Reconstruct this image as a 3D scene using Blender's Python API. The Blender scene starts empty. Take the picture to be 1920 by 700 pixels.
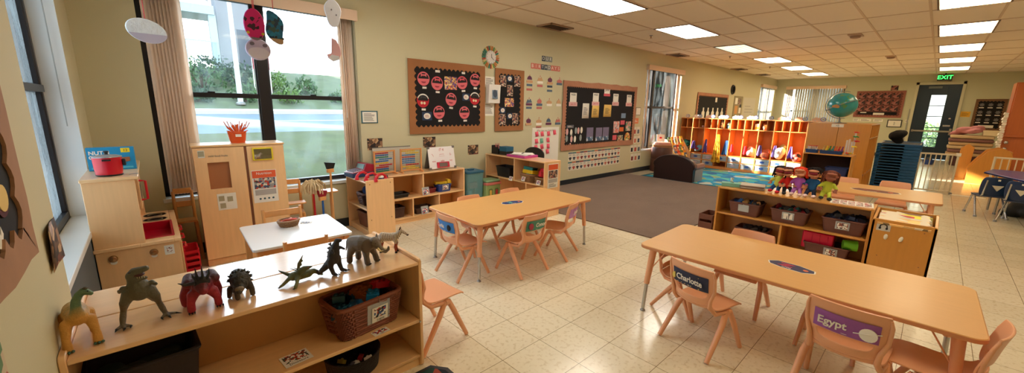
import bpy, bmesh, math, random
from mathutils import Vector, Matrix, Euler
random.seed(7)
SC = bpy.context.scene
COL = SC.collection
PI = math.pi

# ------------------------------------------------------------------ camera
cam_data = bpy.data.cameras.new('camera')
cam = bpy.data.objects.new('camera', cam_data)
COL.objects.link(cam)
YAW, PITCH, ROLL, EYE = 0.7487, 0.2004, 0.0177, 1.412
cam_data.sensor_width = 36.0
cam_data.lens = 36.0 * 728.3 / 1920.0
cam_data.clip_start = 0.02
cam_data.clip_end = 200
_f = Vector((math.sin(YAW)*math.cos(PITCH), math.cos(YAW)*math.cos(PITCH), -math.sin(PITCH)))
_r = Vector((math.cos(YAW), -math.sin(YAW), 0)); _u = _r.cross(_f)
_r2 = _r*math.cos(ROLL) + _u*math.sin(ROLL); _u2 = -_r*math.sin(ROLL) + _u*math.cos(ROLL)
cam.matrix_world = Matrix(((_r2.x, _u2.x, -_f.x, 0), (_r2.y, _u2.y, -_f.y, 0), (_r2.z, _u2.z, -_f.z, EYE), (0, 0, 0, 1)))
SC.camera = cam

# ------------------------------------------------------------------ world, sun, exposure
SC.view_settings.view_transform = 'Standard'
SC.view_settings.look = 'None'
SC.view_settings.gamma = 1.0
SC.view_settings.use_curve_mapping = False
SC.view_settings.exposure = 1.4
WORLD_STRENGTH = 1.35
SUN_STRENGTH = 13.0
LAMP_STRENGTH = 5.6
w = bpy.data.worlds.new('sky'); SC.world = w; w.use_nodes = True
nt = w.node_tree; nt.nodes.clear()
wo = nt.nodes.new('ShaderNodeOutputWorld'); bg = nt.nodes.new('ShaderNodeBackground')
tc = nt.nodes.new('ShaderNodeTexCoord'); sx = nt.nodes.new('ShaderNodeSeparateXYZ'); cr = nt.nodes.new('ShaderNodeValToRGB')
cr.color_ramp.elements[0].position = 0.0; cr.color_ramp.elements[0].color = (0.92, 0.97, 1.0, 1)
cr.color_ramp.elements[1].position = 0.6; cr.color_ramp.elements[1].color = (0.62, 0.82, 1.0, 1)
nt.links.new(tc.outputs['Generated'], sx.inputs[0]); nt.links.new(sx.outputs['Z'], cr.inputs[0])
nt.links.new(cr.outputs[0], bg.inputs[0])
# the hazy sky is brightest in a broad glow around the low sun
dp = nt.nodes.new('ShaderNodeVectorMath'); dp.operation = 'DOT_PRODUCT'; dp.inputs[1].default_value = Vector((-0.25, 1.0, 0.42)).normalized()
pw = nt.nodes.new('ShaderNodeMath'); pw.operation = 'POWER'; pw.inputs[1].default_value = 5.0; pw.use_clamp = False
mx_ = nt.nodes.new('ShaderNodeMath'); mx_.operation = 'MAXIMUM'; mx_.inputs[1].default_value = 0.0
ma = nt.nodes.new('ShaderNodeMath'); ma.operation = 'MULTIPLY_ADD'; ma.inputs[1].default_value = 4.2; ma.inputs[2].default_value = WORLD_STRENGTH
nt.links.new(tc.outputs['Generated'], dp.inputs[0]); nt.links.new(dp.outputs['Value'], mx_.inputs[0]); nt.links.new(mx_.outputs[0], pw.inputs[0]); nt.links.new(pw.outputs[0], ma.inputs[0]); nt.links.new(ma.outputs[0], bg.inputs[1])
nt.links.new(bg.outputs[0], wo.inputs[0])
sun_d = bpy.data.lights.new('sun', 'SUN'); sun = bpy.data.objects.new('sun', sun_d); COL.objects.link(sun)
sun_d.energy = SUN_STRENGTH; sun_d.angle = math.radians(1.5); sun_d.color = (1.0, 0.9, 0.74)
sun.rotation_euler = Vector((-1.0, 1.55, 0.62)).normalized().to_track_quat('Z', 'Y').to_euler()
sun.location = (4, 12, 9)
SC.cycles.max_bounces = 8; SC.cycles.diffuse_bounces = 5; SC.cycles.glossy_bounces = 3
SC.cycles.transmission_bounces = 4; SC.cycles.transparent_max_bounces = 12
SC.cycles.caustics_reflective = False; SC.cycles.caustics_refractive = False
SC.cycles.sample_clamp_indirect = 6.0
SC.cycles.use_denoising = True
def portal(name, loc, rot, sx_, sy_):
    d = bpy.data.lights.new(name, 'AREA'); d.shape = 'RECTANGLE'; d.size = sx_; d.size_y = sy_
    d.cycles.is_portal = True
    o = bpy.data.objects.new(name, d); COL.objects.link(o); o.location = loc; o.rotation_euler = rot
portal('window_portal', (0.92, 4.86, 1.45), (-PI/2, 0, 0), 1.95, 2.0)
portal('window_portal', (9.15, 4.86, 1.45), (-PI/2, 0, 0), 1.8, 2.0)
portal('window_portal', (-0.62, 3.05, 1.5), (0, -PI/2, 0), 2.0, 1.9)

# ------------------------------------------------------------------ helpers
def lin(c):
    c = c/255.0
    return c/12.92 if c <= 0.04045 else ((c+0.055)/1.055)**2.4
def rgb(r, g, b): return (lin(r), lin(g), lin(b), 1.0)
_M = {}
def mat(name, col, rough=0.5, metal=0.0, noise=0.0, nscale=8.0, bump=0.0, bscale=60.0, emit=0.0, alpha=1.0, spec=0.5, coat=0.0, sheen=0.0, stretch=None, trans=0.0):
    """principled material with an optional noise variation of the colour and a fine bump"""
    if name in _M: return _M[name]
    m = bpy.data.materials.new(name); m.use_nodes = True; n = m.node_tree.nodes; l = m.node_tree.links
    b = n['Principled BSDF']; c = rgb(*col) if len(col) == 3 else col
    b.inputs['Base Color'].default_value = c; b.inputs['Roughness'].default_value = rough; b.inputs['Metallic'].default_value = metal
    b.inputs['Specular IOR Level'].default_value = spec; b.inputs['Coat Weight'].default_value = coat
    b.inputs['Coat Roughness'].default_value = 0.15
    b.inputs['Sheen Weight'].default_value = sheen; b.inputs['Alpha'].default_value = alpha
    b.inputs['Transmission Weight'].default_value = trans
    if emit: b.inputs['Emission Color'].default_value = c; b.inputs['Emission Strength'].default_value = emit
    if noise or bump:
        t = n.new('ShaderNodeTexCoord'); mp = n.new('ShaderNodeMapping'); l.new(t.outputs['Object'], mp.inputs[0])
        if stretch: mp.inputs['Scale'].default_value = stretch
    if noise:
        nz = n.new('ShaderNodeTexNoise'); nz.inputs['Scale'].default_value = nscale; nz.inputs['Detail'].default_value = 5
        l.new(mp.outputs[0], nz.inputs[0]); mx = n.new('ShaderNodeMix'); mx.data_type = 'RGBA'
        mx.inputs[6].default_value = tuple(x*(1-noise) for x in c[:3])+(1,); mx.inputs[7].default_value = tuple(min(1, x*(1+noise)) for x in c[:3])+(1,)
        l.new(nz.outputs[0], mx.inputs[0]); l.new(mx.outputs[2], b.inputs['Base Color'])
    if bump:
        nb = n.new('ShaderNodeTexNoise'); nb.inputs['Scale'].default_value = bscale; nb.inputs['Detail'].default_value = 3
        l.new(mp.outputs[0], nb.inputs[0]); bp = n.new('ShaderNodeBump'); bp.inputs['Strength'].default_value = bump; bp.inputs['Distance'].default_value = 0.01
        l.new(nb.outputs[0], bp.inputs['Height']); l.new(bp.outputs[0], b.inputs['Normal'])
    _M[name] = m; return m
def printed(name, cols, scale=30.0, rough=0.6, stretch=(1, 1, 1), weave=False):
    """a printed surface: small patches of several inks"""
    if name in _M: return _M[name]
    m = mat(name, cols[0], rough); n = m.node_tree.nodes; l = m.node_tree.links; b = n['Principled BSDF']
    t = n.new('ShaderNodeTexCoord'); mp = n.new('ShaderNodeMapping'); mp.inputs['Scale'].default_value = stretch
    v = n.new('ShaderNodeTexVoronoi'); v.inputs['Scale'].default_value = scale; s = n.new('ShaderNodeSeparateColor'); r = n.new('ShaderNodeValToRGB')
    r.color_ramp.interpolation = 'CONSTANT'; k = len(cols)
    r.color_ramp.elements[0].color = rgb(*cols[0]); r.color_ramp.elements[1].position = 1.0/k; r.color_ramp.elements[1].color = rgb(*cols[1])
    for i in range(2, k):
        e = r.color_ramp.elements.new(i/k); e.color = rgb(*cols[i])
    l.new(t.outputs['Object'], mp.inputs[0]); l.new(mp.outputs[0], v.inputs[0]); l.new(v.outputs['Color'], s.inputs[0]); l.new(s.outputs[0], r.inputs[0]); l.new(r.outputs[0], b.inputs['Base Color'])
    return m
def wood(name, col, rough=0.35, axis=0, coat=0.3, amt=0.10):
    """pale maple: long fine grain along one axis"""
    st = [14, 14, 14]; st[axis] = 1.2
    m = mat(name, col, rough, noise=amt, nscale=3.0, stretch=tuple(st), coat=coat)
    return m
class MB:
    def __init__(s): s.v = []; s.f = []; s.mi = []; s.k = 0
    def mat(s, k): s.k = k; return s
    def add(s, vs, fs):
        o = len(s.v); s.v += [Vector(p) for p in vs]
        for f in fs: s.f.append(tuple(i+o for i in f)); s.mi.append(s.k)
        return s
    def box(s, x0, y0, z0, x1, y1, z1):
        if x0 > x1: x0, x1 = x1, x0
        if y0 > y1: y0, y1 = y1, y0
        if z0 > z1: z0, z1 = z1, z0
        return s.add([(x0,y0,z0),(x1,y0,z0),(x1,y1,z0),(x0,y1,z0),(x0,y0,z1),(x1,y0,z1),(x1,y1,z1),(x0,y1,z1)],
                     [(0,3,2,1),(4,5,6,7),(0,1,5,4),(1,2,6,5),(2,3,7,6),(3,0,4,7)])
    def obox(s, c, size, rot=(0,0,0)):
        m = Euler(rot).to_matrix(); c = Vector(c); hx, hy, hz = (q/2 for q in size)
        return s.add([c+m@Vector((x*hx,y*hy,z*hz)) for z in (-1,1) for x, y in ((-1,-1),(1,-1),(1,1),(-1,1))],
                     [(0,3,2,1),(4,5,6,7),(0,1,5,4),(1,2,6,5),(2,3,7,6),(3,0,4,7)])
    def sweep(s, pts, rad, n=10, flat=1.0, caps=True):
        """tube along a path; rad is one radius or one per point"""
        pts = [Vector(p) for p in pts]; rr = rad if isinstance(rad, (list, tuple)) else [rad]*len(pts)
        rings = []; up = None
        for i, p in enumerate(pts):
            t = (pts[min(i+1, len(pts)-1)]-pts[max(i-1, 0)]).normalized()
            if up is None: up = Vector((0,0,1)) if abs(t.z) < 0.9 else Vector((0,1,0))
            a = t.cross(up).normalized(); b = a.cross(t).normalized(); up = b
            rings.append([p+a*math.cos(2*PI*k/n)*rr[i]+b*math.sin(2*PI*k/n)*rr[i]*flat for k in range(n)])
        vs = [q for r in rings for q in r]; fs = []
        for i in range(len(rings)-1):
            for k in range(n): fs.append((i*n+k, i*n+(k+1)%n, (i+1)*n+(k+1)%n, (i+1)*n+k))
        if caps: fs.append(tuple(range(n-1, -1, -1))); fs.append(tuple((len(rings)-1)*n+k for k in range(n)))
        return s.add(vs, fs)
    def lathe(s, prof, n=24, c=(0,0,0), sx=1.0, sy=1.0, rot=None):
        c = Vector(c); vs = []; fs = []; m = Euler(rot).to_matrix() if rot else None
        for r, z in prof:
            for k in range(n):
                p = Vector((r*math.cos(2*PI*k/n)*sx, r*math.sin(2*PI*k/n)*sy, z)); vs.append(c+(m@p if m else p))
        for i in range(len(prof)-1):
            for k in range(n): fs.append((i*n+k, i*n+(k+1)%n, (i+1)*n+(k+1)%n, (i+1)*n+k))
        if prof[0][0] > 1e-5: fs.append(tuple(range(n-1, -1, -1)))
        if prof[-1][0] > 1e-5: fs.append(tuple((len(prof)-1)*n+k for k in range(n)))
        return s.add(vs, fs)
    def prism(s, poly, a, b, axis='z'):
        """2D outline extruded from a to b along an axis (x: poly is y,z; y: poly is x,z; z: poly is x,y)"""
        def P(p, t): return {'x': (t, p[0], p[1]), 'y': (p[0], t, p[1]), 'z': (p[0], p[1], t)}[axis]
        n = len(poly); vs = [P(p, a) for p in poly]+[P(p, b) for p in poly]
        return s.add(vs, [tuple(range(n))[::-1], tuple(range(n, 2*n))]+[(i, (i+1) % n, n+(i+1) % n, n+i) for i in range(n)])
    def sph(s, c, r, n=14, m=9, rot=None):
        if not isinstance(r, (tuple, list)): r = (r, r, r)
        c = Vector(c); R = Euler(rot).to_matrix() if rot else Matrix.Identity(3)
        vs = [c+R@Vector((0,0,-r[2]))]
        for i in range(1, m):
            a = -PI/2+PI*i/m
            for k in range(n): vs.append(c+R@Vector((r[0]*math.cos(a)*math.cos(2*PI*k/n), r[1]*math.cos(a)*math.sin(2*PI*k/n), r[2]*math.sin(a))))
        vs.append(c+R@Vector((0,0,r[2]))); fs = [(0, 1+(k+1) % n, 1+k) for k in range(n)]
        for i in range(m-2):
            for k in range(n): fs.append((1+i*n+k, 1+i*n+(k+1) % n, 1+(i+1)*n+(k+1) % n, 1+(i+1)*n+k))
        t = len(vs)-1; fs += [(t, 1+(m-2)*n+k, 1+(m-2)*n+(k+1) % n) for k in range(n)]
        return s.add(vs, fs)
    def caps(s, a, b):
        """tapered capsule between two (x, y, z, r)"""
        pa, pb = Vector(a[:3]), Vector(b[:3]); s.sph(pa, a[3], 10, 7); s.sph(pb, b[3], 10, 7)
        if (pa-pb).length > 1e-5: s.sweep([pa, pb], [a[3], b[3]], 10)
        return s
    def grid(s, P):
        """rows of points to a sheet"""
        nr, nc = len(P), len(P[0])
        return s.add([q for r in P for q in r], [(i*nc+j, i*nc+j+1, (i+1)*nc+j+1, (i+1)*nc+j) for i in range(nr-1) for j in range(nc-1)])
    def build(s, name, mats, parent=None, bevel=0.0, smooth=True, solid=0.0, sub=0, angle=40, seg=2, vox=0.0, relax=0):
        me = bpy.data.meshes.new(name); me.from_pydata([tuple(p) for p in s.v], [], s.f)
        if not isinstance(mats, (list, tuple)): mats = [mats]
        for m in mats: me.materials.append(m)
        if len(mats) > 1: me.polygons.foreach_set('material_index', s.mi)
        bm = bmesh.new(); bm.from_mesh(me)
        if not vox: bmesh.ops.recalc_face_normals(bm, faces=bm.faces)
        bm.to_mesh(me); bm.free(); me.validate()
        o = bpy.data.objects.new(name, me); COL.objects.link(o)
        if parent: o.parent = parent
        if vox:
            r = o.modifiers.new('r', 'REMESH'); r.mode = 'VOXEL'; r.voxel_size = vox
            if relax: q = o.modifiers.new('s', 'SMOOTH'); q.factor = 0.5; q.iterations = relax
            dg = bpy.context.evaluated_depsgraph_get(); m2 = bpy.data.meshes.new_from_object(o.evaluated_get(dg))
            o.modifiers.clear(); o.data = m2; bpy.data.meshes.remove(me); me = m2; me.name = name
            me.materials.clear()
            for m in mats: me.materials.append(m)
        if smooth:
            me.shade_smooth()
            if not vox and not sub: me.set_sharp_from_angle(angle=math.radians(angle))
        if solid: q = o.modifiers.new('solid', 'SOLIDIFY'); q.thickness = solid; q.offset = 0
        if bevel: q = o.modifiers.new('edge', 'BEVEL'); q.width = bevel; q.segments = seg; q.limit_method = 'ANGLE'; q.angle_limit = math.radians(40); q.harden_normals = False
        if sub: q = o.modifiers.new('sub', 'SUBSURF'); q.levels = sub; q.render_levels = sub
        return o
def tag(o, label=None, cat=None, group=None, kind=None):
    if label: o['label'] = label
    if cat: o['category'] = cat
    if group: o['group'] = group
    if kind: o['kind'] = kind
    return o
def thing(name, label, cat, loc=(0,0,0), rz=0.0, group=None, rot=None, scale=1.0):
    o = bpy.data.objects.new(name, None); COL.objects.link(o); o.location = loc; o.empty_display_size = 0.1
    o.rotation_euler = rot if rot else (0, 0, rz); o.scale = (scale,)*3
    return tag(o, label, cat, group)
def struct(name, mb, m, **k): return tag(mb.build(name, m, **k), kind='structure')
def place(o, loc=(0,0,0), rz=0.0, rot=None): o.location = loc; o.rotation_euler = rot if rot else (0, 0, rz); return o
def children(o): return [c for c in COL.objects if c.parent == o]
def copy_tree(o, parent=None, swap=None):
    c = o.copy(); COL.objects.link(c); c.parent = parent
    for ch in children(o): copy_tree(ch, c)
    return c
def text(name, body, size, m, parent=None, loc=(0,0,0), rot=(0,0,0), align='CENTER', extrude=0.0004, sx=1.0, bold=0.0):
    d = bpy.data.curves.new(name, 'FONT'); d.body = body; d.size = size; d.align_x = align; d.align_y = 'CENTER'; d.extrude = extrude; d.offset = bold; d.resolution_u = 3
    d.materials.append(m); c = bpy.data.objects.new(name, d); COL.objects.link(c)
    me = bpy.data.meshes.new_from_object(c.evaluated_get(bpy.context.evaluated_depsgraph_get())); bpy.data.objects.remove(c); bpy.data.curves.remove(d)
    o = bpy.data.objects.new(name, me); COL.objects.link(o); o.location = loc; o.rotation_euler = rot; o.scale = (sx, 1, 1)
    if parent: o.parent = parent
    return o
def rrect(x0, y0, x1, y1, r, n=5):
    p = []
    for cx, cy, a in ((x1-r, y1-r, 0), (x0+r, y1-r, 90), (x0+r, y0+r, 180), (x1-r, y0+r, 270)):
        for k in range(n+1):
            t = math.radians(a+90*k/n); p.append((cx+r*math.cos(t), cy+r*math.sin(t)))
    return p
def ell(cx, cy, rx, ry, n=20, a0=0, a1=360):
    full = abs(a1-a0) >= 360; return [(cx+rx*math.cos(math.radians(a0+(a1-a0)*k/(n if full else n-1))), cy+ry*math.sin(math.radians(a0+(a1-a0)*k/(n if full else n-1)))) for k in range(n)]
ORD = ['first', 'second', 'third', 'fourth', 'fifth', 'sixth', 'seventh', 'eighth', 'ninth', 'tenth', 'eleventh', 'twelfth', 'thirteenth', 'fourteenth', 'fifteenth', 'sixteenth', 'seventeenth', 'eighteenth']

# ------------------------------------------------------------------ shared materials
WALL = mat('painted_wall', (203, 196, 162), 0.75, bump=0.05, bscale=180)
TOPM = wood('maple_top', (236, 190, 140), 0.28, 0, coat=1.0)
MAPLE = wood('maple', (236, 190, 136), 0.32, 0)
MAPLEY = wood('maple_y', (238, 196, 146), 0.32, 1)
MAPLEZ = wood('maple_z', (240, 194, 142), 0.35, 2)
MAPLED = wood('maple_plain', (230, 180, 128), 0.4, 2)
TABLEM = wood('laminate_table', (216, 164, 98), 0.42, 0, coat=0.15, amt=0.05)
PEACH = mat('peach_plastic', (230, 168, 128), 0.38)
CHROME = mat('chrome', (190, 190, 190), 0.25, 0.9)
STEEL = mat('dull_steel', (150, 150, 150), 0.4, 0.7)
BLACK = mat('black_plastic', (18, 18, 20), 0.45)
BLKFRAME = mat('black_window_frame', (24, 20, 26), 0.4)
WHITE = mat('white_paint', (235, 232, 226), 0.5)
PAPER = mat('white_paper', (236, 232, 222), 0.8)
INK = mat('dark_ink', (30, 28, 32), 0.7)
RED = mat('red_plastic', (200, 14, 40), 0.28)
def thin(name, col, amt=0.5):
    m = mat(name, col, 0.6); n = m.node_tree.nodes; l = m.node_tree.links; t = n.new('ShaderNodeBsdfTranslucent'); t.inputs[0].default_value = rgb(*col); x = n.new('ShaderNodeMixShader'); x.inputs[0].default_value = amt
    l.new(n['Principled BSDF'].outputs[0], x.inputs[1]); l.new(t.outputs[0], x.inputs[2]); l.new(x.outputs[0], n['Material Output'].inputs[0]); return m
WICKER = mat('brown_wicker', (150, 84, 58), 0.6)
DKWICK = mat('dark_brown_basket', (84, 52, 40), 0.6, noise=0.2, nscale=40)
CLEAR = mat('clear_plastic', (225, 232, 236), 0.15, alpha=0.35)
# ================================================================== the setting
YN, XW, XF, YS, CH = 4.58, -0.355, 18.5, -4.6, 2.685
def gridmat():
    m = mat('vinyl_tile', (222, 206, 172), 0.22, coat=0.35); n = m.node_tree.nodes; l = m.node_tree.links; b = n['Principled BSDF']
    t = n.new('ShaderNodeTexCoord'); mp = n.new('ShaderNodeMapping'); mp.inputs['Location'].default_value = (-1.315/0.3048, -1.467/0.3048, 0); mp.inputs['Scale'].default_value = (1/0.3048,)*3
    l.new(t.outputs['Object'], mp.inputs[0])
    br = n.new('ShaderNodeTexBrick'); br.offset = 0; br.squash = 1; br.inputs['Scale'].default_value = 1.0; br.inputs['Brick Width'].default_value = 1.0; br.inputs['Row Height'].default_value = 1.0
    br.inputs['Mortar Size'].default_value = 0.006; br.inputs['Mortar Smooth'].default_value = 0.3
    br.inputs['Color1'].default_value = rgb(232, 221, 194); br.inputs['Color2'].default_value = rgb(224, 212, 184); br.inputs['Mortar'].default_value = rgb(128, 108, 82)
    l.new(mp.outputs[0], br.inputs[0])
    nz = n.new('ShaderNodeTexNoise'); nz.inputs['Scale'].default_value = 40; nz.inputs['Detail'].default_value = 6; l.new(t.outputs['Object'], nz.inputs[0])
    r = n.new('ShaderNodeValToRGB'); r.color_ramp.elements[0].position = 0.36; r.color_ramp.elements[0].color = rgb(206, 186, 148); r.color_ramp.elements[1].position = 0.47; r.color_ramp.elements[1].color = (1, 1, 1, 1)
    l.new(nz.outputs[0], r.inputs[0]); mx = n.new('ShaderNodeMix'); mx.data_type = 'RGBA'; mx.blend_type = 'MULTIPLY'; mx.inputs[0].default_value = 0.35
    l.new(br.outputs[0], mx.inputs[6]); l.new(r.outputs[0], mx.inputs[7]); l.new(mx.outputs[2], b.inputs['Base Color'])
    return m
struct('floor', MB().box(XW-0.3, YS, -0.05, XF, YN+0.02, 0.0), gridmat())
CEILM = mat('ceiling_tile', (240, 228, 210), 0.9, bump=0.15, bscale=240)
struct('ceiling', MB().box(XW-0.3, YS, CH, XF+0.1, YN+0.3, CH+0.08), CEILM)
g = MB()
GX0, GY0 = 6.09, 2.72
for i in range(-6, 12): g.box(GX0+1.22*i-0.012, YS, CH-0.006, GX0+1.22*i+0.012, YN, CH+0.002)
for j in range(-12, 4): g.box(XW, GY0+0.61*j-0.012, CH-0.0065, XF, GY0+0.61*j+0.012, CH+0.002)
struct('trim_1', g, mat('ceiling_grid', (214, 192, 166), 0.6))
# north wall with two glazed openings and a third far one
def wall_with_holes(name, a0, a1, holes, plane, thick, axis, zt=CH):
    mb = MB(); xs = sorted(holes)
    def seg(u0, u1, z0, z1):
        if u1-u0 < 1e-4 or z1-z0 < 1e-4: return
        if axis == 'y': mb.box(u0, plane, z0, u1, plane+thick, z1)
        else: mb.box(plane, u0, z0, plane+thick, u1, z1)
    c = a0
    for u0, u1, z0, z1 in xs:
        seg(c, u0, 0, zt); seg(u0, u1, 0, z0); seg(u0, u1, z1, zt); c = u1
    seg(c, a1, 0, zt); return struct(name, mb, WALL)
W2, W3, W4 = (0.03, 1.82, 0.55, 2.40), (8.32, 10.05, 0.50, 2.38), (16.55, 18.3, 0.6, 2.38)
wall_with_holes('wall_north', XW-0.3, XF+0.1, [W2, W3, W4], YN, 0.26, 'y')
wall_with_holes('wall_left', 2.15, YN, [(2.1501, 3.95, 0.62, 2.40)], XW, -0.26, 'x')
struct('wall_left_pier', MB().box(XW-0.26, YS, 0, -0.30, 2.15, CH), WALL)
WFAR = mat('painted_wall_far', (196, 196, 168), 0.75, bump=0.05, bscale=180)
wf = wall_with_holes('wall_far', YS, YN+0.3, [(-0.34, 0.60, 0.0, 2.36), (2.45, 4.2, 0.7, 2.38)], XF, 0.2, 'x'); wf.data.materials[0] = WFAR
struct('wall_south', MB().box(XW-0.3, YS-0.15, 0, XF+0.1, YS, CH), WALL)
BASE = mat('dark_baseboard', (28, 38, 46), 0.35)
struct('baseboard_north', MB().box(XW, YN-0.012, 0, XF, YN, 0.1), BASE)
struct('baseboard_far', MB().box(XF-0.012, 0.7, 0, XF, YN-0.02, 0.1).box(XF-0.012, YS, 0, XF, -0.45, 0.1), BASE)
struct('baseboard_left', MB().box(XW, 2.16, 0, XW+0.012, YN-0.02, 0.1), BASE)
SILL = mat('white_sill', (225, 228, 228), 0.35)
GLASS = mat('window_glass', (255, 255, 255), 0.02); GLASSC = mat('clouded_glass', (255, 255, 255), 0.02)
def glassmat(GLASS, lo, hi):
    n = GLASS.node_tree.nodes; l = GLASS.node_tree.links; o = n['Material Output']; n.remove(n['Principled BSDF'])
    t = n.new('ShaderNodeBsdfTransparent'); g = n.new('ShaderNodeBsdfGlossy'); g.inputs['Roughness'].default_value = 0.02
    d = n.new('ShaderNodeBsdfTranslucent'); d.inputs[0].default_value = (0.86, 0.96, 1, 1)
    tc = n.new('ShaderNodeTexCoord'); mp = n.new('ShaderNodeMapping'); mp.inputs['Scale'].default_value = (2.2, 2.2, 0.8); nz = n.new('ShaderNodeTexNoise'); nz.inputs['Scale'].default_value = 1.6; nz.inputs['Detail'].default_value = 6; nz.inputs['Distortion'].default_value = 1.2
    r = n.new('ShaderNodeMapRange'); r.inputs[1].default_value = 0.42; r.inputs[2].default_value = 0.72; r.inputs[3].default_value = lo; r.inputs[4].default_value = hi
    l.new(tc.outputs['Object'], mp.inputs[0]); l.new(mp.outputs[0], nz.inputs[0]); l.new(nz.outputs[0], r.inputs[0])
    m1 = n.new('ShaderNodeMixShader'); m2 = n.new('ShaderNodeMixShader'); fr = n.new('ShaderNodeFresnel'); fr.inputs[0].default_value = 1.3
    l.new(r.outputs[0], m1.inputs[0]); l.new(t.outputs[0], m1.inputs[1]); l.new(d.outputs[0], m1.inputs[2])
    l.new(fr.outputs[0], m2.inputs[0]); l.new(m1.outputs[0], m2.inputs[1]); l.new(g.outputs[0], m2.inputs[2]); l.new(m2.outputs[0], o.inputs[0])
glassmat(GLASS, 0.004, 0.085); glassmat(GLASSC, 0.35, 0.6)
def window(name, u0, u1, z0, z1, plane, axis, mull=None, mw=0.09, rail=1.48, sill=True, fw=0.05):
    """black double-hung frame set back in its opening; plane is the room-side wall face"""
    sgn = 1 if plane > 0 else -1
    d0, d1 = plane+sgn*0.12, plane+sgn*0.18
    def bx(mb, a0, a1, b0, b1, e0=d0, e1=d1):
        if axis == 'y': mb.box(a0, e0, b0, a1, e1, b1)
        else: mb.box(e0, a0, b0, e1, a1, b1)
        return mb
    root = thing(name, None, None); root['kind'] = 'structure'
    f = MB(); bx(f, u0, u0+fw, z0, z1); bx(f, u1-fw, u1, z0, z1); bx(f, u0, u1, z1-fw, z1); bx(f, u0, u1, z0, z0+fw)
    f.build('window_frame', BLKFRAME, root, bevel=0.004)
    ms = [mull] if mull else []
    if mull: m_ = MB(); bx(m_, mull-mw/2, mull+mw/2, z0, z1, d0-sgn*0.02, d1); m_.build('mullion', BLKFRAME, root, bevel=0.004)
    r = MB(); bx(r, u0+fw, u1-fw, rail-0.022, rail+0.022, d0-sgn*0.012, d1-sgn*0.01)
    edges = [u0]+ms+[u1]
    for a, b in zip(edges, edges[1:]):
        c = (a+b)/2
        bx(r, c-0.03, c+0.03, rail+0.022, rail+0.034, d0-sgn*0.02, d0)
        for q in (a+fw-0.01, b-fw-0.01): bx(r, q, q+0.022, z0+fw, z1-fw, d0+sgn*0.005, d1-sgn*0.01)
    r.build('meeting_rail', BLKFRAME, root, bevel=0.003)
    p = MB(); bx(p, u0+fw, u1-fw, z0+fw, z1-fw, (d0+d1)/2-0.002, (d0+d1)/2+0.002); p.build('pane', GLASSC if axis == 'x' and plane < 0 else GLASS, root, smooth=False)
    if sill:
        s_ = MB(); bx(s_, u0-0.02, u1+0.02, z0-0.03, z0+0.005, plane-sgn*0.015, d0); s_.build('window_sill', SILL, root, bevel=0.004)
    return root
window('window_1', 2.15, 3.95, 0.62, 2.40, XW, 'x', mull=None)
window('window_2', W2[0], W2[1], W2[2], W2[3], YN, 'y', mull=0.905, mw=0.10)
window('window_3', W3[0], W3[1], W3[2], W3[3], YN, 'y', mull=8.85, mw=0.08)
window('window_4', W4[0], W4[1], W4[2], W4[3], YN, 'y', mull=17.4)
window('window_5', 2.45, 4.2, 0.7, 2.38, XF, 'x', mull=3.3)

# vertical blinds: valance and stacked slats
SLAT = thin('blind_slat', (255, 240, 226), 0.6); SLATW = thin('blind_slat_white', (228, 222, 206), 0.25)
VAL = mat('blind_valance', (226, 196, 168), 0.5)
def slats(mb, a0, a1, z0, z1, y, n, ang, wd=0.085, axis='y'):
    for i in range(n):
        c = a0+(a1-a0)*(i+0.5)/n; t = ang+random.uniform(-0.12, 0.12)
        dx, dy = math.cos(t)*wd/2, math.sin(t)*wd/2
        P = [[], []]
        for k in range(5):
            q = -1+k*0.5; bow = 0.006*(1-q*q)
            x, yy = c+dx*q-math.sin(t)*bow, y+dy*q+math.cos(t)*bow
            for r_, z in ((0, z0), (1, z1)): P[r_].append((x, yy, z) if axis == 'y' else (yy, x, z))
        mb.grid(P)
def blind(label, u0, u1, zt, zb, plane, axis, groups, m, vh=0.11, cord=True, inset=0.0):
    t = thing('vertical_blind', label, 'blind')
    y = plane-0.035+inset
    v = MB()
    if axis == 'y': v.box(u0, plane-0.075, zt-vh, u1, plane-0.063, zt).box(u0, plane-0.063, zt-vh, u0+0.012, plane-0.001, zt).box(u1-0.012, plane-0.063, zt-vh, u1, plane-0.001, zt)
    else: v.box(plane-0.075, u0, zt-vh, plane-0.063, u1, zt).box(plane-0.063, u0, zt-vh, plane-0.001, u0+0.012, zt).box(plane-0.063, u1-0.012, zt-vh, plane-0.001, u1, zt)
    v.build('valance', VAL, t, bevel=0.002)
    for a, b, n, ang in groups:
        mb = MB(); slats(mb, a, b, zb, zt-vh+0.02, y, n, ang, axis=axis); mb.build('slats', m, t, solid=0.0015)
    if cord:
        c = MB(); xx = u1-0.16
        if axis == 'y': c.sweep([(xx, y-0.03, zt-vh), (xx+0.01, y-0.03, zt-1.1)], 0.003, 6).sweep([(xx+0.01, y-0.03, zt-1.1), (xx+0.01, y-0.03, zt-1.16)], 0.006, 8)
        c.build('pull_cord', WHITE, t)
    return t
blind('cream vertical blind drawn open at both sides of the big two-part window', 0.01, 1.825, 2.425, 0.585, YN, 'y', [(0.09, 0.30, 9, 0.55), (1.655, 1.775, 6, 0.6)], SLAT, inset=0.07)
blind('cream vertical blind drawn open at the narrower window past the large black board', 8.27, 10.07, 2.40, 0.53, YN, 'y', [(8.38, 8.46, 4, 0.7), (9.82, 9.97, 7, 0.6)], SLAT, inset=0.05)
blind('closed blind on the window in the far corner, right of the wall clock', 16.52, 18.33, 2.41, 0.62, YN, 'y', [(16.58, 18.05, 19, 0.35)], SLATW, cord=False)
blind('closed grey-white blind on the end wall window behind the globe', 2.42, 4.23, 2.40, 0.72, XF, 'x', [(2.47, 3.92, 19, 0.5), (4.0, 4.2, 4, 0.4)], SLATW, cord=False)
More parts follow.
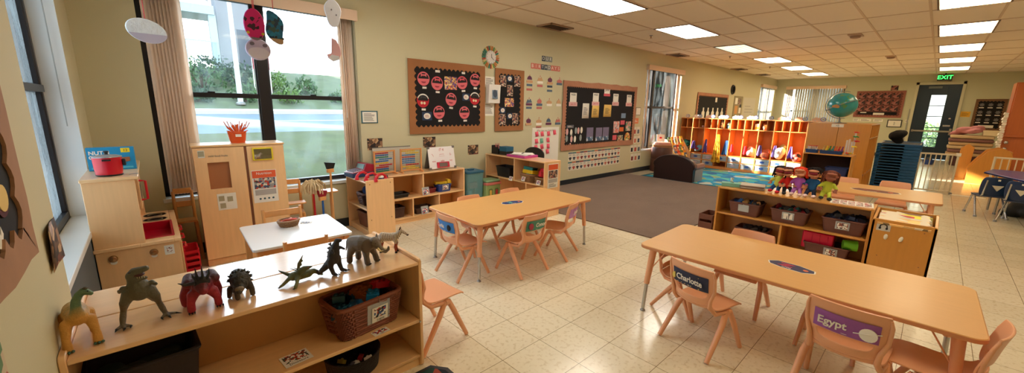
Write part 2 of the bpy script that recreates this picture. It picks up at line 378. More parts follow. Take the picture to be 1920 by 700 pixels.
# left window: white liner over the reveal at the far jamb
struct('trim_2', MB().box(XW-0.12, 3.938, 0.625, XW+0.004, 3.95, 2.40), mat('jamb_white', (232, 236, 238), 0.5))
struct('trim_3', MB().box(XW, 2.155, 0.10, XW+0.006, 3.95, 0.588), mat('slate_panel', (74, 88, 98), 0.5))
t = thing('blind_cord', 'thin white blind cord hanging along the far jamb of the left window', 'cord', (XW-0.045, 3.92, 2.39)); MB().sweep([(0, 0, 0), (0, 0, -1.15)], 0.003, 6).build('cord', mat('cord_grey', (170, 175, 176), 0.6), t)

# end wall door
NAVY = mat('navy_door_paint', (10, 42, 62), 0.4)
dr = thing('door_1', None, None); dr['kind'] = 'structure'
DW0, DW1 = -0.34, 0.60
x = XF+0.03
d = MB().box(x, DW0, 0.01, x+0.045, -0.05, 2.36).box(x, 0.28, 0.01, x+0.045, DW1, 2.36).box(x, -0.05, 0.01, x+0.045, 0.28, 0.40).box(x, -0.05, 2.04, x+0.045, 0.28, 2.36)
for z in (0.68, 1.02, 1.37, 1.71): d.box(x+0.005, -0.05, z-0.012, x+0.04, 0.28, z+0.012)
d.build('door_leaf', NAVY, dr, bevel=0.003)
MB().box(x+0.02, -0.05, 0.40, x+0.024, 0.28, 2.04).build('pane', GLASS, dr, smooth=False)
MB().box(XF-0.03, DW0-0.07, 0, XF+0.02, DW0, 2.44).box(XF-0.03, DW1, 0, XF+0.02, DW1+0.07, 2.44).box(XF-0.03, DW0-0.07, 2.36, XF+0.02, DW1+0.07, 2.44).build('door_frame', mat('door_frame_paint', (206, 204, 178), 0.5), dr, bevel=0.004)
MB().box(x-0.06, DW0+0.04, 0.88, x-0.035, DW1-0.03, 0.93).box(x-0.06, DW0+0.02, 0.80, x, DW0+0.07, 1.0).box(x-0.06, DW1-0.08, 0.87, x, DW1-0.03, 0.94).build('push_bar', mat('brushed_bar', (170, 165, 150), 0.35, 0.6), dr, bevel=0.004)
MB().box(x-0.012, -0.27, 1.06, x, -0.11, 1.11).box(x-0.015, -0.25, 1.29, x, -0.2, 1.33).build('lock_plate', CHROME, dr, bevel=0.003)
MB().box(x-0.05, 0.08, 2.24, x, 0.38, 2.31).build('door_closer', mat('closer_grey', (105, 112, 112), 0.5, 0.4), dr, bevel=0.005)
MB().box(XF-0.045, 0.69, 0.1, XF-0.03, 0.71, 1.6).build('wall_channel', STEEL, dr)

# carpet area and the blue rug
CARP = mat('brown_carpet', (126, 100, 84), 0.95, noise=0.25, nscale=2.2, bump=0.9, bscale=320, sheen=0.2)
struct('floor_carpet', MB().box(3.98, 1.86, 0.0005, 7.73, YN-0.013, 0.012), CARP)

# ------------------------------------------------------------------ outside
GR = mat('grass_ground', (72, 82, 44), 0.95, noise=0.6, nscale=2.5, bump=0.6, bscale=30)
prof = [(4.84, 0.30), (6.5, 0.52), (9.2, 0.84)]
def strip(name, prof, m, x0=-30, x1=45, kind='structure'):
    mb = MB(); mb.grid([[(x0, y, z), ((x0+x1)/2, y, z), (x1, y, z)] for y, z in prof]); o = mb.build(name, m); o['kind'] = kind; return o
strip('ground_lawn', prof, GR)
strip('ground_road', [(9.2, 0.84), (12.5, 0.95), (15.5, 1.05)], mat('asphalt', (84, 104, 118), 0.8, noise=0.1, nscale=3))
strip('ground_kerb', [(15.5, 1.05), (15.52, 1.17), (17.2, 1.2)], mat('concrete_walk', (196, 190, 178), 0.8))
strip('ground_slope', [(17.2, 1.2), (21, 2.0), (25, 3.1), (34, 3.4), (60, 5)], mat('slope_cover', (84, 96, 62), 0.95, noise=0.5, nscale=1.5, bump=0.8, bscale=8))
strip('road_line', [(12.2, 0.945), (12.35, 0.95)], mat('line_paint', (215, 210, 190), 0.7), -30, 30)
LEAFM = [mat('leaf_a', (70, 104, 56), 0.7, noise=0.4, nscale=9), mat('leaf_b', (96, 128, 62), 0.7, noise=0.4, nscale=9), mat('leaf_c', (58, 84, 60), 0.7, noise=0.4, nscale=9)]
def foliage(c, r, n, leaf, flat=0.75, seed=0):
    rnd = random.Random(seed); mb = MB()
    for _ in range(n):
        a, b = rnd.uniform(0, 2*PI), math.acos(rnd.uniform(-1, 1)); q = r*rnd.uniform(0.55, 1.0)*(1+0.25*math.sin(3*a+b*4))
        p = Vector((c[0]+q*math.sin(b)*math.cos(a), c[1]+q*math.sin(b)*math.sin(a), c[2]+q*math.cos(b)*flat))
        e = Euler((rnd.uniform(0, PI), rnd.uniform(0, PI), rnd.uniform(0, PI))).to_matrix(); L, Wd = leaf*rnd.uniform(0.6, 1.3), leaf*0.45
        mb.add([p+e@Vector(v) for v in ((-L, 0, 0), (0, -Wd, 0.1*L), (L, 0, 0), (0, Wd, 0.1*L))], [(0, 1, 2, 3)])
    return mb
def bush(i, x, y, z, r, k, label):
    t = thing('shrub', label, 'shrub', (x, y, z), group='shrubs on the slope across the road')
    foliage((0, 0, r*0.5), r, int(420*r), 0.10, 0.7, i).build('foliage', LEAFM[k], t, smooth=False)
    s = MB()
    for q in range(4): s.sweep([(0, 0, -0.1), (0.3*r*math.cos(q*1.6), 0.3*r*math.sin(q*1.6), 0.6*r)], [0.04, 0.015], 6)
    s.build('stem', mat('bark', (92, 74, 58), 0.9), t)
def slope_z(y): return 1.2+(y-17.2)*0.21 if y < 21 else 2.0+(y-21)*0.275
PLACES = ['below the balcony', 'under the lamp pole', 'behind the kerb', 'beside the sign board', 'left of the steps', 'beside the steps', 'on the upper slope', 'by the walkway']
i = 0
for (x, y, r, k) in [(-1.2, 20.5, 1.0, 2), (0.4, 21.3, 1.1, 2), (1.8, 20.8, 1.2, 0), (3.2, 21.8, 1.1, 2), (4.2, 20.6, 1.0, 1), (5.6, 20.4, 0.8, 0), (0.2, 18.6, 0.7, 0), (1.4, 18.3, 0.6, 2), (2.9, 18.5, 0.7, 0), (4.4, 18.3, 0.6, 1), (7.6, 20.2, 0.7, 1), (2.4, 23.2, 1.0, 2), (-0.6, 23.4, 1.0, 0), (6.4, 18.6, 0.5, 0)]:
    tone = ['dark green', 'bright yellow-green', 'blue-green'][k]
    bush(i, x, y, slope_z(y), r*0.8, k, f"{tone} shrub {'low' if r < 0.8 else 'rounded'} across the road, {ORD[i]} of the planting in the big window"); i += 1
def tree(label, x, y, z, h, r, n, leaf, k, seed):
    t = thing('tree', label, 'tree', (x, y, z), group=None)
    foliage((0, 0, h), r, n, leaf, 0.9, seed).build('crown', LEAFM[k], t, smooth=False)
    s = MB().sweep([(0, 0, -0.2), (0.05, 0, h*0.5), (0, 0.05, h)], [0.16, 0.12, 0.05], 8)
    for q in range(6): s.sweep([(0, 0, h*0.6), (0.6*r*math.cos(q*1.05), 0.6*r*math.sin(q*1.05), h+0.3*r*math.sin(q*2))], [0.06, 0.02], 6)
    s.build('trunk', mat('bark', (92, 74, 58), 0.9), t)
tree('pale leafy tree above the balcony roof, upper left of the big window', 0.2, 36, 3.8, 7.2, 3.2, 1500, 0.22, 1, 3)
tree('airy tree behind the lamp pole seen through the big window', 7.0, 36, 3.8, 7.5, 2.8, 1200, 0.22, 0, 4)
tree('pale tree far beyond the narrow window past the large black board', 38, 24, 1.5, 5.0, 3.0, 1500, 0.2, 1, 5)
tree('bright green tree low in the narrow window past the large black board', 17.6, 10.5, 0.85, 1.3, 1.35, 1400, 0.09, 1, 6)
tree('unseen dense tree added left of the building to keep sun off the near windows', -8.4, 16.6, 1.0, 5.4, 3.4, 3200, 0.24, 0, 9)  # out of view, added to block the sun from the near windows
q = MB().sph((0, 0, 5.4), (3.0, 3.3, 2.7), 20, 12)  # solid core added so no sun leaks through the leaves
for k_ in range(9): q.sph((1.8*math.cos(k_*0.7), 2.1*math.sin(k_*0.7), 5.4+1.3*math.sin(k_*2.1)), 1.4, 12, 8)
q.build('sun_blocking_core', LEAFM[2], [x_ for x_ in COL.objects if x_.name.startswith('tree') and not x_.parent][-1], vox=0.25)
tree('unseen dense tree added far left beyond the lawn to shade the road', -10.6, 24.6, 1.3, 7.3, 3.6, 2600, 0.26, 0, 10)  # out of view, added to keep the sun off lawn and road
q = MB().sph((0, 0, 7.3), (2.9, 2.9, 2.6), 20, 12)  # solid core added to close the gaps between the leaves
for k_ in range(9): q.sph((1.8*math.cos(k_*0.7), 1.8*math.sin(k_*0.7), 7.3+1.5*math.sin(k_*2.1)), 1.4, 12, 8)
q.build('sun_blocking_core', LEAFM[2], [x_ for x_ in COL.objects if x_.name.startswith('tree') and not x_.parent][-1], vox=0.3)
# low building opposite the end wall
b = thing('garden_building', 'pale building with a hedge beyond the end wall door', 'building', (25.5, 0, 0))
MB().box(0, -9, -0.1, 4, 12, 5.2).build('wall', mat('garden_wall', (150, 158, 150), 0.8), b)
for k_ in range(6): MB().box(-0.06, -7+2.6*k_, 1.0, 0.0, -5.6+2.6*k_, 2.6).build('window', mat('garden_window', (70, 86, 96), 0.3), b)
foliage((0, 0, 0.5), 0.75, 900, 0.09, 0.8, 77).build('hedge_foliage', LEAFM[1], b, smooth=False).location = (-3.2, 0.3, 0)
tag(MB().grid([[(18.72, -12, -0.05), (18.72, 4.8, -0.05)], [(25.6, -12, 0.0), (25.6, 4.8, 0.0)]]).build('ground_patio', mat('concrete_walk', (196, 190, 178), 0.8)), kind='structure')
# building across the road with a balcony
b = thing('building', 'grey building with a balcony and stair seen across the road', 'building', (0, 27, 3.3))
BW = mat('building_wall', (150, 152, 158), 0.8); BD = mat('building_dark', (92, 98, 110), 0.7); BL = mat('building_trim', (180, 200, 208), 0.6)
MB().box(-7, 0, -1, 1.7, 2.5, 6).box(3.2, -1.2, -1, 5.2, 2.5, 4.1).build('wall', BW, b)
MB().box(-5, -2.2, 2.3, 3.0, 0, 2.7).build('canopy_slab', BL, b)
MB().box(-4.5, -0.05, 0.2, -2.0, 0.02, 2.2).box(-1.4, -0.05, 0.1, 1.2, 0.02, 2.2).box(4.0, -1.24, 0, 4.8, -1.18, 1.9).build('window', BD, b)
for xx in (-4.8, -2.2, 0.4, 2.9): MB().box(xx-0.15, -2.1, -1.2, xx+0.15, -1.8, 2.3).build('column', BL, b)
r = MB().box(-5, -2.25, 1.0, 3.0, -2.2, 1.06).box(-5, -2.25, 0.1, 3.0, -2.2, 0.15)
for k in range(54): r.box(-5+0.15*k, -2.24, 0.1, -4.97+0.15*k, -2.21, 1.0)
r.build('railing', BL, b)
t = thing('lamp_pole', 'white lamp pole standing behind the kerb across the road', 'lamp pole', (2.62, 17.8, 1.35))
MB().sweep([(0, 0, 0), (0, 0, 4.6)], [0.09, 0.06], 10).build('pole', mat('pole_white', (225, 228, 230), 0.5), t); MB().box(-0.5, -0.12, 4.6, 0.3, 0.12, 4.72).build('lamp_head', STEEL, t, bevel=0.02); MB().lathe([(0.16, 0), (0.16, 0.06), (0.1, 0.1)], 16).build('base_flange', STEEL, t)
t = thing('sign_board', 'small red and white sign board on posts across the road', 'sign', (3.75, 19.6, 1.7))
MB().box(-0.3, 0, 1.1, 0.3, 0.04, 1.6).build('board', mat('sign_red', (210, 70, 80), 0.6), t); MB().box(-0.32, 0.0, 0, -0.28, 0.05, 1.65).build('post', WHITE, t); MB().box(0.28, 0.0, 0, 0.32, 0.05, 1.65).build('post', WHITE, t)
# ================================================================== ceiling fittings
LFR = mat('light_frame', (120, 96, 74), 0.5)
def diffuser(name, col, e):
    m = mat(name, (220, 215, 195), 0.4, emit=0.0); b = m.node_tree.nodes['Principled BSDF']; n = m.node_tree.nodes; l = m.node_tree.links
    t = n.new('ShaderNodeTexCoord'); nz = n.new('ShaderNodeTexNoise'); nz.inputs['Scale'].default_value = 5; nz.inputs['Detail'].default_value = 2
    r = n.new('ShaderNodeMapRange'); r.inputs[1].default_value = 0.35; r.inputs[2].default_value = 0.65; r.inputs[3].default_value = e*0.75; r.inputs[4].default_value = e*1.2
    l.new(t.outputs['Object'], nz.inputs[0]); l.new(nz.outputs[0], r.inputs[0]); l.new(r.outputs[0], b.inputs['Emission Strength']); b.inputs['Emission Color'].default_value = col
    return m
LIT = diffuser('lit_diffuser', (1.0, 0.94, 0.82, 1), LAMP_STRENGTH); WARM = diffuser('warm_diffuser', (1.0, 0.80, 0.52, 1), LAMP_STRENGTH*1.1); DIM = diffuser('dim_diffuser', (1.0, 0.80, 0.5, 1), LAMP_STRENGTH*0.6); FAINT = diffuser('faint_glow_diffuser', (0.8, 0.9, 0.72, 1), 0.55)  # unlit panels get a faint green glow in place of reflected light
def ceiling_light(x0, y0, label, m):
    t = thing('ceiling_light', label, 'ceiling light', (x0+0.61, y0+0.305, CH), group='recessed ceiling lights')
    f = MB(); X, Y = 0.595, 0.29
    f.box(-X, -Y, -0.012, -X+0.02, Y, 0.02).box(X-0.02, -Y, -0.012, X, Y, 0.02).box(-X, -Y, -0.012, X, -Y+0.02, 0.02).box(-X, Y-0.02, -0.012, X, Y, 0.02)
    f.build('frame', LFR, t)
    MB().box(-X+0.02, -Y+0.02, -0.008, X-0.02, Y-0.02, -0.003).build('diffuser', m, t, smooth=False)
    r = MB()
    for k in range(1, 12): r.box(-X+0.099*k-0.002, -Y+0.02, -0.0105, -X+0.099*k+0.002, Y-0.02, -0.008)
    for k in range(1, 6): r.box(-X+0.02, -Y+0.097*k-0.002, -0.0105, X-0.02, -Y+0.097*k+0.002, -0.008)
    r.build('louvre', mat('louvre', (225, 215, 180), 0.4), t, smooth=False)
LL = ['out of view', 'cut by the top edge of the picture', 'above the wall near the sticky-note poster', 'greenish and unlit, third along the window wall', 'fourth along the window wall', 'fifth along the window wall', 'last and smallest along the window wall']
for k, x0 in enumerate((3.65, 6.09, 8.53, 10.97, 13.41, 15.85)):
    ceiling_light(x0, GY0, 'recessed ceiling light panel, '+['nearest of the row along the window wall, partly cut off', 'second of the row along the window wall', 'greenish and unlit in the row along the window wall', 'fourth of the row along the window wall', 'fifth of the row along the window wall', 'last and smallest of the row along the window wall'][k], FAINT if k == 2 else (LIT if k < 2 else WARM))
for k, x0 in enumerate((6.09, 8.53, 10.97, 13.41, 15.85)):
    ceiling_light(x0, -0.37, 'pale recessed ceiling light, '+['nearest of the row leading to the blue door', 'second of the row leading to the blue door', 'third of the row leading to the blue door', 'fourth of the row leading to the blue door', 'last of the row, just before the exit sign'][k], DIM)
for k, (x0, y0) in enumerate(((1.21, GY0-0.0), (1.21, -0.37), (3.65, -0.37), (1.21, -3.42), (6.09, -3.42), (10.97, -3.42))):  # panels out of view, added to supply light
    ceiling_light(x0, y0, 'added unseen ceiling light panel '+['above the play kitchen', 'above the front shelf', 'above the long table', 'in the near corner of the open side', 'above the open side of the room', 'above the far open side of the room'][k], [LIT, DIM, LIT, FAINT, DIM, DIM][k])
VENTM = mat('vent_dark', (60, 44, 34), 0.6)
for k, x0 in enumerate((4.93, 9.25, 13.4, 15.8)):
    t = thing('ceiling_vent', 'dark slotted ceiling vent, '+['above the birthday wall display', 'above the narrow window', 'above the wall clock', 'in the far corner by the blinds'][k], 'ceiling vent', (x0, YN-0.22, CH), group='ceiling vents by the window wall')
    v = MB()
    for q in range(5): v.box(-0.24, -0.12+0.05*q, -0.016, 0.24, -0.10+0.05*q, -0.006)
    v.build('slat', VENTM, t); MB().box(-0.27, -0.16, -0.02, -0.24, 0.16, 0).box(0.24, -0.16, -0.02, 0.27, 0.16, 0).box(-0.27, -0.16, -0.02, 0.27, -0.13, 0).box(-0.27, 0.13, -0.02, 0.27, 0.16, 0).build('frame', mat('vent_frame', (170, 140, 112), 0.6), t)
for k, (x0, y0) in enumerate(((6.6, 3.62), (10.2, 3.55), (13.2, 3.5), (16.0, 3.4), (9.3, -0.75))):
    t = thing('fire_sprinkler', 'small brass fire sprinkler on the ceiling, '+['nearest one', 'left of the unlit greenish light', 'left of the fifth window-side light', 'near the far corner', 'right of the row leading to the door'][k], 'sprinkler', (x0, y0, CH))
    MB().lathe([(0.03, 0), (0.03, -0.006), (0.012, -0.012)], 14).build('escutcheon', STEEL, t); MB().sweep([(0, 0, -0.01), (0, 0, -0.045)], 0.008, 8).lathe([(0.001, -0.045), (0.02, -0.047), (0.001, -0.05)], 12).build('head', mat('brass', (150, 105, 60), 0.4, 0.7), t)
for k, (x0, y0) in enumerate(((8.75, 1.15), (12.4, 0.95))):
    t = thing('smoke_detector', ['square smoke detector on the ceiling, nearer of the two', 'square smoke detector on the ceiling, farther of the two'][k], 'smoke detector', (x0, y0, CH))
    MB().box(-0.16, -0.09, -0.012, 0.16, 0.09, 0).build('base', mat('detector', (190, 160, 135), 0.5), t, bevel=0.006); MB().lathe([(0.07, -0.012), (0.065, -0.045), (0.03, -0.055)], 20).build('cover', mat('detector_cover', (170, 140, 118), 0.5), t)
# exit sign
GREEN = mat('exit_green', (40, 255, 70), 0.4, emit=3.0)
t = thing('exit_sign', 'lit green EXIT sign hanging above the blue door', 'sign', (XF-0.3, 0.075, 2.46))
MB().box(-0.03, -0.16, 0, 0.03, 0.16, 0.19).build('housing', mat('exit_housing', (24, 40, 26), 0.4), t, bevel=0.005); MB().sweep([(0, 0, 0.19), (0, 0, CH-2.46)], 0.012, 8).build('stem', BLACK, t)
text('lettering', 'EXIT', 0.16, GREEN, t, (-0.032, 0, 0.095), (PI/2, 0, -PI/2))

# ================================================================== things on the walls
def wx(u): return u
BOARDB = mat('black_board_paper', (14, 12, 16), 0.9); KRAFT = mat('kraft_border', (158, 104, 62), 0.8, noise=0.12, nscale=5); KRAFTP = mat('crumpled_kraft', (176, 122, 94), 0.75, noise=0.2, nscale=7, bump=0.6, bscale=12)
def board(label, x0, x1, z0, z1, bw, sc, border=KRAFT, wave=0.0, face=BOARDB, plane=YN, axis='y', wid=None):
    """bulletin board: black sheet, scalloped paper border; local x along the wall, local z up, faces local -y"""
    W_, H_ = x1-x0, z1-z0
    t = thing('bulletin_board', label, 'bulletin board')
    if axis == 'y': t.location = (x0, plane, z0)
    elif axis == 'x': t.location = (plane, x1, z0); t.rotation_euler = (0, 0, -PI/2)
    elif axis == '-x': t.location = (plane, x0, z0); t.rotation_euler = (0, 0, PI/2)
    MB().box(bw*0.5, -0.014, bw*0.5, W_-bw*0.5, -0.001, H_-bw*0.5).build('backing', face, t, smooth=False)
    def border_strip(L, n, dep, seed):
        # outline along u from 0 to L: outer edge straight or wavy, inner edge scalloped
        rr = random.Random(seed); pts = [(0, 0)]
        for k in range(1, 12): pts.append((L*k/12, rr.uniform(-1, 1)*wave))
        pts.append((L, 0)); inner = []
        m_ = max(3, int(round((L-2*dep)/sc)))
        for k in range(m_):
            c0 = dep+(L-2*dep)*k/m_; s_ = (L-2*dep)/m_
            for q in range(4): a = q/4; inner.append((c0+s_*a, dep+0.012-0.028*math.sin(PI*a)*(sc/0.07)))
        inner.append((L-dep, dep)); return pts+inner[::-1]
    for nm, L, T in (('b', W_, lambda u, v: (u, v)), ('t', W_, lambda u, v: (W_-u, H_-v)), ('l', H_, lambda u, v: (v, H_-u)), ('r', H_, lambda u, v: (W_-v, u))):
        poly = [T(u, v) for u, v in border_strip(L, 10, bw, len(label)+ord(nm))]
        MB().prism(poly, -0.022, -0.0145, 'y').build('border_strip', border, t, smooth=False)
    return t
def pin(kind, label, cat, x, z, y, build, group=None, rz=0.0, tilt=0.0):
    """a flat item fixed on the north wall or on a board at (x, z)"""
    t = thing(kind, label, cat, (x, y, z), group=group, rot=(0, tilt, rz)); build(t); return t
def sheet(name, w_, h_, m, parent, th=0.0015, x=0.0, z=0.0, y=0.0):
    return MB().box(x-w_/2, y-th, z-h_/2, x+w_/2, y, z+h_/2).build(name, m, parent, smooth=False)
def lines(parent, w_, h_, n, y=-0.0016, m=None, x=0.0, z=0.0, seed=1, th=0.35):
    rr = random.Random(seed); mb = MB(); s = h_/n
    for k in range(n):
        zz = z+h_/2-s*(k+0.5); mb.box(x-w_/2, y-0.0004, zz-s*th/2, x-w_/2+w_*rr.uniform(0.6, 1.0), y, zz+s*th/2)
    return mb.build('printed_lines', m or INK, parent, smooth=False)
PHOTO = printed('photo_print', [(60, 40, 34), (150, 110, 80), (96, 70, 52), (196, 160, 120), (40, 30, 30), (120, 60, 48)], 28)
PHOTOB = printed('photo_print_b', [(90, 70, 60), (180, 150, 125), (60, 50, 60), (150, 90, 80), (210, 190, 170)], 45)
COLLAGE = printed('collage_print', [(225, 160, 80), (120, 80, 140), (230, 200, 120), (90, 70, 120), (240, 215, 170), (200, 90, 70)], 55)
NAVYP = mat('navy_card', (32, 52, 84), 0.7); PINKP = mat('pink_paper', (216, 92, 106), 0.8); REDP = mat('red_paper', (190, 34, 48), 0.8); CRE = mat('cream_card', (232, 216, 180), 0.8)
YB = YN-0.0145
# board 1
b1 = board('large black bulletin board with a wide brown border, nearest the big window', 2.44, 3.665, 1.055, 1.99, 0.10, 0.07)
ROSE = mat('rose_paper', (222, 110, 120), 0.8); HAIRP = mat('dark_felt', (34, 30, 32), 0.9); GREYP = mat('grey_felt', (62, 60, 62), 0.9)
def px1(u, v):  # picture position inside the 700 px crop of the first board to wall coordinates
    return 2.44+(u-15)/(648-15)*1.225, 1.99-(v-(40+(u-15)/633*68))/(620-(u-15)/633*40)*0.935
faces = [(128, 205, 0, 'top row, far left'), (232, 245, 1, 'top row, left of the sign'), (440, 245, 1, 'top row, right of the sign'), (556, 225, 0, 'top right corner'), (120, 385, 2, 'middle row, far left'), (344, 385, 0, 'middle row, centre'), (553, 385, 2, 'middle row, far right'), (243, 490, 0, 'bottom row, left'), (458, 505, 0, 'bottom row, right')]
for u, v, k, wh in faces:
    X, Z = px1(u, v)
    def bf(t, k=k, u=u):
        r_ = 0.088
        MB().prism(ell(0, 0, r_, r_, 24), -0.0015, 0, 'y').build('paper_face', [ROSE, ROSE, REDP][k], t, smooth=False)
        if k: MB().prism(ell(0, 0, r_, r_, 14, 20, 160)+ell(0, 0, r_*0.78, r_*0.78, 14, 160, 20), -0.003, -0.0016, 'y').build('rim', PAPER if k == 2 else PINKP, t, smooth=False)
        MB().prism(ell(0, 0.0, r_*0.86, r_*0.8, 14, 0, 180), -0.0045, -0.0031, 'y').build('felt_hair', HAIRP, t, smooth=False)
        bw_ = MB()
        for s_ in (-1, 1): bw_.prism([(0, 0.045), (s_*0.04, 0.066), (s_*0.04, 0.024)], -0.008, -0.0046, 'y')
        bw_.sph((0, -0.008, 0.045), (0.012, 0.005, 0.012), 8, 5); bw_.build('bow', [ROSE, PINKP, GREYP][k], t, smooth=False)
        m_ = MB()
        if k == 2:
            for s_ in (-1, 1): m_.prism(ell(s_*0.02, -0.03, 0.016, 0.018, 12), -0.0045, -0.002, 'y')
            m_.build('eye', CRE, t, smooth=False)
        else: m_.prism(ell(0.0, -0.035, 0.035, 0.02, 14, 180, 360), -0.003, -0.0016, 'y').build('mouth', mat('mouth_paper', (150, 50, 66), 0.8), t, smooth=False)
        sheet('name_tag', 0.06, 0.025, PAPER, t, 0.001, 0.01, -0.112, -0.001)
    pin('face_craft', f"{['pink', 'pink ringed', 'red'][k]} paper face with dark hair, {wh} of first board", 'craft', X, Z, YB, bf, 'paper face crafts on the first board', tilt=random.uniform(-0.12, 0.12))
def card(label, u, v, w_, h_, m, txt=None, f=px1, cat='card', oct_=False, nm='card', y=YB, group=None):
    X, Z = f(u, v)
    def bf(t):
        sheet('backing', w_, h_, m, t)
        if oct_:
            MB().prism(ell(0, 0, w_*0.36, h_*0.36, 12), -0.003, -0.0016, 'y').build('bubble', PAPER, t, smooth=False); lines(t, w_*0.45, h_*0.35, 3, -0.0031, mat('red_ink', (170, 60, 70), 0.8), seed=int(u))
        elif txt:
            z = h_*0.28
            for q, line in enumerate(txt): text('lettering', line, h_*0.22, mat('purple_ink', (70, 40, 90), 0.8), t, (0, -0.0018, z-q*h_*0.26), (PI/2, 0, 0))
    return pin(nm, label, cat, X, Z, y, bf, group)
card('yellow and purple sign card near the top of the board nearest the window', 343, 247, 0.20, 0.17, COLLAGE, ['We love to', 'learn!'])
card('navy card with a white bubble, right of centre on the board nearest the window', 474, 370, 0.125, 0.1, NAVYP, oct_=True); card('navy card with a white bubble, lower left on the board nearest the window', 148, 516, 0.145, 0.11, NAVYP, oct_=True)
card('tiny blank white strip, top left of the board nearest the window', 238, 146, 0.07, 0.03, PAPER); card('tiny blank white strip, top right of the board nearest the window', 452, 163, 0.055, 0.028, PAPER)
# board 2
b2 = board('narrow black bulletin board with a brown border, right of the wall pocket', 3.86, 4.46, 1.055, 1.985, 0.085, 0.07)
def px2(u, v): return 3.86+(u-178)/(398-178)*0.60, 1.985-(v-(222+(u-178)/220*28))/(468-(u-178)/220*40)*0.93
for u, v, wd, wh in [(238, 318, 0.12, 'upper left'), (346, 322, 0.13, 'upper right'), (290, 388, 0.12, 'centre'), (236, 600, 0.13, 'lower left'), (334, 592, 0.13, 'lower right')]:
    card(f'small colour photo print, {wh} on the narrow black board', u, v, wd, 0.165, PHOTOB, nm='photo_print', cat='photo', f=px2, group='photos on the narrow board')
card('yellow and purple sign card in the middle of the narrow black board', 286, 474, 0.19, 0.13, COLLAGE, ['We love', 'to learn'], f=px2)
for u, v, wh in [(286, 302, 'top'), (236, 532, 'lower left'), (292, 574, 'bottom')]: card(f'navy card with a white bubble, {wh} of the narrow black board', u, v, 0.11, 0.09, NAVYP, oct_=True, f=px2)
# clock with crayon rim
CLK = mat('clock_face', (215, 210, 205), 0.4)
t = thing('wall_clock', 'round wall clock ringed by coloured paper rays, above the two black boards', 'clock', (3.775, YN-0.002, 2.125))
MB().lathe([(0.0, 0.03), (0.085, 0.03), (0.095, 0.02), (0.10, 0)], 28, rot=(PI/2, 0, 0)).build('clock_body', CLK, t)
for k in range(28):
    a = 2*PI*k/28; c_ = [(196, 120, 60), (210, 150, 90), (60, 130, 110), (180, 80, 60), (215, 190, 120), (110, 150, 90)][k % 6 if not 10 < k < 15 else 2]
    MB().obox((0.128*math.cos(a), -0.012, 0.128*math.sin(a)), (0.062, 0.012, 0.02), (0, -a, 0)).build('paper_ray', mat(f'ray_{c_[0]}', c_, 0.7), t, bevel=0.003)
MB().box(-0.003, -0.034, -0.01, 0.003, -0.031, 0.045).obox((0.02, -0.033, -0.018), (0.055, 0.003, 0.005), (0, 0.7, 0)).build('clock_hands', INK, t)
h = MB()
for k in range(12): h.obox((0.078*math.cos(k*PI/6), -0.0305, 0.078*math.sin(k*PI/6)), (0.012, 0.001, 0.004), (0, -k*PI/6, 0))
h.build('hour_marks', INK, t, smooth=False)
# pocket / sheets between boards
pin('notice_sheet', 'white printed notice above the wall pocket between the two boards', 'notice', 3.77, 1.78, YN-0.001, lambda t: (sheet('paper', 0.19, 0.15, PAPER, t), lines(t, 0.15, 0.11, 6)))
pin('notice_sheet', 'white printed notice below the wall pocket between the two boards', 'notice', 3.76, 1.385, YN-0.001, lambda t: (sheet('paper', 0.19, 0.2, PAPER, t), lines(t, 0.15, 0.14, 8)))
t = thing('wall_pocket', 'white wall pocket with an oval logo between the two black boards', 'wall pocket', (3.80, YN-0.001, 1.60))
MB().prism([(0, -0.13), (-0.07, -0.13), (-0.09, 0.14), (0, 0.14)], -0.11, 0.11, 'x').build('pocket', WHITE, t, bevel=0.006); MB().obox((0, -0.086, 0.01), (0.10, 0.004, 0.15), (-0.074, 0, 0)).build('logo_panel', mat('pocket_blue', (110, 130, 150), 0.6), t, bevel=0.001)
MB().lathe([(0.0, 0.002), (0.03, 0.002), (0.04, 0)], 20, (0, -0.089, 0.01), 1, 1.4, (PI/2-0.074, 0, 0)).build('logo_oval', mat('oval_dark', (60, 74, 92), 0.6), t)
# framed chart left of the boards
t = pin('framed_notice', 'small framed notice with a teal edge, right of the big window', 'notice', 1.93, 1.273, YN-0.001, lambda t: (sheet('frame', 0.20, 0.145, mat('teal_edge', (60, 100, 110), 0.5), t, 0.006), sheet('paper', 0.17, 0.12, PAPER, t, 0.001, 0, 0, -0.0061), lines(t, 0.14, 0.09, 7, -0.0075)))
for X, Z, wh in ((1.98, 0.95, 'left of the abacus'), (2.73, 0.94, 'behind the whiteboard easel'), (3.46, 0.795, 'alone above the storage bins')):
    pin('photo_print', f'dark brown photo print taped to the wall, {wh}', 'photo', X, Z, YN-0.001, lambda t: sheet('print', 0.19, 0.14, PHOTO, t), 'photo prints taped to the window wall')
# OUR BIRTHDAYS letter tiles
TC = [mat('tile_navy', (52, 66, 84), 0.7), mat('tile_coral', (206, 112, 100), 0.7), mat('tile_grey', (120, 128, 130), 0.7)]
def tiles(word, xa, xb, z, cols, nm):
    for k, chh in enumerate(word):
        X = xa+(xb-xa)*(k+0.5)/len(word)
        def bf(t, chh=chh, k=k): sheet('tile', (xb-xa)/len(word)*0.93, 0.085, TC[cols[k]], t); text('lettering', chh, 0.075, PAPER, t, (0, -0.002, 0), (PI/2, 0, 0))
        pin('letter_tile', f"letter tile reading {chh}, {ORD[k]} of the {nm} word of the birthday heading", 'letter tile', X, z, YN-0.001, bf, 'birthday heading letters')
tiles('OUR', 4.87, 5.13, 2.215, [0, 2, 2], 'upper'); tiles('BIRTHDAYS', 4.62, 5.34, 2.08, [1, 1, 1, 0, 0, 2, 1, 1, 1], 'lower')
BC = [mat('bday_purple', (106, 52, 84), 0.7), mat('bday_tan', (206, 160, 120), 0.7), mat('bday_pink', (196, 110, 104), 0.7), mat('bday_blue', (84, 104, 128), 0.7)]
